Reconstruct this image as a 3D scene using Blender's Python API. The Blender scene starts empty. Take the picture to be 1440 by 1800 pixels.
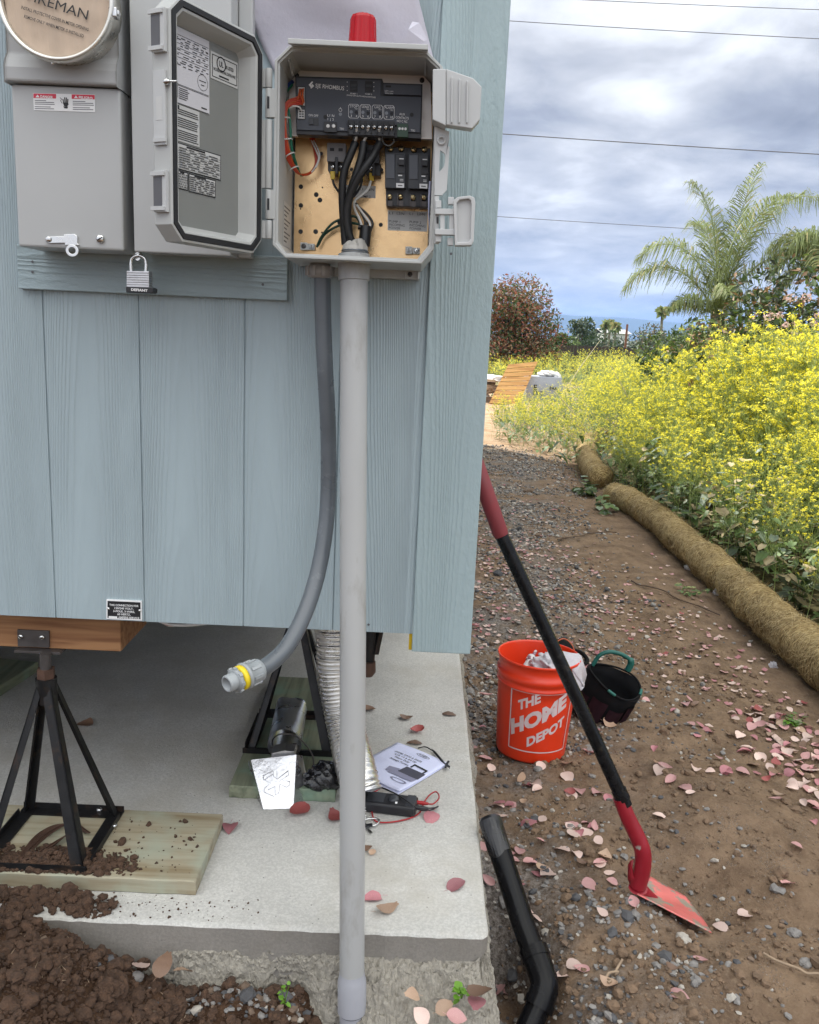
import bpy, bmesh, math, random
import numpy as np
from mathutils import Vector, Matrix, Euler
R = math.radians
rnd = random.Random(7)
rng = np.random.default_rng(11)
scene = bpy.context.scene
COL = scene.collection

# ------------------------------------------------------------------ camera, world, sun, exposure
FPX, PITCH, ROLL, EYE = 1500.0, R(11.75), R(2.6), 1.5      # focal length in 1440-px units, eye height in metres
_f = Vector((0, math.cos(PITCH), -math.sin(PITCH))); _r0 = Vector((1, 0, 0)); _u0 = _r0.cross(_f)
_r = math.cos(ROLL) * _r0 + math.sin(ROLL) * _u0
_u = -math.sin(ROLL) * _r0 + math.cos(ROLL) * _u0
cam = bpy.data.cameras.new('camera'); cam_o = bpy.data.objects.new('camera', cam); COL.objects.link(cam_o)
M = Matrix.Identity(4)
for i in range(3):
    M[i][0], M[i][1], M[i][2] = _r[i], _u[i], -_f[i]
M.translation = (0, 0, EYE)
cam_o.matrix_world = M
cam.sensor_fit = 'HORIZONTAL'; cam.sensor_width = 36; cam.lens = 36 * FPX / 1440
cam.clip_start = 0.05; cam.clip_end = 30000
scene.camera = cam_o

SUN_EL, SUN_AZ = R(50), R(-39)                              # azimuth from +Y towards +X: the sun stands behind the house, to the left
to_sun = Vector((math.sin(SUN_AZ) * math.cos(SUN_EL), math.cos(SUN_AZ) * math.cos(SUN_EL), math.sin(SUN_EL)))
sl = bpy.data.lights.new('sun', 'SUN'); sl.energy = 4.8; sl.angle = R(0.6); sl.color = (1.0, 0.95, 0.86)
so = bpy.data.objects.new('sun', sl); COL.objects.link(so)
so.rotation_euler = to_sun.to_track_quat('Z', 'Y').to_euler()

world = bpy.data.worlds.new('World'); scene.world = world; world.use_nodes = True
def build_world():
    nt = world.node_tree; N = nt.nodes; L = nt.links
    N.clear()
    def n(t, **k):
        o = N.new(t)
        for a, b in k.items(): setattr(o, a, b)
        return o
    def mth(op, a, b=None, clamp=False):
        m = n('ShaderNodeMath', operation=op, use_clamp=clamp)
        for i, v in enumerate((a, b)):
            if v is None: continue
            if isinstance(v, (int, float)): m.inputs[i].default_value = v
            else: L.new(v, m.inputs[i])
        return m.outputs[0]
    def rng_(v, a, b, c=0.0, d=1.0):
        m = n('ShaderNodeMapRange', interpolation_type='SMOOTHSTEP')
        L.new(v, m.inputs[0])
        for i, x in enumerate((a, b, c, d)): m.inputs[i + 1].default_value = x
        return m.outputs[0]
    def mixc(f, a, b, bt='MIX'):
        m = n('ShaderNodeMix', data_type='RGBA', blend_type=bt)
        for i, v in ((0, f), (6, a), (7, b)):
            if isinstance(v, (int, float)): m.inputs[i].default_value = v
            elif isinstance(v, tuple): m.inputs[i].default_value = (*v, 1)
            else: L.new(v, m.inputs[i])
        return m.outputs[2]
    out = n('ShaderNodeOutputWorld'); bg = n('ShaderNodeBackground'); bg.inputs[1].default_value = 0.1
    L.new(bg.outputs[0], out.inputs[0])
    sky = n('ShaderNodeTexSky', sky_type='NISHITA'); sky.sun_disc = False
    sky.sun_elevation = SUN_EL; sky.sun_rotation = SUN_AZ
    sky.air_density = 1.0; sky.dust_density = 1.0
    tc = n('ShaderNodeTexCoord'); sp = n('ShaderNodeSeparateXYZ'); L.new(tc.outputs['Generated'], sp.inputs[0])
    z = sp.outputs[2]
    zc = mth('ADD', mth('MAXIMUM', z, 0.0), 0.20)
    cb = n('ShaderNodeCombineXYZ')
    L.new(mth('DIVIDE', sp.outputs[0], zc), cb.inputs[0]); L.new(mth('DIVIDE', sp.outputs[1], zc), cb.inputs[1])
    def noise(scale, det, rough, dist, off):
        mp = n('ShaderNodeMapping'); L.new(cb.outputs[0], mp.inputs[0]); mp.inputs['Location'].default_value = off
        t = n('ShaderNodeTexNoise'); L.new(mp.outputs[0], t.inputs[0])
        t.inputs['Scale'].default_value = scale; t.inputs['Detail'].default_value = det
        t.inputs['Roughness'].default_value = rough; t.inputs['Distortion'].default_value = dist
        return t.outputs[0]
    big = noise(1.15, 5, 0.5, 0.2, (3.1, 0.4, 0)); sm = noise(3.2, 7, 0.55, 0.3, (7.7, 2.2, 0))
    d = mth('ADD', mth('MULTIPLY', big, 0.62), mth('MULTIPLY', sm, 0.38))
    cr = n('ShaderNodeValToRGB'); L.new(d, cr.inputs[0])
    e = cr.color_ramp.elements
    e[0].position = 0.37; e[0].color = (7.4, 7.6, 7.9, 1)
    e[1].position = 0.64; e[1].color = (2.15, 2.32, 2.75, 1)
    m1 = cr.color_ramp.elements.new(0.47); m1.color = (4.6, 4.75, 5.1, 1)
    m2 = cr.color_ramp.elements.new(0.56); m2.color = (3.0, 3.2, 3.7, 1)
    # breaks in the cloud where the blue sky shows
    gap = rng_(d, 0.36, 0.31)
    c = mixc(mth('MULTIPLY', gap, 0.18), cr.outputs[0], sky.outputs[0])
    # the cloud sheet thins towards the horizon
    hz = rng_(z, 0.17, 0.03)
    c = mixc(mth('MULTIPLY', hz, 0.40), c, (4.5, 4.68, 5.0))
    # clouds boosted overhead and on the sunlit side behind the viewer, as fill light
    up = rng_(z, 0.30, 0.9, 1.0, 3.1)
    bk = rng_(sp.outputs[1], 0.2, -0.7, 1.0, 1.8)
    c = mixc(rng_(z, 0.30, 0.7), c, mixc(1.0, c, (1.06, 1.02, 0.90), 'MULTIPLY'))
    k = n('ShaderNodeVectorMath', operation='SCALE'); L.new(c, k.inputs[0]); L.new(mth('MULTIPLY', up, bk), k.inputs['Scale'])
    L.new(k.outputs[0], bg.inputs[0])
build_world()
vs = scene.view_settings
vs.view_transform = 'Standard'; vs.look = 'None'; vs.gamma = 1.0; vs.use_curve_mapping = False
vs.exposure = 0.68
scene.cycles.max_bounces = 6; scene.cycles.diffuse_bounces = 3; scene.cycles.glossy_bounces = 3
scene.cycles.transmission_bounces = 4; scene.cycles.transparent_max_bounces = 6
scene.cycles.use_denoising = True
scene.cycles.sample_clamp_indirect = 6.0

# ------------------------------------------------------------------ placing: a viewing ray of the photograph met with a plane of the place
def ray(x, y): return _f + (x - 720) / FPX * _r + (900 - y) / FPX * _u
EYEV = Vector((0, 0, EYE))
def at(x, y, Y=None, Z=None):
    d = ray(x, y)
    return EYEV + d * (Y / d.y if Y is not None else (Z - EYE) / d.z)
def scale_at(x, y, Y): return (at(x + 1, y, Y) - at(x, y, Y)).length

# ------------------------------------------------------------------ object helpers
def tag(o, label=None, cat=None, group=None, kind=None):
    if label: o['label'] = label
    if cat: o['category'] = cat
    if group: o['group'] = group
    if kind: o['kind'] = kind
    return o
def thing(name, label, cat, loc=(0, 0, 0), group=None):
    o = bpy.data.objects.new(name, None); COL.objects.link(o)
    o.location = loc; o.empty_display_size = 0.05
    return tag(o, label, cat, group)
def hang(o, parent):
    if parent is None: return o
    off = parent.location.copy() if parent.type == 'EMPTY' else Vector((0, 0, 0))
    o.parent = parent
    o.matrix_parent_inverse = Matrix.Translation(-off)
    return o
def copy_thing(root, loc=None, rot=None, scale=None, label=None):
    c = root.copy(); COL.objects.link(c)
    if loc is not None: c.location = loc
    if rot is not None: c.rotation_euler = rot
    if scale is not None: c.scale = scale
    if label: c['label'] = label
    for ch in root.children:
        d = ch.copy(); COL.objects.link(d); d.parent = c
        for g in ch.children:
            e = g.copy(); COL.objects.link(e); e.parent = d
    return c

_text = {}
def text_mesh(s, bold=0.0):
    k = (s, bold)
    if k not in _text:
        cu = bpy.data.curves.new('writing', 'FONT'); cu.body = s; cu.size = 1.0; cu.offset = bold
        cu.resolution_u = 3; cu.fill_mode = 'FRONT'
        o = bpy.data.objects.new('writing', cu)
        me = bpy.data.meshes.new_from_object(o)
        vs_ = [(v.co.x, v.co.y) for v in me.vertices]; fs = [tuple(p.vertices) for p in me.polygons]
        # faces must all look the same way
        fs2 = []
        for f in fs:
            a = sum(vs_[f[i]][0] * vs_[f[(i + 1) % len(f)]][1] - vs_[f[(i + 1) % len(f)]][0] * vs_[f[i]][1] for i in range(len(f)))
            fs2.append(f if a > 0 else tuple(reversed(f)))
        bpy.data.objects.remove(o); bpy.data.curves.remove(cu); bpy.data.meshes.remove(me)
        _text[k] = (vs_, fs2)
    return _text[k]

def spline(pts, n=6):
    P = [Vector(p) for p in pts]
    if len(P) < 3: return P
    out = []
    for i in range(len(P) - 1):
        p0 = P[i - 1] if i else P[0] * 2 - P[1]
        p1, p2 = P[i], P[i + 1]
        p3 = P[i + 2] if i + 2 < len(P) else P[-1] * 2 - P[-2]
        for k in range(n):
            t = k / n
            out.append(0.5 * ((2 * p1) + (p2 - p0) * t + (2 * p0 - 5 * p1 + 4 * p2 - p3) * t * t + (3 * p1 - p0 - 3 * p2 + p3) * t ** 3))
    out.append(P[-1])
    return out

class MB:
    def __init__(s): s.v = []; s.f = []; s.m = []; s.s = []
    def add(s, vs_, fs, m=0, smooth=False):
        b = len(s.v); s.v.extend(tuple(v) for v in vs_)
        for f in fs:
            s.f.append(tuple(b + i for i in f)); s.m.append(m); s.s.append(smooth)
        return s
    def box(s, x0, x1, y0, y1, z0, z1, m=0):
        return s.hexa([(x0, y0, z0), (x1, y0, z0), (x1, y1, z0), (x0, y1, z0), (x0, y0, z1), (x1, y0, z1), (x1, y1, z1), (x0, y1, z1)], m)
    def hexa(s, c, m=0):
        return s.add(c, [(0, 3, 2, 1), (4, 5, 6, 7), (0, 1, 5, 4), (1, 2, 6, 5), (2, 3, 7, 6), (3, 0, 4, 7)], m)
    def obox(s, c, half, rot, m=0):
        c = Vector(c); a, b, d = [rot @ Vector(v) for v in ((half[0], 0, 0), (0, half[1], 0), (0, 0, half[2]))]
        return s.hexa([c - a - b - d, c + a - b - d, c + a + b - d, c - a + b - d, c - a - b + d, c + a - b + d, c + a + b + d, c - a + b + d], m)
    def bar(s, p, q, w, h, m=0, up=(0, 0, 1)):
        p, q = Vector(p), Vector(q); d = (q - p).normalized(); up = Vector(up)
        if abs(d.dot(up)) > 0.98: up = Vector((0, 1, 0))
        a = d.cross(up).normalized() * (w / 2); b = a.cross(d).normalized() * (h / 2)
        return s.hexa([p - a - b, p + a - b, q + a - b, q - a - b, p - a + b, p + a + b, q + a + b, q - a + b], m)
    def tube(s, pts, r, seg=10, m=0, cap=True, smooth=True):
        P = [Vector(p) for p in pts]; n = len(P)
        rr = r if isinstance(r, (list, tuple)) else [r] * n
        t0 = (P[1] - P[0]).normalized()
        a = t0.orthogonal().normalized(); vs_ = []; fs = []
        for i, p in enumerate(P):
            t = (P[min(i + 1, n - 1)] - P[max(i - 1, 0)])
            t = t.normalized() if t.length > 1e-9 else t0
            a = (a - t * a.dot(t)); a = a.normalized() if a.length > 1e-6 else t.orthogonal().normalized()
            b = t.cross(a)
            for k in range(seg):
                w = 2 * math.pi * k / seg
                vs_.append(p + (a * math.cos(w) + b * math.sin(w)) * rr[i])
        for i in range(n - 1):
            for k in range(seg):
                k2 = (k + 1) % seg
                fs.append((i * seg + k, i * seg + k2, (i + 1) * seg + k2, (i + 1) * seg + k))
        s.add(vs_, fs, m, smooth)
        if cap:
            s.add([vs_[k] for k in range(seg)], [tuple(reversed(range(seg)))], m)
            s.add([vs_[(n - 1) * seg + k] for k in range(seg)], [tuple(range(seg))], m)
        return s
    def lathe(s, prof, mat4, seg=32, m=0, smooth=True, a0=0.0, a1=2 * math.pi):
        full = abs(a1 - a0 - 2 * math.pi) < 1e-6
        k_n = seg if full else seg + 1; vs_ = []; fs = []
        for r_, z in prof:
            for k in range(k_n):
                w = a0 + (a1 - a0) * k / seg
                vs_.append(mat4 @ Vector((r_ * math.cos(w), r_ * math.sin(w), z)))
        for i in range(len(prof) - 1):
            for k in range(seg):
                k2 = (k + 1) % k_n
                fs.append((i * k_n + k, i * k_n + k2, (i + 1) * k_n + k2, (i + 1) * k_n + k))
        return s.add(vs_, fs, m, smooth)
    def disc(s, c, r, n, m=0, seg=20):
        n = Vector(n).normalized(); a = n.orthogonal().normalized(); b = n.cross(a); c = Vector(c)
        return s.add([c + (a * math.cos(2 * math.pi * k / seg) + b * math.sin(2 * math.pi * k / seg)) * r for k in range(seg)], [tuple(range(seg))], m)
    def loops(s, L, m=0, smooth=False, close0=False, close1=False, mats=None):
        n = len(L[0])
        for i in range(len(L) - 1):
            s.add(list(L[i]) + list(L[i + 1]), [(k, (k + 1) % n, n + (k + 1) % n, n + k) for k in range(n)], mats[i] if mats else m, smooth)
        if close0: s.add(L[0], [tuple(reversed(range(n)))], mats[0] if mats else m)
        if close1: s.add(L[-1], [tuple(range(n))], mats[-1] if mats else m)
        return s
    def prism(s, poly, d, m=0):
        """poly: 3D points of the front face, counter-clockwise seen from the front; d: vector to the back face"""
        d = Vector(d); P = [Vector(p) for p in poly]; n = len(P)
        s.add(P, [tuple(range(n))], m); s.add([p + d for p in P], [tuple(reversed(range(n)))], m)
        return s.add(P + [p + d for p in P], [(k, n + k, n + (k + 1) % n, (k + 1) % n) for k in range(n)], m)
    def ppx(s, px, Y0, Y1, m=0):
        """prism of a pixel outline (clockwise in the picture) standing on plane Y0, running back to Y1"""
        P = [at(x, y, Y0) for x, y in px]; P.reverse()
        return s.prism(P, (0, Y1 - Y0, 0), m)
    def text(s, t, o, ex, ey, m=0, bold=0.0, align='L', width=None):
        """o: baseline start; ex, ey: vectors of one em across and up; width: total width to fit in metres"""
        vs_, fs = text_mesh(t, bold)
        if not vs_: return s
        o, ex, ey = Vector(o), Vector(ex), Vector(ey)
        w0 = min(v[0] for v in vs_); w1 = max(v[0] for v in vs_); k = 1.0
        if width: k = width / ((w1 - w0) * ex.length)
        sh = {'L': w0, 'C': (w0 + w1) / 2, 'R': w1}[align]
        return s.add([o + ex * ((x - sh) * k) + ey * y for x, y in vs_], fs, m)
    def wtext(s, t, px, py, Y, hpx, m=0, bold=0.0, align='L', wpx=None, rot=0.0):
        """writing on a plane that faces the viewer; (px, py): baseline start, hpx: height of its capitals in pixels"""
        k = scale_at(px, py, Y); sz = hpx * k / 0.70
        ex = Vector((math.cos(rot), 0, math.sin(rot))) * sz; ey = Vector((-math.sin(rot), 0, math.cos(rot))) * sz
        return s.text(t, at(px, py, Y), ex, ey, m, bold, align, wpx * k if wpx else None)
    def build(s, name, mats, parent=None, bevel=0.0, seg=2, ang=35, subsurf=0, auto=False):
        me = bpy.data.meshes.new(name); me.from_pydata(s.v, [], s.f); me.update()
        if not isinstance(mats, (list, tuple)): mats = [mats]
        for m in mats: me.materials.append(m)
        me.polygons.foreach_set('material_index', s.m); me.polygons.foreach_set('use_smooth', s.s)
        o = bpy.data.objects.new(name, me); COL.objects.link(o)
        if bevel:
            bm = bmesh.new(); bm.from_mesh(me); bmesh.ops.remove_doubles(bm, verts=bm.verts, dist=1e-5); bm.to_mesh(me); bm.free()
            b = o.modifiers.new('bevel', 'BEVEL'); b.width = bevel; b.segments = seg; b.limit_method = 'ANGLE'; b.angle_limit = R(ang)
            b.harden_normals = False
        if subsurf:
            q = o.modifiers.new('smooth', 'SUBSURF'); q.levels = subsurf; q.render_levels = subsurf
        hang(o, parent)
        return o

def build_np(name, verts, faces, mats, midx=None, parent=None, smooth=False):
    """verts (n,3), faces (m,k) with one k for all"""
    verts = np.asarray(verts, np.float32); faces = np.asarray(faces, np.int32)
    me = bpy.data.meshes.new(name); n, k = faces.shape
    me.vertices.add(len(verts)); me.vertices.foreach_set('co', verts.ravel())
    me.loops.add(n * k); me.loops.foreach_set('vertex_index', faces.ravel())
    me.polygons.add(n); me.polygons.foreach_set('loop_start', np.arange(0, n * k, k, dtype=np.int32))
    me.polygons.foreach_set('loop_total', np.full(n, k, np.int32))
    for m in (mats if isinstance(mats, (list, tuple)) else [mats]): me.materials.append(m)
    if midx is not None: me.polygons.foreach_set('material_index', np.asarray(midx, np.int32))
    me.polygons.foreach_set('use_smooth', np.full(n, smooth, bool))
    me.update(calc_edges=True); me.validate()
    o = bpy.data.objects.new(name, me); COL.objects.link(o)
    hang(o, parent)
    return o

class NP:
    """collects arrays of quads (a triangle repeats its last corner)"""
    def __init__(s): s.V = []; s.F = []; s.M = []; s.n = 0
    def add(s, v, f, m):
        v = np.asarray(v, np.float32).reshape(-1, 3); f = np.asarray(f, np.int64)
        s.V.append(v); s.F.append(f + s.n); s.n += len(v)
        s.M.append(np.full(len(f), m, np.int32) if np.isscalar(m) else np.asarray(m, np.int32))
    def arrays(s): return np.concatenate(s.V), np.concatenate(s.F), np.concatenate(s.M)
    def build(s, name, mats, parent=None, smooth=False):
        v, f, m = s.arrays(); return build_np(name, v, f, mats, m, parent, smooth)

# ------------------------------------------------------------------ materials
_mats = {}
def mat(name, col, rough=0.5, metal=0.0, var=0.12, vs_=12.0, bump=0.0, bs=60.0, bd=0.002, det=5, stretch=(1, 1, 1),
        col2=None, c2s=4.0, c2lo=0.5, c2hi=0.62, transl=0.0, spec=0.5, coat=0.0, rvar=0.1, orand=0.0, emit=None, clear=0.0):
    if name in _mats: return _mats[name]
    m = bpy.data.materials.new(name); m.use_nodes = True; nt = m.node_tree; N = nt.nodes; L = nt.links
    p = N['Principled BSDF']; out = N['Material Output']
    tc = N.new('ShaderNodeTexCoord'); mp = N.new('ShaderNodeMapping'); mp.inputs['Scale'].default_value = stretch
    L.new(tc.outputs['Object'], mp.inputs[0])
    def noise(sc, d=det, rg=0.55):
        t = N.new('ShaderNodeTexNoise'); L.new(mp.outputs[0], t.inputs[0]); t.inputs['Scale'].default_value = sc
        t.inputs['Detail'].default_value = d; t.inputs['Roughness'].default_value = rg; return t.outputs[0]
    nz = noise(vs_)
    rp = N.new('ShaderNodeValToRGB'); L.new(nz, rp.inputs[0])
    rp.color_ramp.elements[0].position = 0.3; rp.color_ramp.elements[1].position = 0.7
    rp.color_ramp.elements[0].color = (*[max(0, c * (1 - var)) for c in col], 1)
    rp.color_ramp.elements[1].color = (*[min(1, c * (1 + var)) for c in col], 1)
    c = rp.outputs[0]
    if col2 is not None:
        r2 = N.new('ShaderNodeValToRGB'); L.new(noise(c2s, 8, 0.65), r2.inputs[0])
        r2.color_ramp.elements[0].position = c2lo; r2.color_ramp.elements[1].position = c2hi
        mx = N.new('ShaderNodeMix'); mx.data_type = 'RGBA'; L.new(r2.outputs[0], mx.inputs[0]); L.new(c, mx.inputs[6]); mx.inputs[7].default_value = (*col2, 1)
        c = mx.outputs[2]
    if orand:
        oi = N.new('ShaderNodeObjectInfo'); hs = N.new('ShaderNodeHueSaturation'); mr = N.new('ShaderNodeMapRange')
        L.new(oi.outputs['Random'], mr.inputs[0]); mr.inputs[3].default_value = 1 - orand; mr.inputs[4].default_value = 1 + orand
        L.new(mr.outputs[0], hs.inputs['Value']); L.new(c, hs.inputs['Color']); c = hs.outputs[0]
    L.new(c, p.inputs['Base Color'])
    p.inputs['Metallic'].default_value = metal; p.inputs['Specular IOR Level'].default_value = spec
    if rvar:
        mr = N.new('ShaderNodeMapRange'); L.new(nz, mr.inputs[0]); mr.inputs[1].default_value = 0.3; mr.inputs[2].default_value = 0.7
        mr.inputs[3].default_value = max(0.03, rough - rvar); mr.inputs[4].default_value = min(1, rough + rvar); L.new(mr.outputs[0], p.inputs['Roughness'])
    else: p.inputs['Roughness'].default_value = rough
    if coat: p.inputs['Coat Weight'].default_value = coat; p.inputs['Coat Roughness'].default_value = 0.15
    if clear: p.inputs['Transmission Weight'].default_value = clear
    if bump:
        b = N.new('ShaderNodeBump'); b.inputs['Strength'].default_value = bump; b.inputs['Distance'].default_value = bd
        L.new(noise(bs, 8, 0.62), b.inputs['Height']); L.new(b.outputs[0], p.inputs['Normal'])
    if transl:
        t = N.new('ShaderNodeBsdfTranslucent'); L.new(c, t.inputs[0]); ms = N.new('ShaderNodeMixShader'); ms.inputs[0].default_value = transl
        L.new(p.outputs[0], ms.inputs[1]); L.new(t.outputs[0], ms.inputs[2]); L.new(ms.outputs[0], out.inputs[0])
    _mats[name] = m
    return m

def siding_mat(name, col, k=1.0, coarse=False, along='Z', pitch=0.2035, off=0.795):
    """embossed cedar grain: on each board nested arches that run out into fine straight lines"""
    m = bpy.data.materials.new(name); m.use_nodes = True; nt = m.node_tree; N = nt.nodes; L = nt.links; p = N['Principled BSDF']
    tc = N.new('ShaderNodeTexCoord'); sp = N.new('ShaderNodeSeparateXYZ'); L.new(tc.outputs['Object'], sp.inputs[0])
    def mth(op, a, b=0.0, c=0.0):
        q = N.new('ShaderNodeMath'); q.operation = op
        for i_, v in enumerate((a, b, c)):
            if isinstance(v, (int, float)): q.inputs[i_].default_value = v
            else: L.new(v, q.inputs[i_])
        return q.outputs[0]
    x, z = (mth('ADD', sp.outputs[0], sp.outputs[1]), sp.outputs[2]) if along == 'Z' else (sp.outputs[2], sp.outputs[0])
    t = mth('DIVIDE', mth('ADD', x, off), pitch); idx = mth('FLOOR', t); fr = mth('SUBTRACT', t, idx)
    zz = mth('ADD', z, mth('MULTIPLY', idx, 3.37))
    cv = N.new('ShaderNodeCombineXYZ'); L.new(mth('MULTIPLY', x, 9.0), cv.inputs[0]); L.new(mth('MULTIPLY', zz, 1.3), cv.inputs[1])
    def noise(vec, sc, det, rg=0.5):
        q = N.new('ShaderNodeTexNoise'); L.new(vec, q.inputs[0]); q.inputs['Scale'].default_value = sc; q.inputs['Detail'].default_value = det; q.inputs['Roughness'].default_value = rg; return q.outputs[0]
    n0 = noise(cv.outputs[0], 1.0, 3, 0.5)
    cf = N.new('ShaderNodeCombineXYZ'); L.new(mth('MULTIPLY', x, 60.0), cf.inputs[0]); L.new(mth('MULTIPLY', zz, 9.0 if not coarse else 30.0), cf.inputs[1]); n1 = noise(cf.outputs[0], 1.0, 4, 0.6)
    ctr = mth('MULTIPLY_ADD', mth('SINE', mth('MULTIPLY_ADD', zz, 1.9, idx)), 0.07, mth('MULTIPLY_ADD', mth('SINE', mth('MULTIPLY', idx, 5.1)), 0.10, 0.42))
    dx = mth('MULTIPLY', mth('SUBTRACT', fr, ctr), pitch)
    ph = mth('ADD', mth('MULTIPLY', mth('MULTIPLY', dx, dx), 1250.0), mth('MULTIPLY', zz, 3.4))
    ph = mth('ADD', ph, mth('ADD', mth('MULTIPLY', n0, 3.2), mth('MULTIPLY', n1, 0.55)))
    sn = mth('MULTIPLY_ADD', mth('SINE', mth('MULTIPLY', ph, 6.2832)), 0.5, 0.5)
    ridge = mth('POWER', sn, 2.2)
    amp = noise(cv.outputs[0], 2.3, 3, 0.6)
    h = mth('MULTIPLY', ridge, mth('MULTIPLY_ADD', amp, 1.5, -0.15))
    cg = N.new('ShaderNodeCombineXYZ'); L.new(mth('MULTIPLY', x, 170.0), cg.inputs[0]); L.new(mth('MULTIPLY', zz, 26.0 if not coarse else 60.0), cg.inputs[1]); n2 = noise(cg.outputs[0], 1.0, 3, 0.6)
    h = mth('ADD', h, mth('MULTIPLY', n2, 0.35 if not coarse else 1.1))
    bp = N.new('ShaderNodeBump'); bp.inputs['Strength'].default_value = 0.62 * k; bp.inputs['Distance'].default_value = 0.0030
    L.new(h, bp.inputs['Height']); L.new(bp.outputs[0], p.inputs['Normal'])
    rp = N.new('ShaderNodeValToRGB'); L.new(n0, rp.inputs[0]); rp.color_ramp.elements[0].position = 0.3; rp.color_ramp.elements[1].position = 0.7
    rp.color_ramp.elements[0].color = (*[c * 0.93 for c in col], 1); rp.color_ramp.elements[1].color = (*[c * 1.07 for c in col], 1)
    L.new(rp.outputs[0], p.inputs['Base Color']); p.inputs['Roughness'].default_value = 0.42; p.inputs['Specular IOR Level'].default_value = 0.4
    return m

def wood_mat(name, col, dark, axis='X', sc=1.0, tint=None, rough=0.75, knots=True):
    m = bpy.data.materials.new(name); m.use_nodes = True; nt = m.node_tree; N = nt.nodes; L = nt.links; p = N['Principled BSDF']
    tc = N.new('ShaderNodeTexCoord'); mp = N.new('ShaderNodeMapping'); L.new(tc.outputs['Object'], mp.inputs[0])
    s = {'X': (1.2, 22, 22), 'Y': (22, 1.2, 22), 'Z': (22, 22, 1.2)}[axis]
    mp.inputs['Scale'].default_value = [v * sc for v in s]
    n1 = N.new('ShaderNodeTexNoise'); L.new(mp.outputs[0], n1.inputs[0]); n1.inputs['Scale'].default_value = 2.4; n1.inputs['Detail'].default_value = 7; n1.inputs['Distortion'].default_value = 0.6
    rp = N.new('ShaderNodeValToRGB'); L.new(n1.outputs[0], rp.inputs[0]); rp.color_ramp.elements[0].position = 0.32; rp.color_ramp.elements[1].position = 0.62
    rp.color_ramp.elements[0].color = (*dark, 1); rp.color_ramp.elements[1].color = (*col, 1)
    c = rp.outputs[0]
    if tint:
        n2 = N.new('ShaderNodeTexNoise'); L.new(tc.outputs['Object'], n2.inputs[0]); n2.inputs['Scale'].default_value = 9; n2.inputs['Detail'].default_value = 5
        r2 = N.new('ShaderNodeValToRGB'); L.new(n2.outputs[0], r2.inputs[0]); r2.color_ramp.elements[0].position = 0.46; r2.color_ramp.elements[1].position = 0.66
        r2.color_ramp.elements[1].color = (0.75, 0.75, 0.75, 1)
        mx = N.new('ShaderNodeMix'); mx.data_type = 'RGBA'; L.new(r2.outputs[0], mx.inputs[0]); L.new(c, mx.inputs[6]); mx.inputs[7].default_value = (*tint, 1); c = mx.outputs[2]
    if knots:
        v = N.new('ShaderNodeTexVoronoi'); L.new(tc.outputs['Object'], v.inputs[0]); v.inputs['Scale'].default_value = 7.0
        r3 = N.new('ShaderNodeValToRGB'); L.new(v.outputs['Distance'], r3.inputs[0]); r3.color_ramp.elements[0].position = 0.06; r3.color_ramp.elements[0].color = (1, 1, 1, 1)
        r3.color_ramp.elements[1].position = 0.13; r3.color_ramp.elements[1].color = (0, 0, 0, 1)
        mx = N.new('ShaderNodeMix'); mx.data_type = 'RGBA'; L.new(r3.outputs[0], mx.inputs[0]); L.new(c, mx.inputs[6]); mx.inputs[7].default_value = (*[x * 0.55 for x in dark], 1); c = mx.outputs[2]
    L.new(c, p.inputs['Base Color']); p.inputs['Roughness'].default_value = rough
    bp = N.new('ShaderNodeBump'); bp.inputs['Strength'].default_value = 0.4; bp.inputs['Distance'].default_value = 0.002
    L.new(n1.outputs[0], bp.inputs['Height']); L.new(bp.outputs[0], p.inputs['Normal'])
    return m

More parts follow.
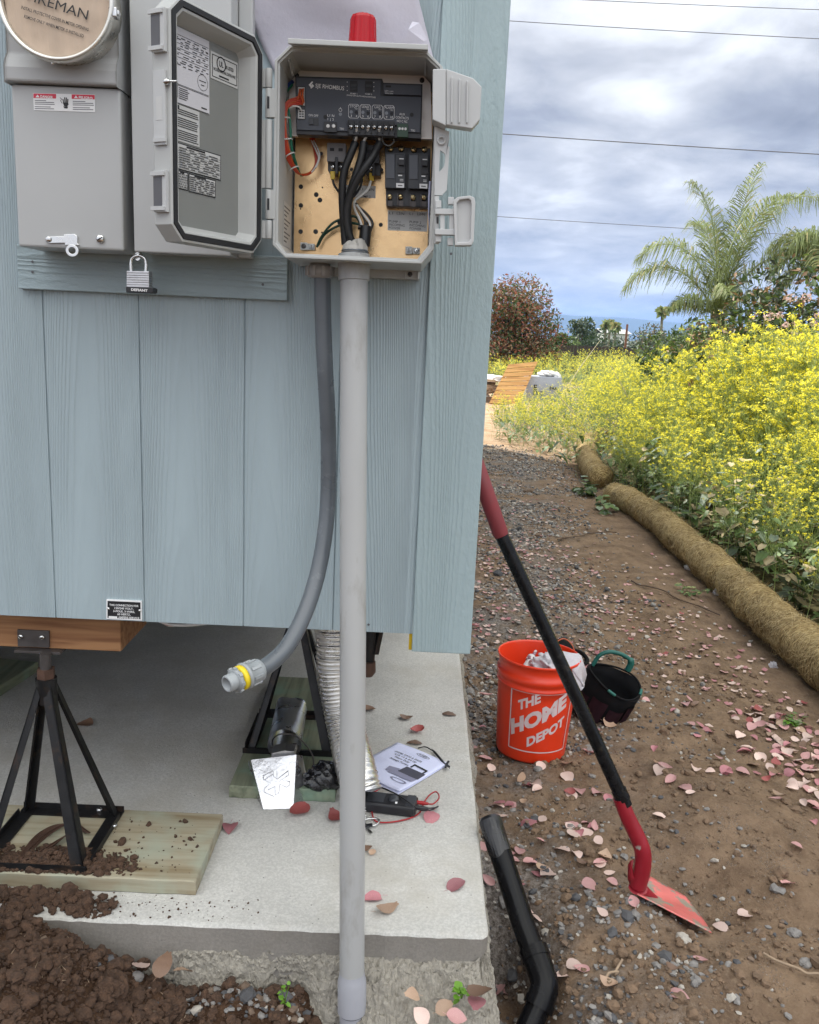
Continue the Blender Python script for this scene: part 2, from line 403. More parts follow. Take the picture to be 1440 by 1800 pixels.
def concrete_mat(name, col, speck=1.0, bump=0.5):
    m = bpy.data.materials.new(name); m.use_nodes = True; nt = m.node_tree; N = nt.nodes; L = nt.links; p = N['Principled BSDF']
    tc = N.new('ShaderNodeTexCoord')
    def noise(sc, d=6, rg=0.6):
        t = N.new('ShaderNodeTexNoise'); L.new(tc.outputs['Object'], t.inputs[0]); t.inputs['Scale'].default_value = sc; t.inputs['Detail'].default_value = d
        t.inputs['Roughness'].default_value = rg; return t.outputs[0]
    def ramp(v, a, b, ca, cb):
        r = N.new('ShaderNodeValToRGB'); L.new(v, r.inputs[0]); r.color_ramp.elements[0].position = a; r.color_ramp.elements[1].position = b
        r.color_ramp.elements[0].color = (*ca, 1); r.color_ramp.elements[1].color = (*cb, 1); return r.outputs[0]
    base = ramp(noise(3.5), 0.3, 0.72, [c * 0.84 for c in col], [c * 1.08 for c in col])
    fine = ramp(noise(160, 5, 0.7), 0.42, 0.60, [0.72] * 3, [1.08] * 3)
    mx = N.new('ShaderNodeMix'); mx.data_type = 'RGBA'; mx.blend_type = 'MULTIPLY'; mx.inputs[0].default_value = 0.55 * speck; L.new(base, mx.inputs[6]); L.new(fine, mx.inputs[7])
    v = N.new('ShaderNodeTexVoronoi'); L.new(tc.outputs['Object'], v.inputs[0]); v.inputs['Scale'].default_value = 48; v.inputs['Randomness'].default_value = 1
    pit = ramp(v.outputs['Distance'], 0.05, 0.12, [0.30] * 3, [1.0] * 3)
    gate = ramp(noise(14, 3), 0.50, 0.56, [1, 1, 1], [0, 0, 0])
    m2 = N.new('ShaderNodeMix'); m2.data_type = 'RGBA'; m2.blend_type = 'LIGHTEN'; m2.inputs[0].default_value = 1.0; L.new(pit, m2.inputs[6]); L.new(gate, m2.inputs[7])
    m3 = N.new('ShaderNodeMix'); m3.data_type = 'RGBA'; m3.blend_type = 'MULTIPLY'; m3.inputs[0].default_value = speck; L.new(mx.outputs[2], m3.inputs[6]); L.new(m2.outputs[2], m3.inputs[7])
    # damp and dusty stains
    st = ramp(noise(2.6, 8, 0.68), 0.48, 0.68, [0, 0, 0], [0.85] * 3)
    m4 = N.new('ShaderNodeMix'); m4.data_type = 'RGBA'; L.new(st, m4.inputs[0]); L.new(m3.outputs[2], m4.inputs[6]); m4.inputs[7].default_value = (*[c * k for c, k in zip(col, (0.74, 0.71, 0.66))], 1)
    L.new(m4.outputs[2], p.inputs['Base Color']); p.inputs['Roughness'].default_value = 0.9; p.inputs['Specular IOR Level'].default_value = 0.25
    bp = N.new('ShaderNodeBump'); bp.inputs['Strength'].default_value = bump; bp.inputs['Distance'].default_value = 0.003; L.new(noise(130, 6, 0.7), bp.inputs['Height']); L.new(bp.outputs[0], p.inputs['Normal'])
    return m

BLUE = (0.345, 0.42, 0.45)
M_siding = siding_mat('blue_siding_paint', BLUE)
M_trim = siding_mat('blue_trim_paint', (0.325, 0.41, 0.43), 0.8, True, pitch=0.16)
M_box = mat('grey_box_paint', (0.425, 0.43, 0.43), 0.42, 0, 0.03, 5, 0.04, 300, 0.0005)
M_plas = mat('grey_enclosure_plastic', (0.43, 0.435, 0.425), 0.48, 0, 0.05, 9, 0.05, 240, 0.0005)
M_plas_l = mat('pale_latch_plastic', (0.47, 0.475, 0.475), 0.45, 0, 0.05, 9)
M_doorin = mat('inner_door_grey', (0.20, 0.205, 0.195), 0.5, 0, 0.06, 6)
M_gasket = mat('black_rubber', (0.012, 0.012, 0.014), 0.6, 0, 0.2, 30)
M_black = mat('black_plastic', (0.016, 0.016, 0.019), 0.42, 0, 0.2, 30)
M_dgrey = mat('slate_module_plastic', (0.055, 0.062, 0.080), 0.5, 0, 0.05, 20)
M_breaker = mat('breaker_grey', (0.035, 0.038, 0.045), 0.45, 0, 0.1, 20)
M_white = mat('white_print', (0.80, 0.80, 0.80), 0.6, 0, 0.02, 20)
M_label = mat('label_silver', (0.50, 0.50, 0.49), 0.4, 0, 0.05, 15)
M_label_w = mat('label_white', (0.56, 0.55, 0.58), 0.5, 0, 0.04, 15)
M_ink = mat('black_ink', (0.012, 0.012, 0.014), 0.6, 0, 0.1, 20)
M_inkg = mat('grey_ink', (0.10, 0.10, 0.11), 0.6, 0, 0.1, 20)
M_redp = mat('red_print', (0.62, 0.035, 0.07), 0.5, 0, 0.05, 20)
M_zinc = mat('gold_zinc_plate', (0.80, 0.54, 0.28), 0.30, 0.85, 0.18, 7, 0.30, 9, 0.006, stretch=(1, 1, 1), col2=(0.56, 0.36, 0.18), c2s=5, c2lo=0.48, c2hi=0.68)  # brown patches painted in to imitate uneven reflections
M_alu = mat('pale_plate', (0.74, 0.68, 0.63), 0.4, 0.35, 0.05, 8, 0.05, 120, 0.0006, stretch=(1, 1, 6))
M_steel = mat('bright_steel', (0.66, 0.66, 0.65), 0.24, 1.0, 0.12, 40)
M_brass = mat('brass_screw', (0.55, 0.43, 0.22), 0.3, 1.0, 0.15, 40)
M_ring = mat('ring_aluminium', (0.70, 0.68, 0.62), 0.32, 0.85, 0.08, 20)
M_card = mat('cardboard', (0.50, 0.39, 0.30), 0.85, 0, 0.10, 6, 0.35, 55, 0.004, stretch=(5, 5, 0.6))
M_pvc = mat('grey_pvc', (0.405, 0.408, 0.405), 0.42, 0, 0.06, 5, 0.05, 160, 0.0006, col2=(0.24, 0.22, 0.19), c2s=13, c2lo=0.56, c2hi=0.80, stretch=(1, 1, 0.35))
M_pvc_b = mat('grey_pvc_lower', (0.36, 0.365, 0.40), 0.38, 0, 0.05, 6)
M_flex = mat('flexible_conduit_grey', (0.105, 0.118, 0.132), 0.34, 0, 0.08, 14, col2=(0.17, 0.185, 0.20), c2s=30, c2lo=0.58, c2hi=0.72)
M_fit = mat('fitting_grey', (0.30, 0.32, 0.33), 0.4, 0, 0.05, 20)
M_yel = mat('yellow_washer', (0.78, 0.58, 0.02), 0.45, 0, 0.05, 20)
M_putty = mat('duct_seal_putty', (0.40, 0.38, 0.35), 0.8, 0, 0.15, 40, 0.6, 70, 0.004)
M_wred = mat('red_wire', (0.50, 0.045, 0.02), 0.4); M_wor = mat('orange_wire', (0.50, 0.085, 0.02), 0.4)
M_wgrn = mat('green_wire', (0.01, 0.14, 0.08), 0.4); M_wblu = mat('blue_wire', (0.02, 0.05, 0.22), 0.4)
M_wwht = mat('white_wire', (0.68, 0.67, 0.64), 0.45); M_wblk = mat('black_wire', (0.012, 0.012, 0.013), 0.45)
M_crimp = mat('yellow_crimp', (0.62, 0.42, 0.02), 0.35)
M_beac = mat('red_lens', (0.50, 0.002, 0.010), 0.10, 0, 0.05, 20, spec=0.45, transl=0.25)
M_paper = mat('pale_paper', (0.64, 0.62, 0.70), 0.7, 0, 0.03, 5, 0.35, 7, 0.02, transl=0.2)
M_sheet = mat('manual_paper', (0.66, 0.69, 0.90), 0.7, 0, 0.03, 8, 0.05, 20, 0.003)
M_blksteel = mat('black_painted_steel', (0.013, 0.013, 0.014), 0.45, 0.3, 0.25, 30, 0.35, 120, 0.0015, col2=(0.055, 0.032, 0.020), c2s=22, c2lo=0.55, c2hi=0.72)
M_rust = mat('rusty_steel', (0.085, 0.045, 0.03), 0.75, 0.2, 0.3, 40, 0.4, 120, 0.0015)
M_plate = mat('dull_plate_steel', (0.095, 0.085, 0.082), 0.55, 0.5, 0.2, 30)
M_beam = wood_mat('fir_beam', (0.37, 0.19, 0.085), (0.20, 0.085, 0.035), 'X', 1.0)
M_pt = wood_mat('treated_board', (0.36, 0.325, 0.235), (0.23, 0.18, 0.105), 'X', 0.8, tint=(0.33, 0.36, 0.28))
M_pt2 = wood_mat('treated_board_green', (0.22, 0.235, 0.16), (0.10, 0.115, 0.075), 'Y', 0.8, tint=(0.17, 0.27, 0.20))
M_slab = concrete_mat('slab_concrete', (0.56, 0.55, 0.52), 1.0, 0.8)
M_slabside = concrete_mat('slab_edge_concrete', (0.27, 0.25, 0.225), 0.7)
M_foot = concrete_mat('rough_footing_concrete', (0.34, 0.315, 0.27), 1.0, 1.0)
M_duct = mat('duct_foil', (0.72, 0.70, 0.66), 0.30, 0.9, 0.15, 30)
M_sheetal = mat('sheet_aluminium', (0.58, 0.58, 0.60), 0.38, 0.85, 0.14, 16, 0.35, 30, 0.004)
M_buck = mat('orange_bucket', (0.72, 0.040, 0.008), 0.38, 0, 0.07, 6, coat=0.1, spec=0.5, col2=(0.55, 0.075, 0.03), c2s=17, c2lo=0.60, c2hi=0.78)
M_hood = mat('crinkled_aluminium', (0.62, 0.62, 0.64), 0.30, 0.95, 0.12, 12, 0.40, 10, 0.014, col2=(0.42, 0.41, 0.42), c2s=30, c2lo=0.6, c2hi=0.7)
M_logo = mat('faded_white_print', (0.62, 0.50, 0.50), 0.55, 0, 0.08, 40)
M_bag = mat('white_plastic_bag', (0.68, 0.66, 0.70), 0.35, 0, 0.04, 20, 0.5, 40, 0.008, transl=0.3)
M_nylon = mat('black_nylon', (0.009, 0.009, 0.010), 0.8, spec=0.1, metal=0, var=0.2, vs_=60, bump=0.4, bs=400, bd=0.001)
M_nylon2 = mat('dark_purple_nylon', (0.024, 0.010, 0.014), 0.8, 0, 0.2, 60, 0.4, 400, 0.001, spec=0.1)
M_greenh = mat('green_handle', (0.01, 0.105, 0.085), 0.5, 0, 0.15, 40)
M_orangetrim = mat('orange_piping', (0.50, 0.13, 0.06), 0.6)
M_grip = mat('red_rubber_grip', (0.19, 0.022, 0.028), 0.6, 0, 0.12, 30, 0.15, 200, 0.001)
M_shaft = mat('black_fibreglass', (0.008, 0.008, 0.009), 0.25, 0, 0.3, 40, spec=0.2, col2=(0.05, 0.042, 0.03), c2s=16, c2lo=0.60, c2hi=0.75)
M_redpaint = mat('scuffed_red_paint', (0.25, 0.008, 0.018), 0.4, 0, 0.12, 25, 0.12, 90, 0.001, col2=(0.30, 0.27, 0.24), c2s=14, c2lo=0.66, c2hi=0.70)
M_blade = mat('worn_blade', (0.62, 0.15, 0.14), 0.38, 0.1, 0.2, 12, 0.35, 60, 0.003, col2=(0.27, 0.235, 0.19), c2s=16, c2lo=0.50, c2hi=0.54)
M_abs = mat('black_drain_plastic', (0.006, 0.006, 0.007), 0.22, 0, 0.2, 20, spec=0.16)
M_tape = mat('black_tape', (0.014, 0.014, 0.016), 0.3, 0, 0.2, 30, 0.3, 40, 0.003)
def straw_mat(name):
    m = bpy.data.materials.new(name); m.use_nodes = True; nt = m.node_tree; N = nt.nodes; L = nt.links; p = N['Principled BSDF']
    tc = N.new('ShaderNodeTexCoord')
    def mapped(sc): q = N.new('ShaderNodeMapping'); q.inputs['Scale'].default_value = sc; L.new(tc.outputs['Object'], q.inputs[0]); return q.outputs[0]
    def noise(v, sc, d=6, rg=0.65): q = N.new('ShaderNodeTexNoise'); L.new(v, q.inputs[0]); q.inputs['Scale'].default_value = sc; q.inputs['Detail'].default_value = d; q.inputs['Roughness'].default_value = rg; return q.outputs[0]
    w = N.new('ShaderNodeTexWave'); w.bands_direction = 'Y'; L.new(tc.outputs['Object'], w.inputs[0]); w.inputs['Scale'].default_value = 17; w.inputs['Distortion'].default_value = 4.5; w.inputs['Detail'].default_value = 3; w.inputs['Detail Scale'].default_value = 2.5
    f = noise(mapped((18, 70, 18)), 2.2); g = noise(mapped((1, 1, 1)), 5.0, 4)
    r = N.new('ShaderNodeValToRGB'); L.new(f, r.inputs[0]); r.color_ramp.elements[0].position = 0.36; r.color_ramp.elements[0].color = (0.13, 0.085, 0.038, 1); r.color_ramp.elements[1].position = 0.64; r.color_ramp.elements[1].color = (0.60, 0.475, 0.26, 1)
    e = r.color_ramp.elements.new(0.5); e.color = (0.36, 0.26, 0.125, 1)
    r2 = N.new('ShaderNodeValToRGB'); L.new(g, r2.inputs[0]); r2.color_ramp.elements[0].position = 0.35; r2.color_ramp.elements[0].color = (0.72, 0.68, 0.62, 1); r2.color_ramp.elements[1].position = 0.62; r2.color_ramp.elements[1].color = (1.1, 1.08, 1.02, 1)
    x = N.new('ShaderNodeMix'); x.data_type = 'RGBA'; x.blend_type = 'MULTIPLY'; x.inputs[0].default_value = 1.0; L.new(r.outputs[0], x.inputs[6]); L.new(r2.outputs[0], x.inputs[7]); L.new(x.outputs[2], p.inputs['Base Color']); p.inputs['Roughness'].default_value = 0.9; p.inputs['Specular IOR Level'].default_value = 0.2
    a = N.new('ShaderNodeMath'); a.operation = 'MULTIPLY_ADD'; L.new(w.outputs['Fac'], a.inputs[0]); a.inputs[1].default_value = 0.6; L.new(f, a.inputs[2])
    b = N.new('ShaderNodeBump'); b.inputs['Strength'].default_value = 1.0; b.inputs['Distance'].default_value = 0.010; L.new(a.outputs[0], b.inputs['Height']); L.new(b.outputs[0], p.inputs['Normal'])
    return m
M_straw = straw_mat('straw_roll')
M_fibre = mat('straw_fibre', (0.52, 0.40, 0.21), 0.85, 0, 0.3, 60)
# ------------------------------------------------------------------ noise and the lie of the land
def _h(i, j, s):
    n = (i * 374761393 + j * 668265263 + s * 1274126177) & 0xFFFFFFFF
    n = ((n ^ (n >> 13)) * 1274126177) & 0xFFFFFFFF
    return ((n ^ (n >> 16)) & 0xFFFF) / 65535.0
def vnoise(x, y, s=0):
    x = np.asarray(x, float); y = np.asarray(y, float)
    i = np.floor(x).astype(np.int64); j = np.floor(y).astype(np.int64); u = x - i; v = y - j
    u = u * u * (3 - 2 * u); v = v * v * (3 - 2 * v)
    return (_h(i, j, s) * (1 - u) + _h(i + 1, j, s) * u) * (1 - v) + (_h(i, j + 1, s) * (1 - u) + _h(i + 1, j + 1, s) * u) * v - 0.5
def fbm(x, y, s=0, o=4, g=0.5):
    t = 0.0; a = 1.0
    for k in range(o): t = t + a * vnoise(x * 2 ** k, y * 2 ** k, s + k); a *= g
    return t
def sst(a, b, x):
    t = np.clip((np.asarray(x, float) - a) / (b - a), 0, 1); return t * t * (3 - 2 * t)
def gz(x, y):
    x = np.asarray(x, float); y = np.asarray(y, float)
    near = np.exp(-((x / 9) ** 2) - (np.maximum(y - 2, 0) / 14) ** 2)
    z = 0.02 * fbm(x * 1.3, y * 1.3, 1, 3) * near + 0.030 * fbm(x * 6, y * 6, 5, 4) * near + 0.010 * fbm(x * 34, y * 34, 9, 3, 0.6) * near
    z = z - 0.01
    front = sst(1.72, 1.60, y) * sst(0.24, 0.16, x)                   # in front of the slab the soil lies a little higher
    z = z + front * (0.025 + 0.060 * sst(-0.10, -0.22, x)) - 0.06 * np.exp(-((x + 0.085) / 0.07) ** 2) * front
    z = z + front * np.clip(0.03 * fbm(x * 14, y * 14, 31, 3), -0.02, 0.03)
    pile = sst(-0.46, -0.74, x + 0.06 * fbm(x * 6, y * 6, 21, 2)) * sst(1.72, 1.60, y)  # the heap of dark soil thrown against the slab's left end
    z = z + pile * (0.145 + 0.05 * fbm(x * 9, y * 9, 23, 4))
    z = z + 0.10 * np.exp(-((x + 0.95) / 0.2) ** 2 - ((y - 1.5) / 0.12) ** 2)
    tr = np.exp(-((x - 0.325 - 0.10 * (1.75 - y)) / 0.075) ** 2) * sst(2.25, 1.90, y)      # trench along the slab's side
    z = z - 0.24 * tr
    z = z + 0.05 * np.exp(-((x - 0.62) / 0.13) ** 2) * sst(2.5, 2.0, y) * sst(1.3, 1.8, y)
    z = z + 0.085 * np.exp(-((x - 1.05) / 0.28) ** 2 - ((y - 2.45) / 0.35) ** 2)         # spoil dug out beside the shovel
    z = z - 0.06 * np.exp(-((x - 0.84) / 0.14) ** 2 - ((y - 2.12) / 0.12) ** 2)
    z = z + 0.045 * np.exp(-((x - 0.95) / 0.30) ** 2 - ((y - 1.75) / 0.14) ** 2)
    z = z + 0.10 * sst(2.2, 4.0, x) * sst(60, 20, y) - 0.03 * sst(1.55, 1.9, x) * sst(2.4, 2.0, x)
    slab = ((x < 0.20) & (x > -7.5) & (y > 1.72) & (y < 15)).astype(float)
    z = z * (1 - slab) - 0.08 * slab
    return z
def gz1(x, y): return float(gz(np.array([x]), np.array([y]))[0])

def graded(lo, hi, step, far_lo, far_hi, g):
    a = list(np.arange(lo, hi, step)); s = step; v = a[-1]
    while v < far_hi: s *= g; v += s; a.append(v)
    s = step; v = lo; b = []
    while v > far_lo: s *= g; v -= s; b.append(v)
    return np.array(b[::-1] + a)

def ground_mat():
    m = bpy.data.materials.new('dirt_and_gravel'); m.use_nodes = True; nt = m.node_tree; N = nt.nodes; L = nt.links; p = N['Principled BSDF']
    tc = N.new('ShaderNodeTexCoord'); sp = N.new('ShaderNodeSeparateXYZ'); L.new(tc.outputs['Object'], sp.inputs[0])
    def noise(sc, d=6, rg=0.6):
        t = N.new('ShaderNodeTexNoise'); L.new(tc.outputs['Object'], t.inputs[0]); t.inputs['Scale'].default_value = sc; t.inputs['Detail'].default_value = d
        t.inputs['Roughness'].default_value = rg; return t.outputs[0]
    def ramp(v, a, b, ca, cb):
        r = N.new('ShaderNodeValToRGB'); L.new(v, r.inputs[0]); r.color_ramp.elements[0].position = a; r.color_ramp.elements[1].position = b
        r.color_ramp.elements[0].color = (*ca, 1); r.color_ramp.elements[1].color = (*cb, 1); return r.outputs[0]
    def mr(v, a, b):
        r = N.new('ShaderNodeMapRange'); r.interpolation_type = 'SMOOTHSTEP'; L.new(v, r.inputs[0]); r.inputs[1].default_value = a; r.inputs[2].default_value = b; return r.outputs[0]
    def mth(op, a, b):
        q = N.new('ShaderNodeMath'); q.operation = op
        for i, v in enumerate((a, b)):
            if isinstance(v, (int, float)): q.inputs[i].default_value = v
            else: L.new(v, q.inputs[i])
        return q.outputs[0]
    def mix(f, a, b):
        q = N.new('ShaderNodeMix'); q.data_type = 'RGBA'; L.new(f, q.inputs[0]); L.new(a, q.inputs[6])
        if isinstance(b, tuple): q.inputs[7].default_value = (*b, 1)
        else: L.new(b, q.inputs[7])
        return q.outputs[2]
    x, y = sp.outputs[0], sp.outputs[1]
    dirt = ramp(noise(7, 8, 0.65), 0.34, 0.68, (0.122, 0.080, 0.052), (0.262, 0.180, 0.118))
    dirt = mix(ramp(noise(90, 5, 0.7), 0.50, 0.66, (0, 0, 0), (0.6, 0.6, 0.6)), dirt, (0.25, 0.18, 0.12))
    grav = ramp(noise(75, 4, 0.7), 0.36, 0.64, (0.060, 0.052, 0.047), (0.29, 0.265, 0.245))
    vo = N.new('ShaderNodeTexVoronoi'); L.new(tc.outputs['Object'], vo.inputs[0]); vo.inputs['Scale'].default_value = 150
    peb = mth('MULTIPLY', mr(vo.outputs['Distance'], 0.42, 0.28), mr(noise(11, 5, 0.7), 0.47, 0.60))
    dirt = mix(mth('MULTIPLY', peb, 0.45), dirt, ramp(vo.outputs['Color'], 0.2, 0.8, (0.10, 0.08, 0.065), (0.34, 0.30, 0.26)))
    gm = mth('MULTIPLY', mr(noise(2.6, 6, 0.65), 0.40, 0.62), mr(mth('ADD', x, mth('MULTIPLY', y, -0.12)), 0.75, -0.15))
    c = mix(gm, dirt, grav)
    # dark moist soil in front of the slab and in the trench
    wet = mth('MULTIPLY', mr(y, 1.72, 1.62), mr(x, 0.24, 0.16))
    soil = ramp(noise(22, 8, 0.7), 0.36, 0.68, (0.024, 0.012, 0.007), (0.105, 0.060, 0.036))
    c = mix(wet, c, soil)
    # beyond the house: sunlit tan painted into the track's dirt, then weedy earth
    pale = ramp(noise(3.0, 8, 0.65), 0.34, 0.66, (0.26, 0.165, 0.095), (0.46, 0.34, 0.24))
    c = mix(mr(mth('ADD', y, mth('MULTIPLY', noise(1.3, 5, 0.6), 2.5)), 12.2, 13.4), c, pale)
    far = ramp(noise(0.6, 8, 0.65), 0.35, 0.65, (0.05, 0.07, 0.02), (0.13, 0.14, 0.05))
    c = mix(mr(mth('ADD', y, mth('MULTIPLY', noise(0.5, 5, 0.6), 8)), 30, 38), c, far)
    weed = ramp(noise(12, 6, 0.65), 0.38, 0.62, (0.035, 0.030, 0.014), (0.085, 0.075, 0.035))
    c = mix(mth('MULTIPLY', mr(x, 2.05, 2.3), mr(y, 13, 10)), c, weed)
    L.new(c, p.inputs['Base Color']); p.inputs['Roughness'].default_value = 0.95; p.inputs['Specular IOR Level'].default_value = 0.15
    bp = N.new('ShaderNodeBump'); bp.inputs['Strength'].default_value = 0.9; bp.inputs['Distance'].default_value = 0.012
    hgt = mth('ADD', mth('ADD', noise(38, 8, 0.7), mth('MULTIPLY', noise(170, 4, 0.7), 0.35)), mth('MULTIPLY', peb, 0.22))
    L.new(hgt, bp.inputs['Height']); L.new(bp.outputs[0], p.inputs['Normal'])
    return m
M_ground = ground_mat()
def make_ground():
    xs = graded(-1.25, 2.3, 0.014, -4500, 4500, 1.055); ys = graded(1.30, 3.3, 0.013, -60, 4500, 1.03)
    X, Y = np.meshgrid(xs, ys); Z = gz(X, Y)
    v = np.stack([X, Y, Z], -1).reshape(-1, 3); nx = len(xs); ny = len(ys)
    i = (np.arange(ny - 1)[:, None] * nx + np.arange(nx - 1)[None, :]).ravel()
    f = np.stack([i, i + 1, i + 1 + nx, i + nx], -1)
    o = build_np('ground', v, f, M_ground, smooth=True); o['kind'] = 'structure'
make_ground()

# ------------------------------------------------------------------ concrete slab and its ragged footing
SLAB_Z = 0.204
def make_slab():
    b = MB(); yf = 1.655
    # front corner slightly worn: the edge is broken up with many points
    n = 60; top = []; bot = []
    edge = [(-7.5, yf)] + [(-1.2 + 1.40 * k / n, yf + 0.004 * (rnd.random() - 0.5)) for k in range(n)] + [(0.205, yf + 0.002), (0.216, yf + 0.012)]
    m_ = 40
    edge += [(0.218 + 0.036 * (k / m_) + 0.003 * (rnd.random() - 0.5), yf + 0.03 + 3.3 * k / m_) for k in range(m_)] + [(0.26, 15.0), (-7.5, 15.0)]
    c = 0.006
    def inset(p, d):
        x, y = p; return (x - d if x > 0.19 else x, y + d if y < 1.7 and x > -7.4 else y)
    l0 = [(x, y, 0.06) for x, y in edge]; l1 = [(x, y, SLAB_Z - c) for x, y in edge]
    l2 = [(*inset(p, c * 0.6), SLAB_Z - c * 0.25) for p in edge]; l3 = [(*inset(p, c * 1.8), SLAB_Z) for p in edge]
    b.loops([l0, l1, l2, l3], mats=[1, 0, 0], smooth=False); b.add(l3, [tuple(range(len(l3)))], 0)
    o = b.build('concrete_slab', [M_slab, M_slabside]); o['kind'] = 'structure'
make_slab()
def make_footing():
    # the concrete that oozed out under the form board: a lumpy skirt in front of the slab and along its right side
    path = [(-0.60 + 0.80 * k / 120, 1.655, 0) for k in range(121)]
    path = [(x, y, -math.pi / 2) for x, y, _ in path]
    for k in range(20): w = -math.pi / 2 + (math.pi / 2) * (k + 1) / 20; path.append((0.20 + 0.014 * math.cos(w), 1.667 + 0.012 * math.sin(w), w))
    path += [(0.216 + 0.036 * k / 260, 1.67 + 3.2 * k / 260, 0.0) for k in range(1, 261)]
    P0 = np.array(path); q = np.linspace(0, len(P0) - 1, len(P0) * 3); P = np.stack([np.interp(q, np.arange(len(P0)), P0[:, c]) for c in range(3)], -1); n = len(P); prof = np.linspace(0, 1, 40)
    V = []
    for j, t in enumerate(prof):
        s = np.arange(n) * 0.0095 / 3
        wfront = np.clip(0.030 + 0.055 * sst(0.56, 0.68, s) + 0.035 * fbm(s * 7, s * 0, 61, 3), 0.012, 0.13) * (1 - 0.95 * np.exp(-((s - 0.525) / 0.055) ** 4))
        wside = np.clip(0.035 + 0.03 * fbm(s * 4, s * 0 + 9, 63, 3), 0.006, 0.075)
        wcorner = 0.03 * np.exp(-((s - 0.87) / 0.12) ** 2)
        k = sst(345, 435, np.arange(n)); w = wfront * (1 - k) + wside * k + wcorner
        taper = sst(0, 75, np.arange(n)); w = w * taper
        d = w * t
        z = 0.142 - 0.125 * t ** 1.3 + (0.016 * fbm(s * 30, t * 6 + s * 0, 71, 4, 0.65) + 0.010 * fbm(s * 110, t * 18 + s * 0, 75, 2)) * (t > 0.01)
        z = z - (1 - taper) * 0.06 + k * 0.02 * (1 - t)
        d = d + 0.010 * fbm(s * 24, t * 8 + s * 0, 73, 4, 0.65) * (t > 0.01)
        V.append(np.stack([P[:, 0] + np.cos(P[:, 2]) * d, P[:, 1] + np.sin(P[:, 2]) * d, z], -1))
    V = np.array(V).reshape(-1, 3)
    i = (np.arange(len(prof) - 1)[:, None] * n + np.arange(n - 1)[None, :]).ravel()
    f = np.stack([i, i + n, i + n + 1, i + 1], -1)
    o = build_np('concrete_footing', V, f, M_foot, smooth=False); o['kind'] = 'structure'
make_footing()

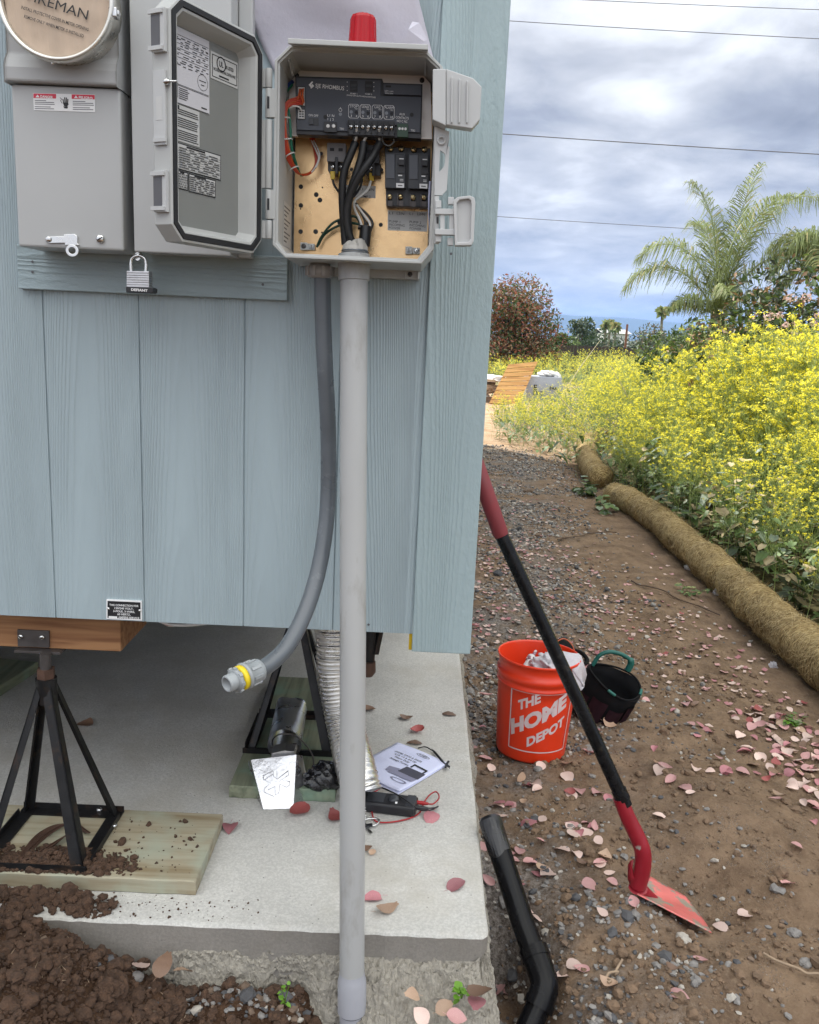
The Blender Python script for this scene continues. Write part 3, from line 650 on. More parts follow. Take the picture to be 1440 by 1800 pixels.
# ------------------------------------------------------------------ the little house on stands
HOUSE = thing('tiny_house', 'pale blue-grey timber-clad house standing on black steel stands', 'house', (-1.2, 1.85, 0.8))
WALL_Y = 1.85; XR = 0.134; XL = -6.2; ZB = 0.832; ZT = 4.15; YB = 13.2  # XL pushed far out of view to keep the space under the floor dark
def siding_profile(x0, x1, grooves, y, d=0.003, w=0.0034, flip=1):
    pts = [(x0, y)]
    for g in grooves:
        pts += [(g - w / 2, y), (g - w / 2 + 0.0006, y + d * flip), (g + w / 2 - 0.0006, y + d * flip), (g + w / 2, y)]
    return pts + [(x1, y)]
def make_house():
    gr = sorted([-0.795 - 0.203 * k for k in range(1, 26)] + [-0.795, -0.592, -0.367, -0.163])
    pr = siding_profile(XL, XR - 0.115, gr, WALL_Y)
    b = MB()
    n = len(pr)
    b.add([(x, y, ZB) for x, y in pr] + [(x, y, ZT) for x, y in pr], [(k, k + 1, n + k + 1, n + k) for k in range(n - 1)])
    # lower lip and back
    b.add([(x, y, ZB) for x, y in pr] + [(XR - 0.115, WALL_Y + 0.018, ZB), (XL, WALL_Y + 0.018, ZB)], [tuple(reversed(range(n + 2)))])
    b.add([(XL, WALL_Y + 0.018, ZB), (XR - 0.115, WALL_Y + 0.018, ZB), (XR - 0.115, WALL_Y + 0.018, ZT), (XL, WALL_Y + 0.018, ZT)], [(1, 0, 3, 2)])
    b.build('front_siding', M_siding, HOUSE)
    b = MB(); b.box(XR - 0.1148, XR + 0.019, WALL_Y - 0.010, WALL_Y - 0.0005, 0.792, ZT)
    b.build('corner_trim', M_trim, HOUSE, bevel=0.0025)
    # right side: siding with grooves running up, and its own corner board
    b = MB(); g2 = [WALL_Y + 0.12 + 0.203 * k for k in range(1, 54)]
    pr = [(y, x) for y, x in siding_profile(WALL_Y + 0.0, YB, g2, XR, 0.003, 0.0034, -1)]
    n = len(pr)
    b.add([(x, y, ZB - 0.02) for y, x in [(q[0], q[1]) for q in pr]] + [(x, y, ZT) for y, x in pr], [(k, k + 1, n + k + 1, n + k) for k in range(n - 1)])
    b.build('side_siding', M_siding, HOUSE)
    b = MB(); b.box(XR + 0.001, XR + 0.019, WALL_Y + 0.0005, WALL_Y + 0.10, 0.792, ZT - 0.01)
    b.build('side_corner_trim', M_trim, HOUSE, bevel=0.002)
    b = MB(); b.box(XL, XR - 0.02, YB - 0.02, YB, ZB, ZT); b.box(XL - 0.02, XL, WALL_Y + 0.01, YB, ZB, ZT)
    b.build('back_siding', M_siding, HOUSE)
    b = MB(); b.box(XL, XR - 0.02, WALL_Y + 0.02, YB - 0.03, ZB + 0.03, ZB + 0.06)
    b.build('floor_underside', mat('floor_plywood', (0.055, 0.048, 0.042), 0.8, 0, 0.2, 5), HOUSE)  # underside coloured near-black to deepen the shade below it
    b = MB(); b.box(XL - 0.15, XR + 0.06, WALL_Y - 0.05, YB + 0.1, ZT + 0.002, ZT + 0.10); b.build('roof', mat('roof_metal', (0.25, 0.26, 0.27), 0.5, 0.3), HOUSE)
    # timber beam under the floor with its square end
    b = MB(); b.box(-6.0, -0.673, 1.92, 2.12, 0.728, ZB + 0.028); b.build('floor_beam', M_beam, HOUSE, bevel=0.003)
    # steel chassis rail further in
    b = MB(); b.box(-6.0, 0.0, 2.28, 2.34, 0.70, 0.828); b.build('chassis_rail', M_blksteel, HOUSE)
    b = MB(); b.box(-0.42, -0.10, 1.874, 1.90, 0.8275, 0.86); b.build('sill_plate', M_beam, HOUSE)
    b = MB(); b.box(0.012, 0.021, 1.853, 1.868, 0.792, 0.8315); b.build('shim', M_crimp, HOUSE)
    # cables tied up under the floor
    b = MB(); ms = [M_wwht, M_wwht, M_wor, M_wblk, M_wwht]
    for k in range(5):
        b.tube(spline([(-0.69 + 0.02 * k, 2.02 + 0.01 * k, 0.835), (-0.60, 1.99 + 0.012 * k, 0.785 - 0.006 * k), (-0.52, 1.98 + 0.01 * k, 0.782 + 0.005 * (k % 2)), (-0.43, 2.0 + 0.015 * k, 0.800), (-0.38, 2.06, 0.835)]), 0.0042, 6, k)
    b.build('cable_bundle', ms, HOUSE)
    # drop leg of the chassis, ending in a rusty foot
    f0 = at(649, 1178, 2.3)
    b = MB(); b.tube([(f0.x + 0.002, 2.3, 0.86), (f0.x - 0.002, 2.3, f0.z + 0.02)], 0.017, 12); b.bar((f0.x + 0.055, 2.36, 0.86), (f0.x + 0.012, 2.3, f0.z + 0.05), 0.02, 0.02)
    lg = b.build('drop_leg', M_blksteel, HOUSE)
    b = MB(); b.tube([(f0.x - 0.004, 2.295, f0.z + 0.03), (f0.x - 0.006, 2.295, f0.z), (f0.x - 0.007, 2.294, f0.z - 0.014)], [0.022, 0.026, 0.018], 12); b.build('foot', M_rust, lg)
    # flat board behind the meter
    x0 = at(30, 470, 1.83).x; x1 = at(505, 500, 1.83).x; z0 = at(270, 518, 1.83).z
    b = MB(); b.box(x0, x1, 1.831, 1.8495, z0, z0 + 0.089); b.box(x0 + 0.02, x1 - 0.3, 1.835, 1.8493, z0 + 0.0895, 2.5)
    b.build('mounting_board', siding_mat('blue_board_paint', (0.30, 0.375, 0.40), 0.9, True, 'X', 0.09, 0.0), HOUSE, bevel=0.002)
    # nail heads
    for px, py, Y in ((793, 446, 1.829), (648, 1098, 1.848), (57, 460, 1.829), (57, 478, 1.829), (462, 500, 1.829)): b = MB(); b.disc(at(px, py, Y), 0.0028, (0, -1, 0), 0, 10); b.build('nail', M_inkg, HOUSE)
make_house()

# nameplate screwed to the wall
def make_nameplate():
    t = thing('nameplate', 'small black plate with white lettering screwed to the wall bottom', 'nameplate', at(218, 1089, 1.848))
    q = [(187, 1054), (249, 1057), (249, 1091), (187, 1088)]
    b = MB(); b.ppx(q, 1.8455, 1.8498, 1); b.ppx([(189, 1056.3), (247, 1059), (247, 1088.7), (189, 1086)], 1.8452, 1.8456, 0)
    b.build('plate', [M_ink, M_white], t)
    b = MB()
    for s, x, y, w in (('THIS CONNECTION FOR', 218, 1066.0, 51), ('120/240 VOLT,', 218, 1071.3, 33), ('3-POLE, 3-WIRE,', 218, 1076.6, 38), ('60 HERTZ,', 218, 1081.7, 23)):
        b.wtext(s, x, y, 1.8449, 3.5, 0, 0.02, 'C', w)
    b.wtext('AMPERE SERVICE', 208, 1086.6, 1.8449, 3.4, 0, 0.02, 'L', 37)
    b.ppx([(191, 1083), (206, 1083.6), (206, 1087), (191, 1086.4)], 1.8449, 1.8451, 0)
    b.build('lettering', M_white, t)
    for x, y in ((190.5, 1070), (245.5, 1073.5)):
        b = MB(); c = at(x, y, 1.845); b.lathe([(0.0032, 0), (0.0028, 0.0012), (0.0, 0.0016)], Matrix.Translation(c) @ Matrix.Rotation(R(90), 4, 'X'), 12); b.build('screw', M_steel, t)
make_nameplate()
FACE = Matrix.Rotation(R(90), 4, 'X')                     # lathe axis turned to look at the viewer (-Y)
def screw(parent, px, py, Y, rpx, m, name='screw', slot=True, depth=0.002):
    c = at(px, py, Y); r = rpx * scale_at(px, py, Y); b = MB()
    b.lathe([(r, 0), (r, depth * 0.6), (r * 0.75, depth), (0.0, depth * 1.05)], Matrix.Translation(c) @ FACE, 14)
    if slot:
        a = rnd.uniform(0, 3.1); w = Vector((math.cos(a), 0, math.sin(a)))
        b.bar(c + Vector((0, -depth * 1.08, 0)) - w * r * 0.7, c + Vector((0, -depth * 1.08, 0)) + w * r * 0.7, r * 0.28, r * 0.1, 1, (0, 1, 0))
    return b.build(name, [m, M_ink], parent)
def wire(b, pts, r, m=0, seg=8, n=6):
    b.tube(spline([at(x, y, Y) for x, y, Y in pts], n), r, seg, m)

# ------------------------------------------------------------------ meter base on the left
def make_meter():
    t = thing('meter_box', 'grey steel meter base with round cardboard-filled ring and danger sticker', 'meter box', at(120, 437, 1.78))
    x0, x1 = -0.783, -0.578; zb = 1.634; zs = 1.926
    b = MB(); b.box(x0, x1, 1.722, 1.830, zb, zs); b.build('lower_cover', M_box, t, bevel=0.004)
    b = MB()
    pr = [(1.706, zs + 0.002), (1.706, zs + 0.026), (1.712, zs + 0.040), (1.721, zs + 0.052), (1.721, 2.42)]
    xl, xr = x0 - 0.003, x1 + 0.001
    for i in range(len(pr) - 1):
        (ya, za), (yb, zb_) = pr[i], pr[i + 1]
        b.add([(xl, ya, za), (xr, ya, za), (xr, yb, zb_), (xl, yb, zb_)], [(0, 1, 2, 3)])
    for x, o in ((xl, 1), (xr, 0)):
        P = [(x, y, z) for y, z in pr] + [(x, 1.829, 2.42), (x, 1.829, zs + 0.002)]
        b.add(P, [tuple(reversed(range(len(P)))) if o else tuple(range(len(P)))])
    b.add([(xl, 1.706, zs + 0.002), (xr, 1.706, zs + 0.002), (xr, 1.829, zs + 0.002), (xl, 1.829, zs + 0.002)], [(3, 2, 1, 0)])
    b.add([(xl, 1.721, 2.42), (xr, 1.721, 2.42), (xr, 1.829, 2.42), (xl, 1.829, 2.42)], [(0, 1, 2, 3)])
    b.build('upper_cover', M_box, t, bevel=0.004)
    c = at(98, -3, 1.655); T = Matrix.Translation((c.x, 1.655, c.z)) @ FACE
    b = MB()
    b.lathe([(0.094, -0.068), (0.096, -0.020)], T, 56)
    b.lathe([(0.0945, -0.018), (0.101, -0.016), (0.1045, -0.006), (0.1040, 0.004), (0.100, 0.008), (0.0955, 0.004), (0.0945, -0.004)], T, 72)
    rg = b.build('sealing_ring', M_ring, t)
    b = MB(); b.box(c.x + 0.099, c.x + 0.108, 1.652, 1.670, c.z - 0.026, c.z - 0.010); b.box(c.x + 0.1075, c.x + 0.111, 1.655, 1.666, c.z - 0.022, c.z - 0.014); b.build('clasp', M_steel, rg, bevel=0.002)
    b = MB(); seg = 60; V = []; F = []
    n = 22
    for i in range(n + 1):
        for k in range(seg):
            r = 0.0945 * i / n; w = 2 * math.pi * k / seg; x = r * math.cos(w); z = r * math.sin(w)
            d = 0.0012 * math.sin(x * 520) * 0.5 + 0.004 * float(fbm(x * 22 + 5, z * 22, 3, 3))
            V.append((c.x + x, 1.660 + d, c.z + z))
    for i in range(n):
        for k in range(seg): F.append((i * seg + k, (i + 1) * seg + k, (i + 1) * seg + (k + 1) % seg, i * seg + (k + 1) % seg))
    b.add(V, F, 0, True); cd = b.build('cardboard_disc', M_card, t)
    b = MB(); a = -0.262
    b.wtext('FIREMAN', 100, 17, 1.6555, 16, 0, 0.0, 'C', 108, a)
    b.wtext('INSTALL PROTECTIVE COVER IN METER OPENING', 37, 15, 1.6555, 5.2, 0, 0.012, 'L', 121, a)
    b.wtext('REMOVE ONLY WHEN METER IS INSTALLED', 42, 31, 1.6555, 5.2, 0, 0.012, 'L', 107, a)
    b.build('lettering', M_ink, cd)
    # danger sticker
    Y = 1.7215; b = MB()
    b.ppx([(58, 163.5), (167, 166), (167, 197), (59.5, 193.5)], Y - 0.0004, Y + 0.0002, 0)
    b.ppx([(58.6, 164), (98.5, 165), (98.5, 173), (58.8, 172)], Y - 0.0007, Y - 0.0003, 1)
    b.ppx([(126, 165.7), (166.4, 166.6), (166.4, 174.4), (126, 173.5)], Y - 0.0007, Y - 0.0003, 1)
    for x, y in ((62.5, 171), (130, 172.5)): b.ppx([(x + 3.5, y - 5), (x + 7, y), (x, y - .2)], Y - 0.0010, Y - 0.0006, 0)
    b.wtext('DANGER', 71, 171.5, Y - 0.001, 4.2, 0, 0.03, 'L', 22, R(-2)); b.wtext('PELIGRO', 138.5, 173, Y - 0.001, 4.2, 0, 0.03, 'L', 24, R(-2))
    for i, (w, g) in enumerate(((20, 0), (34, 0), (35, 0), (28, 3), (34, 3))):
        y = 175.6 + i * 3.2 + g * 0.5
        b.ppx([(61, y), (61 + w, y + 0.6), (61 + w, y + 1.8), (61, y + 1.2)], Y - 0.0007, Y - 0.0003, 3)
        y += 1.6; b.ppx([(128, y), (128 + w + 2, y + 0.6), (128 + w + 2, y + 1.8), (128, y + 1.2)], Y - 0.0007, Y - 0.0003, 3)
    # shocked hand
    for k, (xa, ya, xb, yb) in enumerate(((112.2, 182, 110.6, 174), (114.4, 181, 113.6, 170.8), (116.6, 181, 116.6, 171.2), (118.7, 182, 119.4, 173.6))):
        b.bar(at(xa, ya, Y - 0.0007), at(xb, yb, Y - 0.0007), 0.0018, 0.0004, 2, (0, 1, 0))
    b.ppx([(110.5, 180), (119.8, 180.5), (120.5, 184), (117.5, 187), (112.5, 186.5)], Y - 0.0008, Y - 0.0004, 2); b.ppx([(111, 187), (119.6, 187), (118.4, 190.6), (113, 190)], Y - 0.0008, Y - 0.0004, 2)
    b.tube([at(105.5, 171.5, Y - 0.0005), at(108.5, 174, Y - 0.0005), at(106.5, 177, Y - 0.0005), at(109.5, 181.5, Y - 0.0005)], 0.0006, 5, 2)
    b.build('danger_sticker', [M_white, M_redp, M_ink, M_inkg], t)
    # hasp
    b = MB(); Y = 1.718
    b.ppx([(79, 418), (84, 415.5), (112, 415), (112, 412), (131, 411), (136, 415), (136, 428), (140, 431), (114, 431), (114, 427), (86, 427.5), (80, 424)], Y, Y + 0.004, 0)
    P = [at(127, 440.5, Y)]; k = scale_at(127, 440, Y)
    L0 = [(P[0].x + 11.5 * k * math.cos(a), Y - 0.001, P[0].z + 10.5 * k * math.sin(a)) for a in [2 * math.pi * i / 20 for i in range(20)]]
    L1 = [(P[0].x + 6 * k * math.cos(a), Y - 0.001, P[0].z + 5.5 * k * math.sin(a)) for a in [2 * math.pi * i / 20 for i in range(20)]]
    b.loops([[(x, y + 0.003, z) for x, y, z in L0], L0, L1, [(x, y + 0.003, z) for x, y, z in L1]])
    hp = b.build('hasp', M_steel, t, bevel=0.0008)
    screw(hp, 85.5, 420.5, Y - 0.0005, 5, M_steel, 'rivet', False)
    screw(t, 177, 420, 1.7218, 7.5, M_steel, 'screw', True, 0.005)
    for x in (93, 120): screw(t, x, 111, 1.70, 3.2, M_steel, 'ring_screw', False)
make_meter()

# ------------------------------------------------------------------ breaker box behind the open door
def make_panel_box():
    t = thing('breaker_box', 'plain pale grey electrical box behind the open enclosure door', 'electrical box', at(320, 446, 1.78))
    b = MB(); b.box(-0.558, -0.373, 1.737, 1.830, 1.637, 2.45); b.build('body', M_box, t, bevel=0.003)
    b = MB(); b.box(-0.372, -0.345, 1.80, 1.829, 1.637, 2.45); b.build('side_flange', M_box, t, bevel=0.002)
    b = MB(); b.box(-0.560, -0.371, 1.729, 1.7365, 1.634, 2.46); b.build('front_cover', M_box, t, bevel=0.0025)
    b = MB(); p = at(242, 448, 1.75); b.loops([[(p.x + 0.006 * math.cos(a), 1.75 + q, p.z - 0.003 + 0.008 * math.sin(a)) for a in [2 * math.pi * i / 12 for i in range(12)]] for q in (-0.0015, 0.0015)], 0, False, True, True)
    b.build('lock_tab', M_steel, t)
make_panel_box()

def make_padlock():
    t = thing('padlock', 'laminated steel padlock with black bumper hanging under the grey box', 'padlock', at(245, 515, 1.75))
    Y = 1.733
    b = MB()
    for k in range(7):
        ya = 476 + 29 * k / 7; yb = 476 + 29 * (k + 1) / 7 - 0.5
        b.ppx([(222.5, ya), (262, ya + 0.8), (262, yb + 0.8), (222.5, yb)], Y, Y + 0.024, 0)
    b.ppx([(223, 477), (261.5, 478), (261.5, 505), (223, 504)], Y + 0.0008, Y + 0.0225, 1)
    b.build('lock_body', [M_sheetal, M_plate], t, bevel=0.0006)
    b = MB(); b.ppx([(221.5, 503.5), (266, 505), (269.5, 507), (269.5, 514), (266, 515.5), (221.5, 514)], Y - 0.002, Y + 0.026, 0); bp = b.build('bumper', M_black, t, bevel=0.001)
    b = MB(); b.wtext('DEFIANT', 245, 511.8, Y - 0.0026, 4.0, 0, 0.04, 'C', 29, R(-1.5)); b.build('lettering', M_white, bp)
    b = MB(); Ys = Y + 0.012
    b.tube(spline([at(x, y, Ys) for x, y in ((231, 478), (230.5, 462), (233, 453.5), (243.5, 449), (254, 454), (257, 463), (256.5, 479))], 5), 0.0036, 10); b.build('shackle', M_steel, t)
make_padlock()

# ------------------------------------------------------------------ the open control panel
YR = 1.62                                                   # front of the rim
YBK = 1.795                                                 # face of the back plate
PANEL = thing('control_panel', 'open grey plastic pump control panel with wiring and breakers inside', 'control panel', at(625, 455, 1.74))
OUT = [(511, 80), (750, 86), (776, 117), (766, 437), (741, 463), (501, 453), (480, 430), (482, 106)]
INN = [(513, 91), (748, 97), (765, 119), (758, 430), (734, 454), (502, 445), (489, 424), (491, 109)]
def make_enclosure():
    O = [at(x, y, YR) for x, y in OUT]; I = [at(x, y, YR) for x, y in INN]
    for L in (O, I):                                          # true up the long sides
        for a, c in ((0, 1), (4, 5)): z = (L[a].z + L[c].z) / 2; L[a].z = L[c].z = z
        for a, c in ((2, 3), (6, 7)): x = (L[a].x + L[c].x) / 2; L[a].x = L[c].x = x
    O.reverse(); I.reverse()
    back = lambda L, y: [Vector((p.x, y, p.z)) for p in L]
    mid = [(o * 0.45 + i * 0.55) for o, i in zip(O, I)]
    b = MB()
    b.loops([back(O, 1.827), O, mid, back(mid, YR + 0.004), back(I, YR + 0.0042), back(I, 1.812)])
    b.add(back(I, 1.812), [tuple(range(8))]); b.add(back(O, 1.827), [tuple(reversed(range(8)))])
    box = b.build('box', M_plas, PANEL, bevel=0.001)
    # hood along the top
    b = MB(); a, c = at(504, 68, YR - 0.045), at(753, 77, YR - 0.045)
    z1 = (a.z + c.z) / 2; zt = O[-1].z
    pr = [(YR - 0.046, z1), (YR + 0.03, zt + 0.004), (YR + 0.03, zt - 0.002), (YR - 0.0005, zt - 0.0025), (YR - 0.044, z1 - 0.0085), (YR - 0.046, z1 - 0.0085)]
    x0, x1 = a.x + 0.002, c.x
    b.loops([[(x0, y, z) for y, z in pr], [(x1, y, z) for y, z in pr]], 0, False, True, True); b.build('hood', M_plas, PANEL, bevel=0.0012)
    # ribs under the hood inside
    for px in (508, 748):
        b = MB(); p = at(px, 100, YR + 0.02); b.bar(p, p + Vector((0, 0.05, -0.012)), 0.003, 0.012); b.build('inner_rib', M_plas_l, box)
    # back plate with holes
    b = MB(); b.box(-0.258, 0.012, YBK, YBK + 0.003, 1.640, 1.984); bpz = b.build('back_plate', M_zinc, PANEL)
    for x, y, r in ((529, 328, 4), (556, 342, 4.2), (562.5, 351.5, 4.2), (529, 361, 4), (567, 329.5, 1.5), (597, 391, 4), (643.5, 393, 4), (669.5, 395, 3.6), (528.5, 407, 4), (555, 407, 4.2), (566, 408.5, 1.6), (528.5, 367, 1.2)):
        b = MB(); b.disc(at(x, y, YBK - 0.0004), r * scale_at(x, y, YBK), (0, -1, 0), 0, 14); b.build('screw_hole', M_ink, bpz)
    # rating label on the left inside wall
    xw = I[1].x + 0.0006
    xw = min(p.x for p in I) + 0.0006
    b = MB(); b.box(xw, xw + 0.0004, 1.68, 1.775, 1.655, 1.735)
    for k in range(9): b.box(xw + 0.0004, xw + 0.0007, 1.688, 1.76 - 0.02 * (k % 3), 1.725 - 0.0078 * k, 1.7275 - 0.0078 * k, 1)
    b.build('wall_label', [M_label, M_inkg], box)
make_enclosure()

def make_beacon():
    c = at(637.5, 70, 1.725); top = at(637.5, 26, 1.725).z; z0 = 1.994; h = top - z0
    b = MB(); n = 48; prof = [(0.0275, 0), (0.0270, 0.004), (0.0232, h - 0.008), (0.021, h - 0.003), (0.015, h), (0, h + 0.0005)]
    V = []; F = []
    for r, z in prof:
        for k in range(n): w = 2 * math.pi * k / n; q = r * (1 + 0.03 * math.cos(k * math.pi / 2)); V.append((c.x + q * math.cos(w), 1.725 + q * math.sin(w), z0 + z))
    for i in range(len(prof) - 1):
        for k in range(n): F.append((i * n + k, i * n + (k + 1) % n, (i + 1) * n + (k + 1) % n, (i + 1) * n + k))
    b.add(V, F, 0, False); b.build('alarm_beacon', M_beac, PANEL)
make_beacon()

def make_door():
    H = at(463, 300, YR); d = Vector((-0.46, -0.888, 0)).normalized(); nrm = Vector((0.888, -0.46, 0)).normalized()
    if abs(nrm.dot(d)) > 0.01: nrm = Vector((-d.y, d.x, 0)) if Vector((-d.y, d.x, 0)).x > 0 else Vector((d.y, -d.x, 0))
    W = 0.234; z0, z1 = 1.630, 1.990
    def P(u, z, k): return Vector((H.x, H.y, 0)) + d * u + nrm * k + Vector((0, 0, z))
    def octo(i, k, c=0.024):
        a, b_, e, f = 0.004 + i, W - i, z0 + i, z1 - i; c = max(0.004, c - 0.586 * i)
        # seen from the inner face: counter-clockwise
        return [P(u, z, k) for u, z in ((a, e + c), (a, f - c), (a + c, f), (b_ - c, f), (b_, f - c), (b_, e + c), (b_ - c, e), (a + c, e))][::-1]
    root = MB()
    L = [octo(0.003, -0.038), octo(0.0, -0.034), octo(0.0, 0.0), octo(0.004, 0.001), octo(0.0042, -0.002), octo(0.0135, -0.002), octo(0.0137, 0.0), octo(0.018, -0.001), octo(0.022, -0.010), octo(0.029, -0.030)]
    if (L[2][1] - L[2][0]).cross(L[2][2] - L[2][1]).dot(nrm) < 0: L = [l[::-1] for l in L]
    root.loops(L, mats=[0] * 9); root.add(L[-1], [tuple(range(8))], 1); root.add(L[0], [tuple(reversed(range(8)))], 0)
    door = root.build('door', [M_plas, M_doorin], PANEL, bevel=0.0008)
    b = MB(); G = [octo(0.0044, -0.0018), octo(0.0046, 0.0025), octo(0.0125, 0.0025), octo(0.0133, -0.0018)]
    if (G[1][1] - G[1][0]).cross(G[1][2] - G[1][1]).dot(nrm) < 0: G = [g[::-1] for g in G]
    b.loops(G); b.build('gasket', M_gasket, door)
    # latch keepers on the free edge
    def B(u0, u1, za, zb, k0, k1, b, m=0):
        c = [P(u0, za, k0), P(u1, za, k0), P(u1, za, k1), P(u0, za, k1), P(u0, zb, k0), P(u1, zb, k0), P(u1, zb, k1), P(u0, zb, k1)]
        b.hexa(c, m)
    for za, zb in ((1.905, 1.966), (1.672, 1.734)):
        b = MB(); B(W + 0.0003, W + 0.007, za, zb, -0.030, -0.004, b); B(W + 0.007, W + 0.0105, za + 0.002, za + 0.008, -0.034, -0.006, b); B(W + 0.007, W + 0.0105, zb - 0.008, zb - 0.002, -0.034, -0.006, b)
        B(W + 0.0072, W + 0.0076, za + 0.009, zb - 0.009, -0.030, -0.012, b, 1); b.build('latch_keeper', [M_plas_l, M_inkg], door, bevel=0.0006)
    b = MB(); B(W + 0.0003, W + 0.0045, 1.772, 1.880, -0.030, -0.006, b); B(W + 0.0046, W + 0.0075, 1.776, 1.782, -0.030, -0.004, b)
    B(W + 0.0046, W + 0.0050, 1.808, 1.842, -0.024, -0.012, b, 1); b.build('lock_tab', [M_plas_l, M_label], door, bevel=0.0008)
    b = MB(); q = P(W + 0.004, 1.862, -0.006); b.tube([q, q + nrm * 0.006, q + nrm * 0.010], [0.0042, 0.0052, 0.002], 12); b.tube([q + nrm * 0.01, q + nrm * 0.02 + d * -0.004], 0.0018, 8); b.build('door_screw', M_steel, door)
    # stickers on the inner face: the picture's corners met with the recess plane
    kp = -0.0297
    def onp(x, y, k=kp):
        r_ = ray(x, y); o = Vector((H.x, H.y, 0)) + nrm * k
        t_ = (o - EYEV).dot(nrm) / r_.dot(nrm); w = EYEV + r_ * t_
        return (w - Vector((H.x, H.y, 0))).dot(d), w.z
    def plate(b, q, m, k):
        u0 = sum(onp(*q[i])[0] for i in (0, 3)) / 2; u1 = sum(onp(*q[i])[0] for i in (1, 2)) / 2
        za = sum(onp(*q[i])[1] for i in (2, 3)) / 2; zb = sum(onp(*q[i])[1] for i in (0, 1)) / 2
        u0, u1 = max(u0, u1), min(u0, u1)
        u0 = min(u0, W - 0.0300)
        c = [P(u0, za, k), P(u1, za, k), P(u1, zb, k), P(u0, zb, k)]
        b.prism(c, nrm * -0.0003, m); return u0, u1, za, zb
    def line(b, u0, u1, z, h, k, m=1): b.prism([P(u0, z - h / 2, k), P(u1, z - h / 2, k), P(u1, z + h / 2, k), P(u0, z + h / 2, k)], nrm * -0.0002, m)
    def txt(b, s, u, z, h, k, w=None, al='L'): b.text(s, P(u, z, k), -d * (h / 0.7), Vector((0, 0, h / 0.7)), 1, 0.02, al, w)
    k1 = kp + 0.0006; k2 = kp + 0.0011
    # wiring sheet
    b = MB(); u0, u1, za, zb = plate(b, [(304, 40), (367, 75), (368, 203), (306, 177)], 0, k1); w = u0 - u1; h = zb - za
    for f in (0.10, 0.21, 0.27, 0.33, 0.39, 0.745, 0.76, 0.995): line(b, u0 - 0.002, u1 + 0.002, zb - h * f, 0.0006, k2)
    for f in (0.13, 0.16, 0.185, 0.24, 0.30, 0.36, 0.43, 0.46, 0.49): 
        u = u0 - w * 0.04
        while u > u1 + w * 0.06:
            l = rnd.uniform(0.05, 0.16) * w; line(b, u, max(u - l, u1 + w * 0.03), zb - h * f + rnd.uniform(-.001, .001), 0.0013, k2); u -= l + rnd.uniform(0.05, 0.12) * w
    for j in range(6): line(b, u0 - w * 0.13, u0 - w * rnd.uniform(0.33, 0.42), zb - h * (0.79 + 0.027 * j), 0.0012, k2)
    line(b, u0 - w * 0.05, u0 - w * 0.10, zb - h * 0.83, 0.022, k2)
    c = (u1 + w * 0.20, zb - h * 0.60); b.loops([[P(c[0] + r * math.cos(a), c[1] + r * math.sin(a), k2) for a in [2 * math.pi * i / 24 for i in range(24)]] for r in (0.0125, 0.0118)], 1)
    line(b, c[0] + 0.008, c[0] - 0.008, c[1] + 0.002, 0.0012, k2); line(b, c[0] + 0.004, c[0] - 0.004, c[1] - 0.004, 0.0012, k2)
    line(b, u1 + w * 0.24, u1 + w * 0.08, zb - h * 0.945, 0.002, k2)
    b.build('wiring_sheet', [M_label_w, M_ink], door)
    # listing sticker
    b = MB(); u0, u1, za, zb = plate(b, [(369.5, 87), (417, 112), (417.5, 157), (370, 136)], 0, k1); w = u0 - u1; h = zb - za
    for z in (zb - h * 0.10, za + h * 0.10): line(b, u0 - w * 0.05, u1 + w * 0.04, z, 0.0011, k2)
    for u in (u0 - w * 0.05, u1 + w * 0.05): line(b, u, u - 0.0013, (za + zb) / 2, h * 0.80, k2)
    c = (u0 - w * 0.38, zb - h * 0.34); b.loops([[P(c[0] + r * math.cos(a), c[1] + r * math.sin(a), k2) for a in [2 * math.pi * i / 24 for i in range(24)]] for r in (0.0118, 0.0098)], 1)
    txt(b, 'UL', c[0], c[1] - 0.004, 0.0085, k2, 0.011, 'C'); txt(b, 'US LISTED', u0 - w * 0.52, zb - h * 0.43, 0.0055, k2, w * 0.32)
    txt(b, 'ENCLOSED INDUSTRIAL CONTROL PANEL', u0 - w * 0.10, zb - h * 0.66, 0.0046, k2, w * 0.82); line(b, u0 - w * 0.30, u0 - w * 0.66, zb - h * 0.80, 0.0024, k2)
    b.build('listing_sticker', [M_label, M_ink], door)
    # notice, instruction and rating stickers
    b = MB(); u0, u1, za, zb = plate(b, [(309, 180), (350, 199), (350.5, 258), (310.5, 247)], 0, k1); w = u0 - u1; h = zb - za
    for j in range(15):
        if j in (3, 9): continue
        line(b, u0 - w * 0.04, u1 + w * (0.05 + 0.1 * rnd.random()), zb - h * (0.12 + 0.058 * j), 0.0013, k2)
    line(b, u0 - w * 0.04, u0 - w * 0.12, zb - h * 0.06, 0.005, k2); b.build('notice_sticker', [M_label, M_ink], door)
    def framed(q, rows, name, bold=0):
        b = MB(); u0, u1, za, zb = plate(b, q, 1, k1); e = 0.0018; w = u0 - u1; h = zb - za
        b.prism([P(u0 - e, za + e, k1 + 0.0004), P(u1 + e, za + e, k1 + 0.0004), P(u1 + e, zb - e, k1 + 0.0004), P(u0 - e, zb - e, k1 + 0.0004)], nrm * -0.0002, 0)
        line(b, u0 - w * 0.2, u0 - w * 0.62, zb - h * 0.09, 0.0028, k1 + 0.0008)
        for j in range(rows):
            z = zb - h * (0.17 + 0.80 * j / rows); u = u0 - w * 0.04
            line(b, u0 - e, u1 + e, z - h * 0.32 / rows, 0.0004, k1 + 0.0008)
            while u > u1 + w * 0.1:
                l = rnd.uniform(0.06, 0.25) * w; line(b, u, max(u - l, u1 + w * 0.04), z, 0.0011, k1 + 0.0008); u -= l + rnd.uniform(0.03, 0.12) * w
        b.build(name, [M_label, M_ink], door)
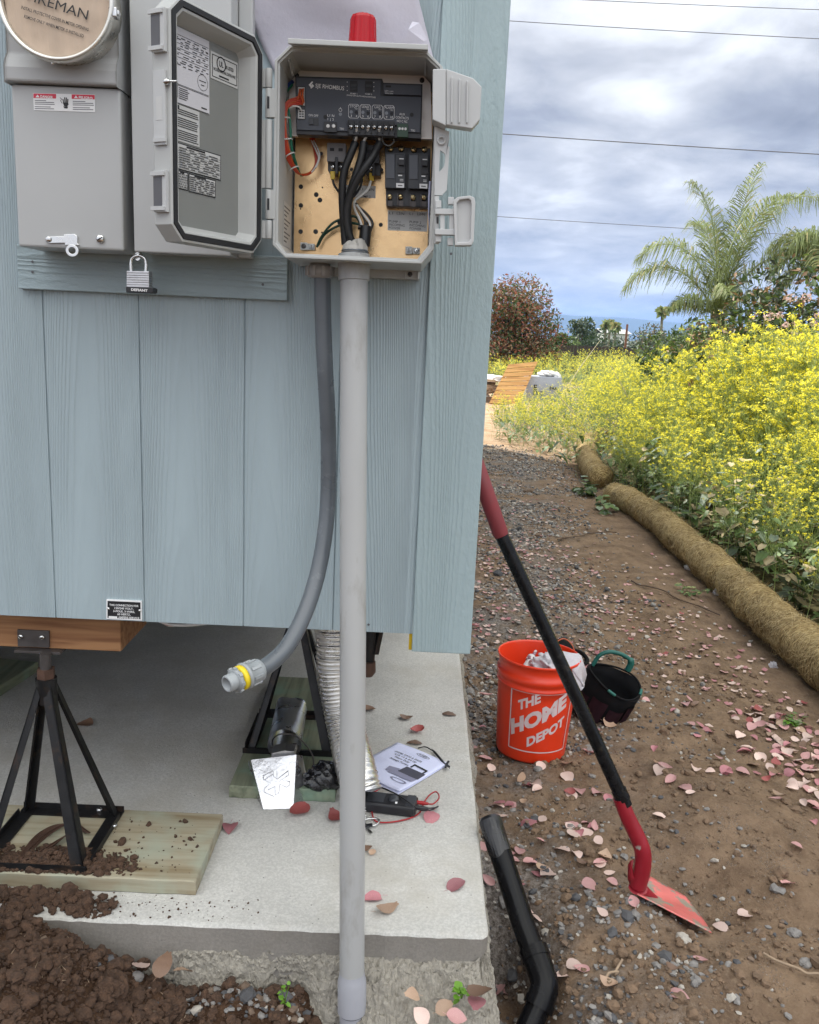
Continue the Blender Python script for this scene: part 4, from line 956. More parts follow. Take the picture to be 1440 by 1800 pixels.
    framed([(310, 248), (387.5, 274), (388, 318), (312, 297)], 9, 'instruction_sticker')
    framed([(312, 299), (329.5, 303), (330, 336), (313, 331)], 6, 'rating_sticker')
    framed([(331, 304), (378.5, 317), (378.5, 348), (331.5, 337)], 7, 'rating_sticker')
    # hinges down the joint
    for ya, yb, kind in ((120, 155, 0), (155, 208, 1), (210, 332, 0), (333, 386, 1), (387, 420, 0)):
        b = MB(); p = at(473, ya, YR + 0.004); q = at(473, yb, YR + 0.004)
        b.tube([(p.x, YR + 0.004, p.z - 0.0006), (p.x, YR + 0.004, q.z + 0.0006)], 0.0062, 14)
        if kind: b.box(p.x, p.x + 0.013, YR - 0.001, YR + 0.010, q.z + 0.001, p.z - 0.001); b.box(p.x - 0.002, p.x + 0.002, YR - 0.0032, YR - 0.0018, (p.z + q.z) / 2 - 0.010, (p.z + q.z) / 2 + 0.010, 1)
        else: b.box(p.x - 0.013, p.x, YR + 0.002, YR + 0.012, q.z + 0.001, p.z - 0.001)
        b.build('hinge_knuckle', [M_plas, M_ink], PANEL, bevel=0.0006)
make_door()

def make_latches():
    # upper latch: a thrown-back clamp cover
    b = MB(); Y = 1.578
    b.ppx([(761, 121), (784, 120.5), (784, 221), (769, 214), (760.5, 210)], Y, YR - 0.001, 0)
    b.ppx([(784.3, 120.5), (832, 137), (847, 152), (844, 210), (830, 226), (784.3, 219)], Y + 0.004, Y + 0.030, 0)
    for x in (795, 808.5, 822):
        b.ppx([(x - 1.8, 134 + (x - 795) * 0.25), (x + 1.8, 134.6 + (x - 795) * 0.25), (x + 0.8, 216), (x - 2.6, 215.5)], Y - 0.001, Y + 0.0038, 0)
    b.build('latch', M_plas_l, PANEL, bevel=0.0035, seg=3)
    # latch plate with a padlock slot
    o = [(764, 222), (790, 231), (790, 244), (786.5, 256), (790.5, 258), (785.5, 334), (777, 343), (764, 343)]
    i = [(774, 264), (778, 266.5), (782.5, 271), (782.3, 281), (781.3, 291), (777, 297), (772, 302), (772.8, 284)]
    b = MB(); Y = 1.612
    O = [at(x, y, Y) for x, y in o][::-1]; I = [at(x, y, Y) for x, y in i][::-1]; off = Vector((0, 0.006, 0))
    b.loops([[p + off for p in O], O, I, [p + off for p in I]]); b.build('latch_plate', M_plas_l, PANEL, bevel=0.0008)
    c = at(776, 247, Y - 0.0005); b = MB(); T = Matrix.Translation(c) @ FACE; k = scale_at(776, 247, Y)
    b.lathe([(8 * k, 0), (8 * k, 0.004), (4.5 * k, 0.004), (4.5 * k, 0.0)], T, 18); b.build('latch_boss', M_plas_l, PANEL)
    # lower latch: hanging open on its arms
    b = MB(); Y = 1.585
    O = [(797, 352), (805, 346), (826, 343.5), (834, 347), (836, 356), (833, 424), (829, 431), (800, 431.5)]
    I = [(803, 357), (808, 351), (824, 349), (828, 352), (829, 360), (827, 420), (824, 425), (804, 426)]
    Oa = [at(x, y, Y) for x, y in O][::-1]; Ia = [at(x, y, Y) for x, y in I][::-1]; off = Vector((0, 0.008, 0))
    b.loops([[p + Vector((0, 0.026, 0)) for p in Oa], Oa, Ia, [p + off for p in Ia]]); b.add([p + off for p in Ia], [tuple(range(8))])
    b.add([p + Vector((0, 0.026, 0)) for p in Oa], [tuple(reversed(range(8)))])
    b.build('latch', M_plas_l, PANEL, bevel=0.0012)
    b = MB(); Y = 1.590
    for y in (366, 402): b.ppx([(765, y), (801, y + 1), (801, y + 11), (765, y + 10)], Y, Y + 0.016, 0)
    for x in (774, 790): b.ppx([(x, 372), (x + 8, 372), (x + 8, 408), (x, 408)], Y + 0.003, Y + 0.012, 0)
    for x, y in ((766, 352), (766, 412), (788, 346), (787, 418)): b.ppx([(x, y), (x + 10, y), (x + 10, y + 13), (x, y + 13)], Y + 0.006, Y + 0.02, 0)
    b.ppx([(767.5, 381), (771, 381), (771, 393), (767.5, 393)], Y + 0.0025, Y + 0.004, 1)
    b.ppx([(764, 345), (772, 345), (772, 428), (764, 428)], Y + 0.014, Y + 0.026, 0)
    b.build('latch_arm', [M_plas_l, M_ink], PANEL, bevel=0.001)
make_latches()

def make_module():
    Ys = 1.735; YM = 1.703
    b = MB(); b.ppx([(531, 119), (738, 125.5), (757, 147), (759.5, 243), (508, 237.5), (505, 150)], Ys, Ys + 0.002, 0)
    b.ppx([(508, 236.5), (759.5, 242), (759.5, 244), (508, 238.5)], Ys - 0.012, Ys, 0)
    sub = b.build('swing_plate', M_alu, PANEL)
    b = MB()
    b.ppx([(519, 133.5), (672, 138), (674, 145), (743, 147.5), (740.5, 243.5), (521, 236)], YM + 0.004, Ys - 0.0006, 1)
    b.ppx([(520.5, 136), (669.5, 140.5), (669.5, 168), (741, 170.5), (738.5, 233), (714, 232), (715, 221), (612, 217.5), (612, 231), (522, 228)], YM, YM + 0.0045, 0)
    b.ppx([(674.5, 147.5), (741, 149.8), (740.5, 167.5), (674.5, 165.5)], YM - 0.002, YM + 0.0045, 0)
    mod = b.build('control_module', [M_dgrey, M_black], PANEL, bevel=0.0008)
    # printing
    Yt = YM - 0.0006; b = MB(); s3 = R(-2.0)
    b.wtext('SJE RHOMBUS', 554.5, 153.6, Yt, 6.6, 0, 0.004, 'L', 50.5, R(-3))
    for P in ([(548.6, 142.6), (550.6, 143.9), (546.9, 149), (549.4, 152.3), (547.3, 154.3), (542.6, 149)], [(547.5, 149.6), (549.4, 147.4), (552.2, 151), (547.2, 155.6), (545.5, 154.2), (549.4, 151.4)]):
        b.ppx(P, Yt, Yt + 0.0004, 0)
    b.wtext('ON OFF', 551, 204.6, Yt, 3.6, 0, 0.0, 'C', 17, s3); b.wtext('L1 N', 581.5, 205, Yt, 3.8, 0, 0, 'C', 12, s3); b.wtext('1 | 2', 581.5, 211.5, Yt, 3.6, 0, 0, 'C', 11, s3)
    b.wtext('TB1', 600.5, 228, Yt, 3.4, 0, 0, 'C', 7.5, s3); b.wtext('TB2', 726, 231, Yt, 3.4, 0, 0, 'C', 8, s3)
    x0s = (612.5, 633, 654, 674.5)
    for x, s, w, (n1, n2) in zip(x0s, ('STOP', 'LEAD', 'LAG', 'ALARM'), (13, 12.5, 10, 15.5), (('3', '4'), ('5', '6'), ('7', '8'), ('9', '10'))):
        y = 182.5 + (x - 612) * 0.035
        R1 = [(x, y + 3), (x + 2.5, y), (x + 16.5, y + 0.5), (x + 19, y + 3.5), (x + 19, y + 22.5), (x + 16.5, y + 25.5), (x + 2.5, y + 25), (x, y + 22)]
        R2 = [(px + (0.6 if px < x + 9 else -0.6), py + (0.6 if py < y + 12 else -0.6)) for px, py in R1]
        b.loops([[at(px, py, Yt) for px, py in R1], [at(px, py, Yt) for px, py in R2]][::-1])
        b.wtext(s, x + 9.5, y + 6.3, Yt, 4.0, 0, 0, 'C', w, s3); b.wtext('TEST', x + 14, y + 9.6, Yt, 1.7, 0, 0, 'C', 6, s3)
        b.wtext(n1, x + 5, y + 23, Yt, 3.9, 0, 0, 'C', None, s3); b.wtext(n2, x + 14, y + 23.4, Yt, 3.9, 0, 0, 'C', None, s3)
    b.wtext('AUX', 707, 202.6, Yt, 3.8, 0, 0, 'C', 10, s3); b.wtext('CONTACTS', 707, 208.8, Yt, 3.8, 0, 0, 'C', 23, s3); b.wtext('NO C NC', 707, 215, Yt, 3.8, 0, 0, 'C', 18.5, s3)
    b.wtext('PUMP 1', 622, 165.6, Yt, 2.0, 0, 0.01, 'C', 12, s3); b.wtext('PUMP 2', 648, 166.4, Yt, 2.0, 0, 0.01, 'C', 12, s3); b.wtext('(HAND-OFF-AUTO-HIGH) SWITCHES', 635, 170.2, Yt, 2.2, 0, 0.01, 'C', 51, s3)
    for x in (610.5, 637.8):
        for y in (144, 151.5, 159): b.disc(at(x + (0 if x < 620 else 19.5), y + (0.6 if x > 620 else 0), Yt), 0.0008, (0, -1, 0), 0, 8)
    b.wtext('LEFT / LAG', 684, 161.2, YM - 0.0026, 2.0, 0, 0, 'C', 15, s3); b.wtext('SELECTION', 684, 165.0, YM - 0.0026, 2.0, 0, 0, 'C', 14, s3)
    c = at(598.5, 193, Yt); k = scale_at(598, 193, Yt); b.loops([[c + Vector((r * k * math.cos(a), 0, r * k * math.sin(a))) for a in [2 * math.pi * i / 16 for i in range(16)]] for r in (2.4, 3.0)]); b.bar(c + Vector((0, 0, 1.5 * k)), c + Vector((0, 0, 4.4 * k)), 0.7 * k, 0.0003, 0, (0, 1, 0))
    b.build('lettering', M_white, mod)
    for x, y in [(598.5, 200.5)] + [(x + 5, 196.5 + (x - 612) * 0.035) for x in x0s]: b = MB(); b.disc(at(x, y, Yt), 2.9 * k, (0, -1, 0), 0, 14); b.build('indicator_lens', mat('pale_lens', (0.22, 0.24, 0.27), 0.4), mod)
    for x in x0s:
        b = MB(); p = at(x + 14, 197.5 + (x - 612) * 0.035, YM); b.lathe([(3 * k, 0), (2.8 * k, 0.002), (1.6 * k, 0.0022), (1.5 * k, 0.001), (0, 0.001)], Matrix.Translation(p) @ FACE, 14); b.build('test_button', M_breaker, mod)
    for x, y in ((622, 152), (648.5, 152.8)):
        b = MB(); b.ppx([(x - 6.5, y - 10.5), (x + 6.5, y - 10), (x + 6.5, y + 9.5), (x - 6.5, y + 9)], YM - 0.0012, YM - 0.0002, 0)
        b.ppx([(x - 5, y - 5), (x + 5, y - 4.6), (x + 5, y + 0.6), (x - 5, y + 0.2)], YM - 0.004, YM - 0.001, 1); b.ppx([(x - 5, y + 0.8), (x + 5, y + 1.2), (x + 5, y + 6.5), (x - 5, y + 6.1)], YM - 0.003, YM - 0.001, 0)
        b.build('selector_switch', [M_black, M_breaker], mod)
    b = MB(); b.ppx([(542.5, 207), (560, 207.6), (560, 220.5), (542.5, 219.5)], YM - 0.001, YM - 0.0002, 0); b.ppx([(544, 208.5), (550.8, 208.8), (550.8, 218.4), (544, 218.2)], YM - 0.0032, YM - 0.0008, 1); b.build('power_switch', [M_black, M_breaker], mod)
    b = MB(); b.ppx([(678, 149.6), (687.6, 150), (687.6, 153.6), (678, 153.2)], YM - 0.0026, YM - 0.0018, 0); b.build('slide_switch', M_ink, mod)
    for x, y, r in ((572, 205.5, 3.6), (724, 201.5, 3.4)): b = MB(); b.disc(at(x, y, Yt), r * k, (0, -1, 0), 0, 14); b.build('mounting_hole', M_ink, mod)
    # plug sockets on the left
    b = MB(); b.ppx([(520, 151), (537, 151.8), (537, 209.5), (520, 209)], YM - 0.0005, YM + 0.002, 1)
    for ya, yb in ((153, 185), (192.5, 208.5)):
        b.ppx([(524, ya), (535.5, ya + 0.4), (535.5, yb), (524, yb - 0.4)], YM - 0.004, YM, 0)
        y = ya + 2.5
        while y < yb - 2: b.ppx([(526, y), (529.4, y), (529.4, y + 2.2), (526, y + 2.2)], YM - 0.0043, YM - 0.0038, 1); b.ppx([(530.6, y), (534, y), (534, y + 2.2), (530.6, y + 2.2)], YM - 0.0043, YM - 0.0038, 1); y += 4.2
    b.build('plug_socket', [M_label, M_black], mod)
    # terminal strips
    b = MB(); b.ppx([(569.5, 213.5), (592, 214.3), (592, 232.5), (569.5, 231.5)], YM - 0.004, YM + 0.004, 0); ts = b.build('terminal_block', M_black, mod, bevel=0.0005)
    for x in (576.7, 586.5): screw(ts, x, 221.3, YM - 0.004, 3.1, M_white, 'terminal_screw', False, 0.0008)
    b = MB(); b.ppx([(611, 210.5), (694, 213.2), (694, 239), (611, 236.3)], YM - 0.001, YM + 0.006, 0)
    for k2 in range(9): x = 611 + 10.2 * k2; b.ppx([(x, 210.8 + 0.3 * k2), (x + 1.2, 210.8 + 0.3 * k2), (x + 1.2, 232 + 0.3 * k2), (x, 232 + 0.3 * k2)], YM - 0.008, YM - 0.0008, 0)
    ts = b.build('terminal_block', M_black, mod, bevel=0.0003)
    for k2 in range(8): screw(ts, 617 + 10.2 * k2, 222.3 + 0.3 * k2, YM - 0.0028, 3.9, M_steel, 'terminal_screw', True, 0.003)
    b = MB(); b.ppx([(698.5, 217), (717.5, 217.7), (717.5, 241), (698.5, 240.3)], YM - 0.004, YM + 0.004, 0); ts = b.build('terminal_block', mat('dark_green_block', (0.012, 0.05, 0.022), 0.45), mod, bevel=0.0005)
    for x in (702.5, 707.8, 713): screw(ts, x, 226 + (x - 702) * 0.04, YM - 0.004, 2.3, M_white, 'terminal_screw', False, 0.0008)
    screw(sub, 742, 141, Ys, 4.4, M_plate, 'screw'); screw(sub, 522, 132.5, Ys, 4.0, M_black, 'screw')
make_module()

def make_breakers():
    YB2 = 1.742
    b = MB(); b.ppx([(676.5, 258), (757, 260.5), (756, 364), (679, 361.5)], YB2 + 0.018, YBK - 0.0006, 0)
    b.build('breaker_base', M_black, PANEL, bevel=0.0008)
    for x in (677, 718):
        dy = (x - 677) * 0.03
        b = MB()
        b.ppx([(x, 267 + dy), (x + 36.5, 268 + dy), (x + 36, 331 + dy), (x, 330 + dy)], YB2, YB2 + 0.0175, 0)
        b.ppx([(x + 1.5, 270 + dy), (x + 17, 270.5 + dy), (x + 17, 314 + dy), (x + 1.5, 313.5 + dy)], YB2 - 0.0015, YB2, 1)
        b.ppx([(x + 18.2, 270.6 + dy), (x + 35, 271 + dy), (x + 35, 330 + dy), (x + 18.2, 329.6 + dy)], YB2 - 0.0015, YB2, 0)
        br = b.build('breaker', [M_breaker, mat('breaker_face', (0.075, 0.082, 0.10), 0.4)], PANEL, bevel=0.0008)
        b = MB(); b.ppx([(x + 22, 280 + dy), (x + 35, 280.4 + dy), (x + 35, 305 + dy), (x + 22, 304.6 + dy)], YB2 - 0.0035, YB2 - 0.0014, 0)
        b.ppx([(x + 24, 283 + dy), (x + 33.5, 283.3 + dy), (x + 33.5, 290 + dy), (x + 24, 289.7 + dy)], YB2 - 0.011, YB2 - 0.003, 0); b.build('toggle', M_black, br, bevel=0.0005)
        b = MB()
        for ya, yb, xa, xb in ((278, 280, 25, 33), (307, 309.5, 23, 30), (314.5, 315.6, 26, 32), (317.2, 318.2, 26, 32)): b.ppx([(x + xa, ya + dy), (x + xb, ya + 0.2 + dy), (x + xb, yb + dy), (x + xa, yb - 0.2 + dy)], YB2 - 0.0040, YB2 - 0.0034, 0)
        b.ppx([(x + 19.5, 321.5 + dy), (x + 33.5, 322 + dy), (x + 33.5, 330 + dy), (x + 19.5, 329.5 + dy)], YB2 - 0.0022, YB2 - 0.0016, 0)
        b.ppx([(x + 22.5, 325 + dy), (x + 30.5, 325.3 + dy), (x + 30.5, 327 + dy), (x + 22.5, 326.7 + dy)], YB2 - 0.0026, YB2 - 0.0021, 1); b.build('breaker_label', [M_white, M_inkg], br)
        for k in (9.5, 28.5):
            screw(br, x + k, 261.5 + dy, YB2 + 0.016, 5.2, M_brass, 'terminal_screw', True, 0.003); screw(br, x + k - 1.5, 346 + dy, YB2 + 0.014, 5.0, M_brass, 'terminal_screw', True, 0.003)
            b = MB(); b.ppx([(x + k - 7, 340 + dy), (x + k - 5.4, 340 + dy), (x + k - 5.4, 361 + dy), (x + k - 7, 361 + dy)], YB2 + 0.008, YB2 + 0.019, 0); b.ppx([(x + k - 4.5, 352.5 + dy), (x + k + 3.5, 352.8 + dy), (x + k + 3.5, 362 + dy), (x + k - 4.5, 361.7 + dy)], YB2 + 0.006, YB2 + 0.017, 0)
            b.build('terminal_lug', M_plate, br)
    b = MB(); Y = YBK - 0.0008
    b.ppx([(682, 369.5), (752, 372), (751, 407), (681.5, 404.5)], Y, Y + 0.0004, 0); Y -= 0.0005; a = R(-2)
    for s, x, y, w in (('L1', 684, 376.2, 6.5), ('L2/N', 697.5, 376.8, 13), ('L1', 720, 377.4, 6), ('L2/N', 733.5, 377.8, 13.5), ('PUMP 1', 684, 390.6, 19.5), ('INCOMING', 684, 396.3, 27.5), ('POWER', 683.7, 402, 20), ('PUMP 2', 720, 391.8, 20.5), ('INCOMING', 720, 397.4, 28), ('POWER', 720, 403, 20.5)):
        b.wtext(s, x, y, Y, 4.0, 1, 0.0, 'L', w, a)
    b.ppx([(606, 325), (660.5, 327), (660, 348), (606, 346)], YBK - 0.0008, YBK - 0.0004, 0)
    for s, x, y, w in (('L2', 609, 333, 6), ('L1', 632, 333.8, 6), ('L2/N', 645, 334.4, 12.5), ('PUMP 2', 632, 346.6, 19.5)): b.wtext(s, x, y, Y, 4.0, 1, 0.006, 'L', w, a)
    b.build('terminal_label', [M_label, M_ink], PANEL)
    # contactors
    for x, y, w, h, body in ((575, 250.5, 33, 34, mat('relay_grey', (0.16, 0.15, 0.15), 0.45)), (640, 254, 27, 33, M_breaker)):
        b = MB(); b.ppx([(x, y), (x + w, y + 1), (x + w, y + h), (x, y + h - 1)], 1.752, 1.776, 0)
        b.ppx([(x + 5, y + 9), (x + 12.5, y + 9.3), (x + 12.5, y + 15), (x + 5, y + 14.7)], 1.7512, 1.7522, 1); b.ppx([(x + 20, y + 9.6), (x + 27.5, y + 9.8), (x + 27.5, y + 15.4), (x + 20, y + 15.2)], 1.7512, 1.7522, 1)
        rl = b.build('contactor', [body, M_ink], PANEL, bevel=0.0012)
        b = MB(); b.ppx([(x + 1.5, y + h - 2), (x + w + 2, y + h - 1), (x + w + 2, y + h + 22), (x + 5.5, y + h + 21), (x + 1.5, y + h + 15)], 1.764, YBK - 0.0006, 0); b.ppx([(x + 14, y + h - 9), (x + 19, y + h - 9), (x + 19, y + h + 21), (x + 14, y + h + 21)], 1.748, 1.763, 0)
        b.build('contactor_base', M_black, rl, bevel=0.0008)
        xs = (585, 599.5) if x < 600 else (636, 653.5)
        for k, sx in enumerate(xs):
            sy = 293.5 + (sx - 585) * 0.04
            screw(rl, sx, sy, 1.7635, 4.8, M_steel, 'terminal_screw', True, 0.003)
            b = MB(); b.ppx([(sx - 4.5, sy + 7), (sx + 4.2, sy + 7.2), (sx + 3.6, sy + 21.5), (sx - 3.8, sy + 21.2)], 1.757, 1.764, 0); b.build('crimp_terminal', M_crimp, rl, bevel=0.001)
    for x, y in ((565, 270), (618, 297.5), (671, 298.5)): b = MB(); b.disc(at(x, y, 1.78), 0.0035, (0, -1, 0), 0, 12); b.build('mounting_screw', M_plate, PANEL)
make_breakers()

def make_wiring():
    b = MB(); Yc = 1.735
    wire(b, [(625, 250, 1.725), (617, 270, 1.722), (606, 298, 1.722), (602, 325, 1.724), (602, 355, 1.728), (604, 390, 1.732), (607, 430, 1.735)], 0.0075)
    wire(b, [(640, 250, 1.72), (636, 275, 1.716), (627, 305, 1.716), (617, 335, 1.720), (611, 365, 1.724), (612, 395, 1.728), (616, 430, 1.732)], 0.0078)
    wire(b, [(668, 251, 1.722), (655, 275, 1.710), (640, 297, 1.706), (625, 322, 1.711), (614, 350, 1.718), (609, 375, 1.722), (611, 402, 1.726), (620, 430, 1.731)], 0.0078)
    wire(b, [(643, 398, 1.74), (642, 412, 1.738), (640, 432, 1.736)], 0.0115)
    b.tube([at(630, 399, 1.74), at(652, 402, 1.74)], 0.0048, 8)
    b.build('pump_cable', M_wblk, PANEL)
    b = MB()
    for pts in ([(585, 315, 1.76), (588, 326, 1.757), (598, 340, 1.75), (604, 350, 1.745)], [(637, 314, 1.757), (634, 327, 1.755), (624, 343, 1.748), (612, 352, 1.745)], [(625, 356, 1.75), (634, 372, 1.757), (642, 390, 1.757), (643, 402, 1.75)], [(624, 358, 1.755), (645, 376, 1.757), (655, 392, 1.757), (652, 405, 1.75)]): b = MB(); wire(b, pts, 0.0023); b.build('black_lead', M_wblk, PANEL)
    b = MB()
    for pts in ([(627, 226, 1.70), (626.5, 240, 1.712), (624, 250, 1.724)], [(647, 226, 1.70), (645, 238, 1.712), (639, 249, 1.72)], [(666.5, 227, 1.70), (667, 240, 1.714), (667, 250, 1.722)]):
        b = MB(); wire(b, pts, 0.0026); p = at(*pts[-1]); b.tube([p, p + Vector((0.001, 0, -0.004))], [0.0045, 0.0035], 8); b.build('white_lead', M_wwht, PANEL)
    for pts in ([(652, 318, 1.757), (647, 332, 1.755), (634, 344, 1.75), (623, 354, 1.748), (624, 368, 1.75), (632, 385, 1.752), (637, 400, 1.75)], [(623, 354, 1.75), (640, 378, 1.757), (650, 392, 1.757), (650, 406, 1.75)]): b = MB(); wire(b, pts, 0.0024); b.build('white_lead', M_wwht, PANEL)
    b = MB()
    for pts in ([(557, 434, 1.77), (566, 415, 1.762), (583, 394, 1.757), (600, 385, 1.757), (622, 380, 1.757), (632, 390, 1.757), (638, 405, 1.752)], [(559, 432, 1.772), (570, 413, 1.766), (590, 399, 1.762), (615, 392, 1.76), (635, 395, 1.757)]): b = MB(); wire(b, pts, 0.0024); b.build('ground_lead', mat('dark_green_wire', (0.006, 0.045, 0.028), 0.4), PANEL)
    b = MB()
    for pts in ([(678, 224, 1.70), (672, 240, 1.71), (675, 252, 1.72), (684, 256, 1.722), (692, 250, 1.72), (692, 240, 1.715), (687, 226, 1.70)], [(620, 226, 1.705), (622, 240, 1.715), (620, 252, 1.73)], [(637, 227, 1.705), (640, 240, 1.715)], [(657, 228, 1.705), (661, 240, 1.715), (664, 250, 1.73)]): b = MB(); wire(b, pts, 0.0019); b.build('grey_lead', mat('grey_wire', (0.09, 0.09, 0.085), 0.5), PANEL)
    # harness down the left side
    for name, m, wires in (('red_lead', M_wred, [(0, 0), (2, 1), (-1.5, 2), (3.4, 3), (1, 4)]), ('orange_lead', M_wor, [(-3, 0), (4.5, 2)]), ('green_lead', M_wgrn, [(6.5, 0), (8, 1)])):
        for dx, k in wires:
            j = k * 1.3
            if name == 'green_lead': pts = [(514, 148 + j, 1.72), (503, 165 + j, 1.71), (505 + dx * 0.3, 190, 1.695), (503 + dx, 220, 1.69), (505 + dx, 255, 1.695), (512 + dx, 283, 1.71), (524 + dx * 0.5, 306, 1.73), (532, 309, 1.75)]
            else: pts = [(531 + k * 0.6, 168 + j * 2.6, 1.699), (520, 172 + j * 2.4, 1.694), (507 + dx * 0.5, 178 + j * 1.8, 1.69), (499 + dx, 196 + j, 1.688), (498 + dx, 225, 1.688), (502 + dx, 255, 1.692), (509 + dx, 282, 1.705), (522 + dx * 0.5, 302, 1.72), (532, 307 + dx * 0.2, 1.74), (546, 303 + dx * 0.3, 1.757), (556 + dx * 0.5, 287, 1.762), (554 + dx * 0.8, 262, 1.765), (548 + dx, 243, 1.765)]
            b = MB(); wire(b, pts, 0.00165, 0, 6); b.build(name, m, PANEL)
    b = MB()
    for pts in ([(531, 157, 1.699), (528, 165, 1.693), (532, 178, 1.695), (531, 184, 1.699)], [(533.5, 156, 1.699), (532, 166, 1.692), (534, 180, 1.699)], [(527, 157, 1.699), (525, 170, 1.693), (522, 176, 1.695)]): b = MB(); wire(b, pts, 0.0017, 0, 6); b.build('plug_lead', M_wor, PANEL)
    b = MB()
    for pts in ([(531, 195, 1.698), (526, 188, 1.69), (514, 187, 1.69), (506, 197, 1.70), (505, 215, 1.71)], [(547, 246, 1.765), (556, 265, 1.757), (560, 280, 1.757), (550, 300, 1.757), (538, 307, 1.76)], [(551, 246, 1.765), (559, 262, 1.757), (562, 276, 1.757), (556, 294, 1.757)]): b = MB(); wire(b, pts, 0.0016, 0, 6); b.build('white_lead', M_wwht, PANEL)
    b = MB(); wire(b, [(515, 143, 1.725), (507, 150, 1.72), (500, 163, 1.715), (493, 178, 1.72)], 0.0035); b.build('blue_lead', M_wblu, PANEL)
    for x, y, Y in ((497, 208, 1.687), (501, 246, 1.689), (507, 272, 1.697), (514, 296, 1.708)):
        b = MB(); p = at(x + 3.5, y, Y + 0.003); a = 0.15 if y < 230 else (0.35 if y < 260 else 0.7)
        w = Vector((math.cos(a), 0, math.sin(a) * 0.6)) * 0.0105
        b.tube([p - w + Vector((0, 0.003, 0)), p - w * 0.8 + Vector((0, -0.006, 0)), p + Vector((0, -0.009, 0)), p + w * 0.8 + Vector((0, -0.006, 0)), p + w + Vector((0, 0.003, 0))], 0.0012, 6); b.build('cable_tie', M_wwht, PANEL)
    # hub with duct seal, ground bars, folded papers
    b = MB(); c = at(624, 447, 1.70); c.y = 1.70; k = scale_at(624, 447, 1.70); r = 24 * k
    z0 = at(624, 452, 1.70).z
    prof = [(r * 0.98, -0.004)]
    for j in range(4): z = 0.0035 * j; prof += [(r, z), (r, z + 0.0018), (r * 0.94, z + 0.0024), (r * 0.94, z + 0.0034)]
    b.lathe(prof, Matrix.Translation((c.x, 1.70, z0)), 36); b.build('conduit_hub', M_flex, PANEL)
    b = MB(); V = []; F = []; n = 36; mm = 14
    for i in range(mm + 1):
        t = i / mm; rr = r * 0.93 * math.sin(min(1, t * 1.25) * math.pi / 2) if t < 0.8 else r * 0.93
        for q in range(n):
            w = 2 * math.pi * q / n; x = rr * math.cos(w); y = rr * math.sin(w)
            f = float(fbm(x * 90 + 3, y * 90, 41, 3, 0.55)); h = 0.014 * (1 - (rr / r) ** 4) + 0.015 * f
            V.append((c.x + x, 1.70 + y, z0 + 0.014 + h))
    V2 = [(c.x + r * 0.95 * math.cos(2 * math.pi * q / n), 1.70 + r * 0.95 * math.sin(2 * math.pi * q / n), z0 + 0.008) for q in range(n)]; V += V2
    for i in range(mm + 1):
        for q in range(n): F.append((i * n + q, (i + 1) * n + q, (i + 1) * n + (q + 1) % n, i * n + (q + 1) % n))
    b.add(V, F, 0, True); b.build('duct_seal', M_putty, PANEL)
    for x, y in ((528, 426), (713, 433)):
        b = MB(); b.ppx([(x, y), (x + 12, y + 0.3), (x + 12, y + 13), (x, y + 12.7)], 1.778, YBK - 0.0006, 0); b.ppx([(x + 12.5, y + 2), (x + 25, y + 2.4), (x + 25, y + 13.2), (x + 12.5, y + 12.8)], 1.783, YBK - 0.0006, 0)
        gb = b.build('ground_bar', M_label, PANEL, bevel=0.0006)
        screw(gb, x + 6, y + 6.5, 1.778, 4.3, M_plate if x < 600 else M_label, 'terminal_screw'); screw(gb, x + 19.5, y + 7.6, 1.783, 4.3, M_label if x < 600 else M_steel, 'terminal_screw')
    b = MB(); V = []; F = []
    for i in range(13):
        t = i / 12; px = 754.5 - 3 * math.sin(t * 3.1) + 2 * t; py = 318 + 104 * t
        for j, (dx, Y) in enumerate(((0, 1.66), (2.2, 1.662), (4, 1.69), (5.5, 1.76))): V.append(at(px + dx * (1 + 0.3 * math.sin(t * 7)), py, Y))
    for i in range(12):
        for j in range(3): F.append((i * 4 + j, i * 4 + j + 1, i * 4 + 5 + j, i * 4 + 4 + j))
    b.add(V, F, 0, True); b.build('folded_paper', M_sheet, PANEL)
    # foot and fittings under the box
    b = MB()
    za, zb = at(660, 488, 1.82).z, at(660, 455, 1.82).z
    xa, xb = at(545, 470, 1.82).x, at(738, 478, 1.82).x
    b.box(xa, xb, 1.815, 1.8488, za, zb + 0.01); b.box(xb - 0.030, xb - 0.028, 1.806, 1.8148, za, zb); b.box(xb - 0.004, xb - 0.002, 1.806, 1.8148, za, zb)
    b.build('mounting_foot', M_plas, PANEL, bevel=0.001)
    screw(PANEL, 721, 482, 1.815, 4.4, M_plate, 'foot_screw')
make_wiring()

# ------------------------------------------------------------------ conduits
def make_pipe():
    t = thing('conduit_pipe', 'tall grey plastic conduit rising from the ground into the control panel', 'pipe', at(618, 1795, 1.615))
    P = lambda y: at(622.2 - (y - 490) * 3.6 / 1300, y, 1.70 - 0.112 * (y - 490) / 1300)
    rad = 0.0268
    b = MB(); b.tube([P(462), P(700), P(1000), P(1300), P(1560), P(1722)], rad, 32, 0, False); b.build('pipe', M_pvc, t)
    b = MB(); p, q = P(458), P(493); b.tube([p + (p - q) * 0.3, p, q], [rad + 0.0035] * 3, 32); b.tube([q, q + (q - p) * 0.02], [rad + 0.0035, rad], 32, 0, False); b.build('coupling', M_pvc, t)
    b = MB(); d = (P(1760) - P(1720)).normalized(); a = P(1708)
    b.tube([a, a + d * 0.012, a + d * 0.020, P(1776)], [rad + 0.0002, rad + 0.0015, rad + 0.0040, rad + 0.0042], 32); b.build('bell', M_pvc_b, t)
    b = MB(); e = P(1776); b.tube([e, e + d * 0.0035], rad + 0.0015, 32, 1, False); b.tube([e + d * 0.001, e + d * 0.22], rad, 32, 0); b.build('buried_pipe', [M_pvc_b, M_ink], t)
make_pipe()

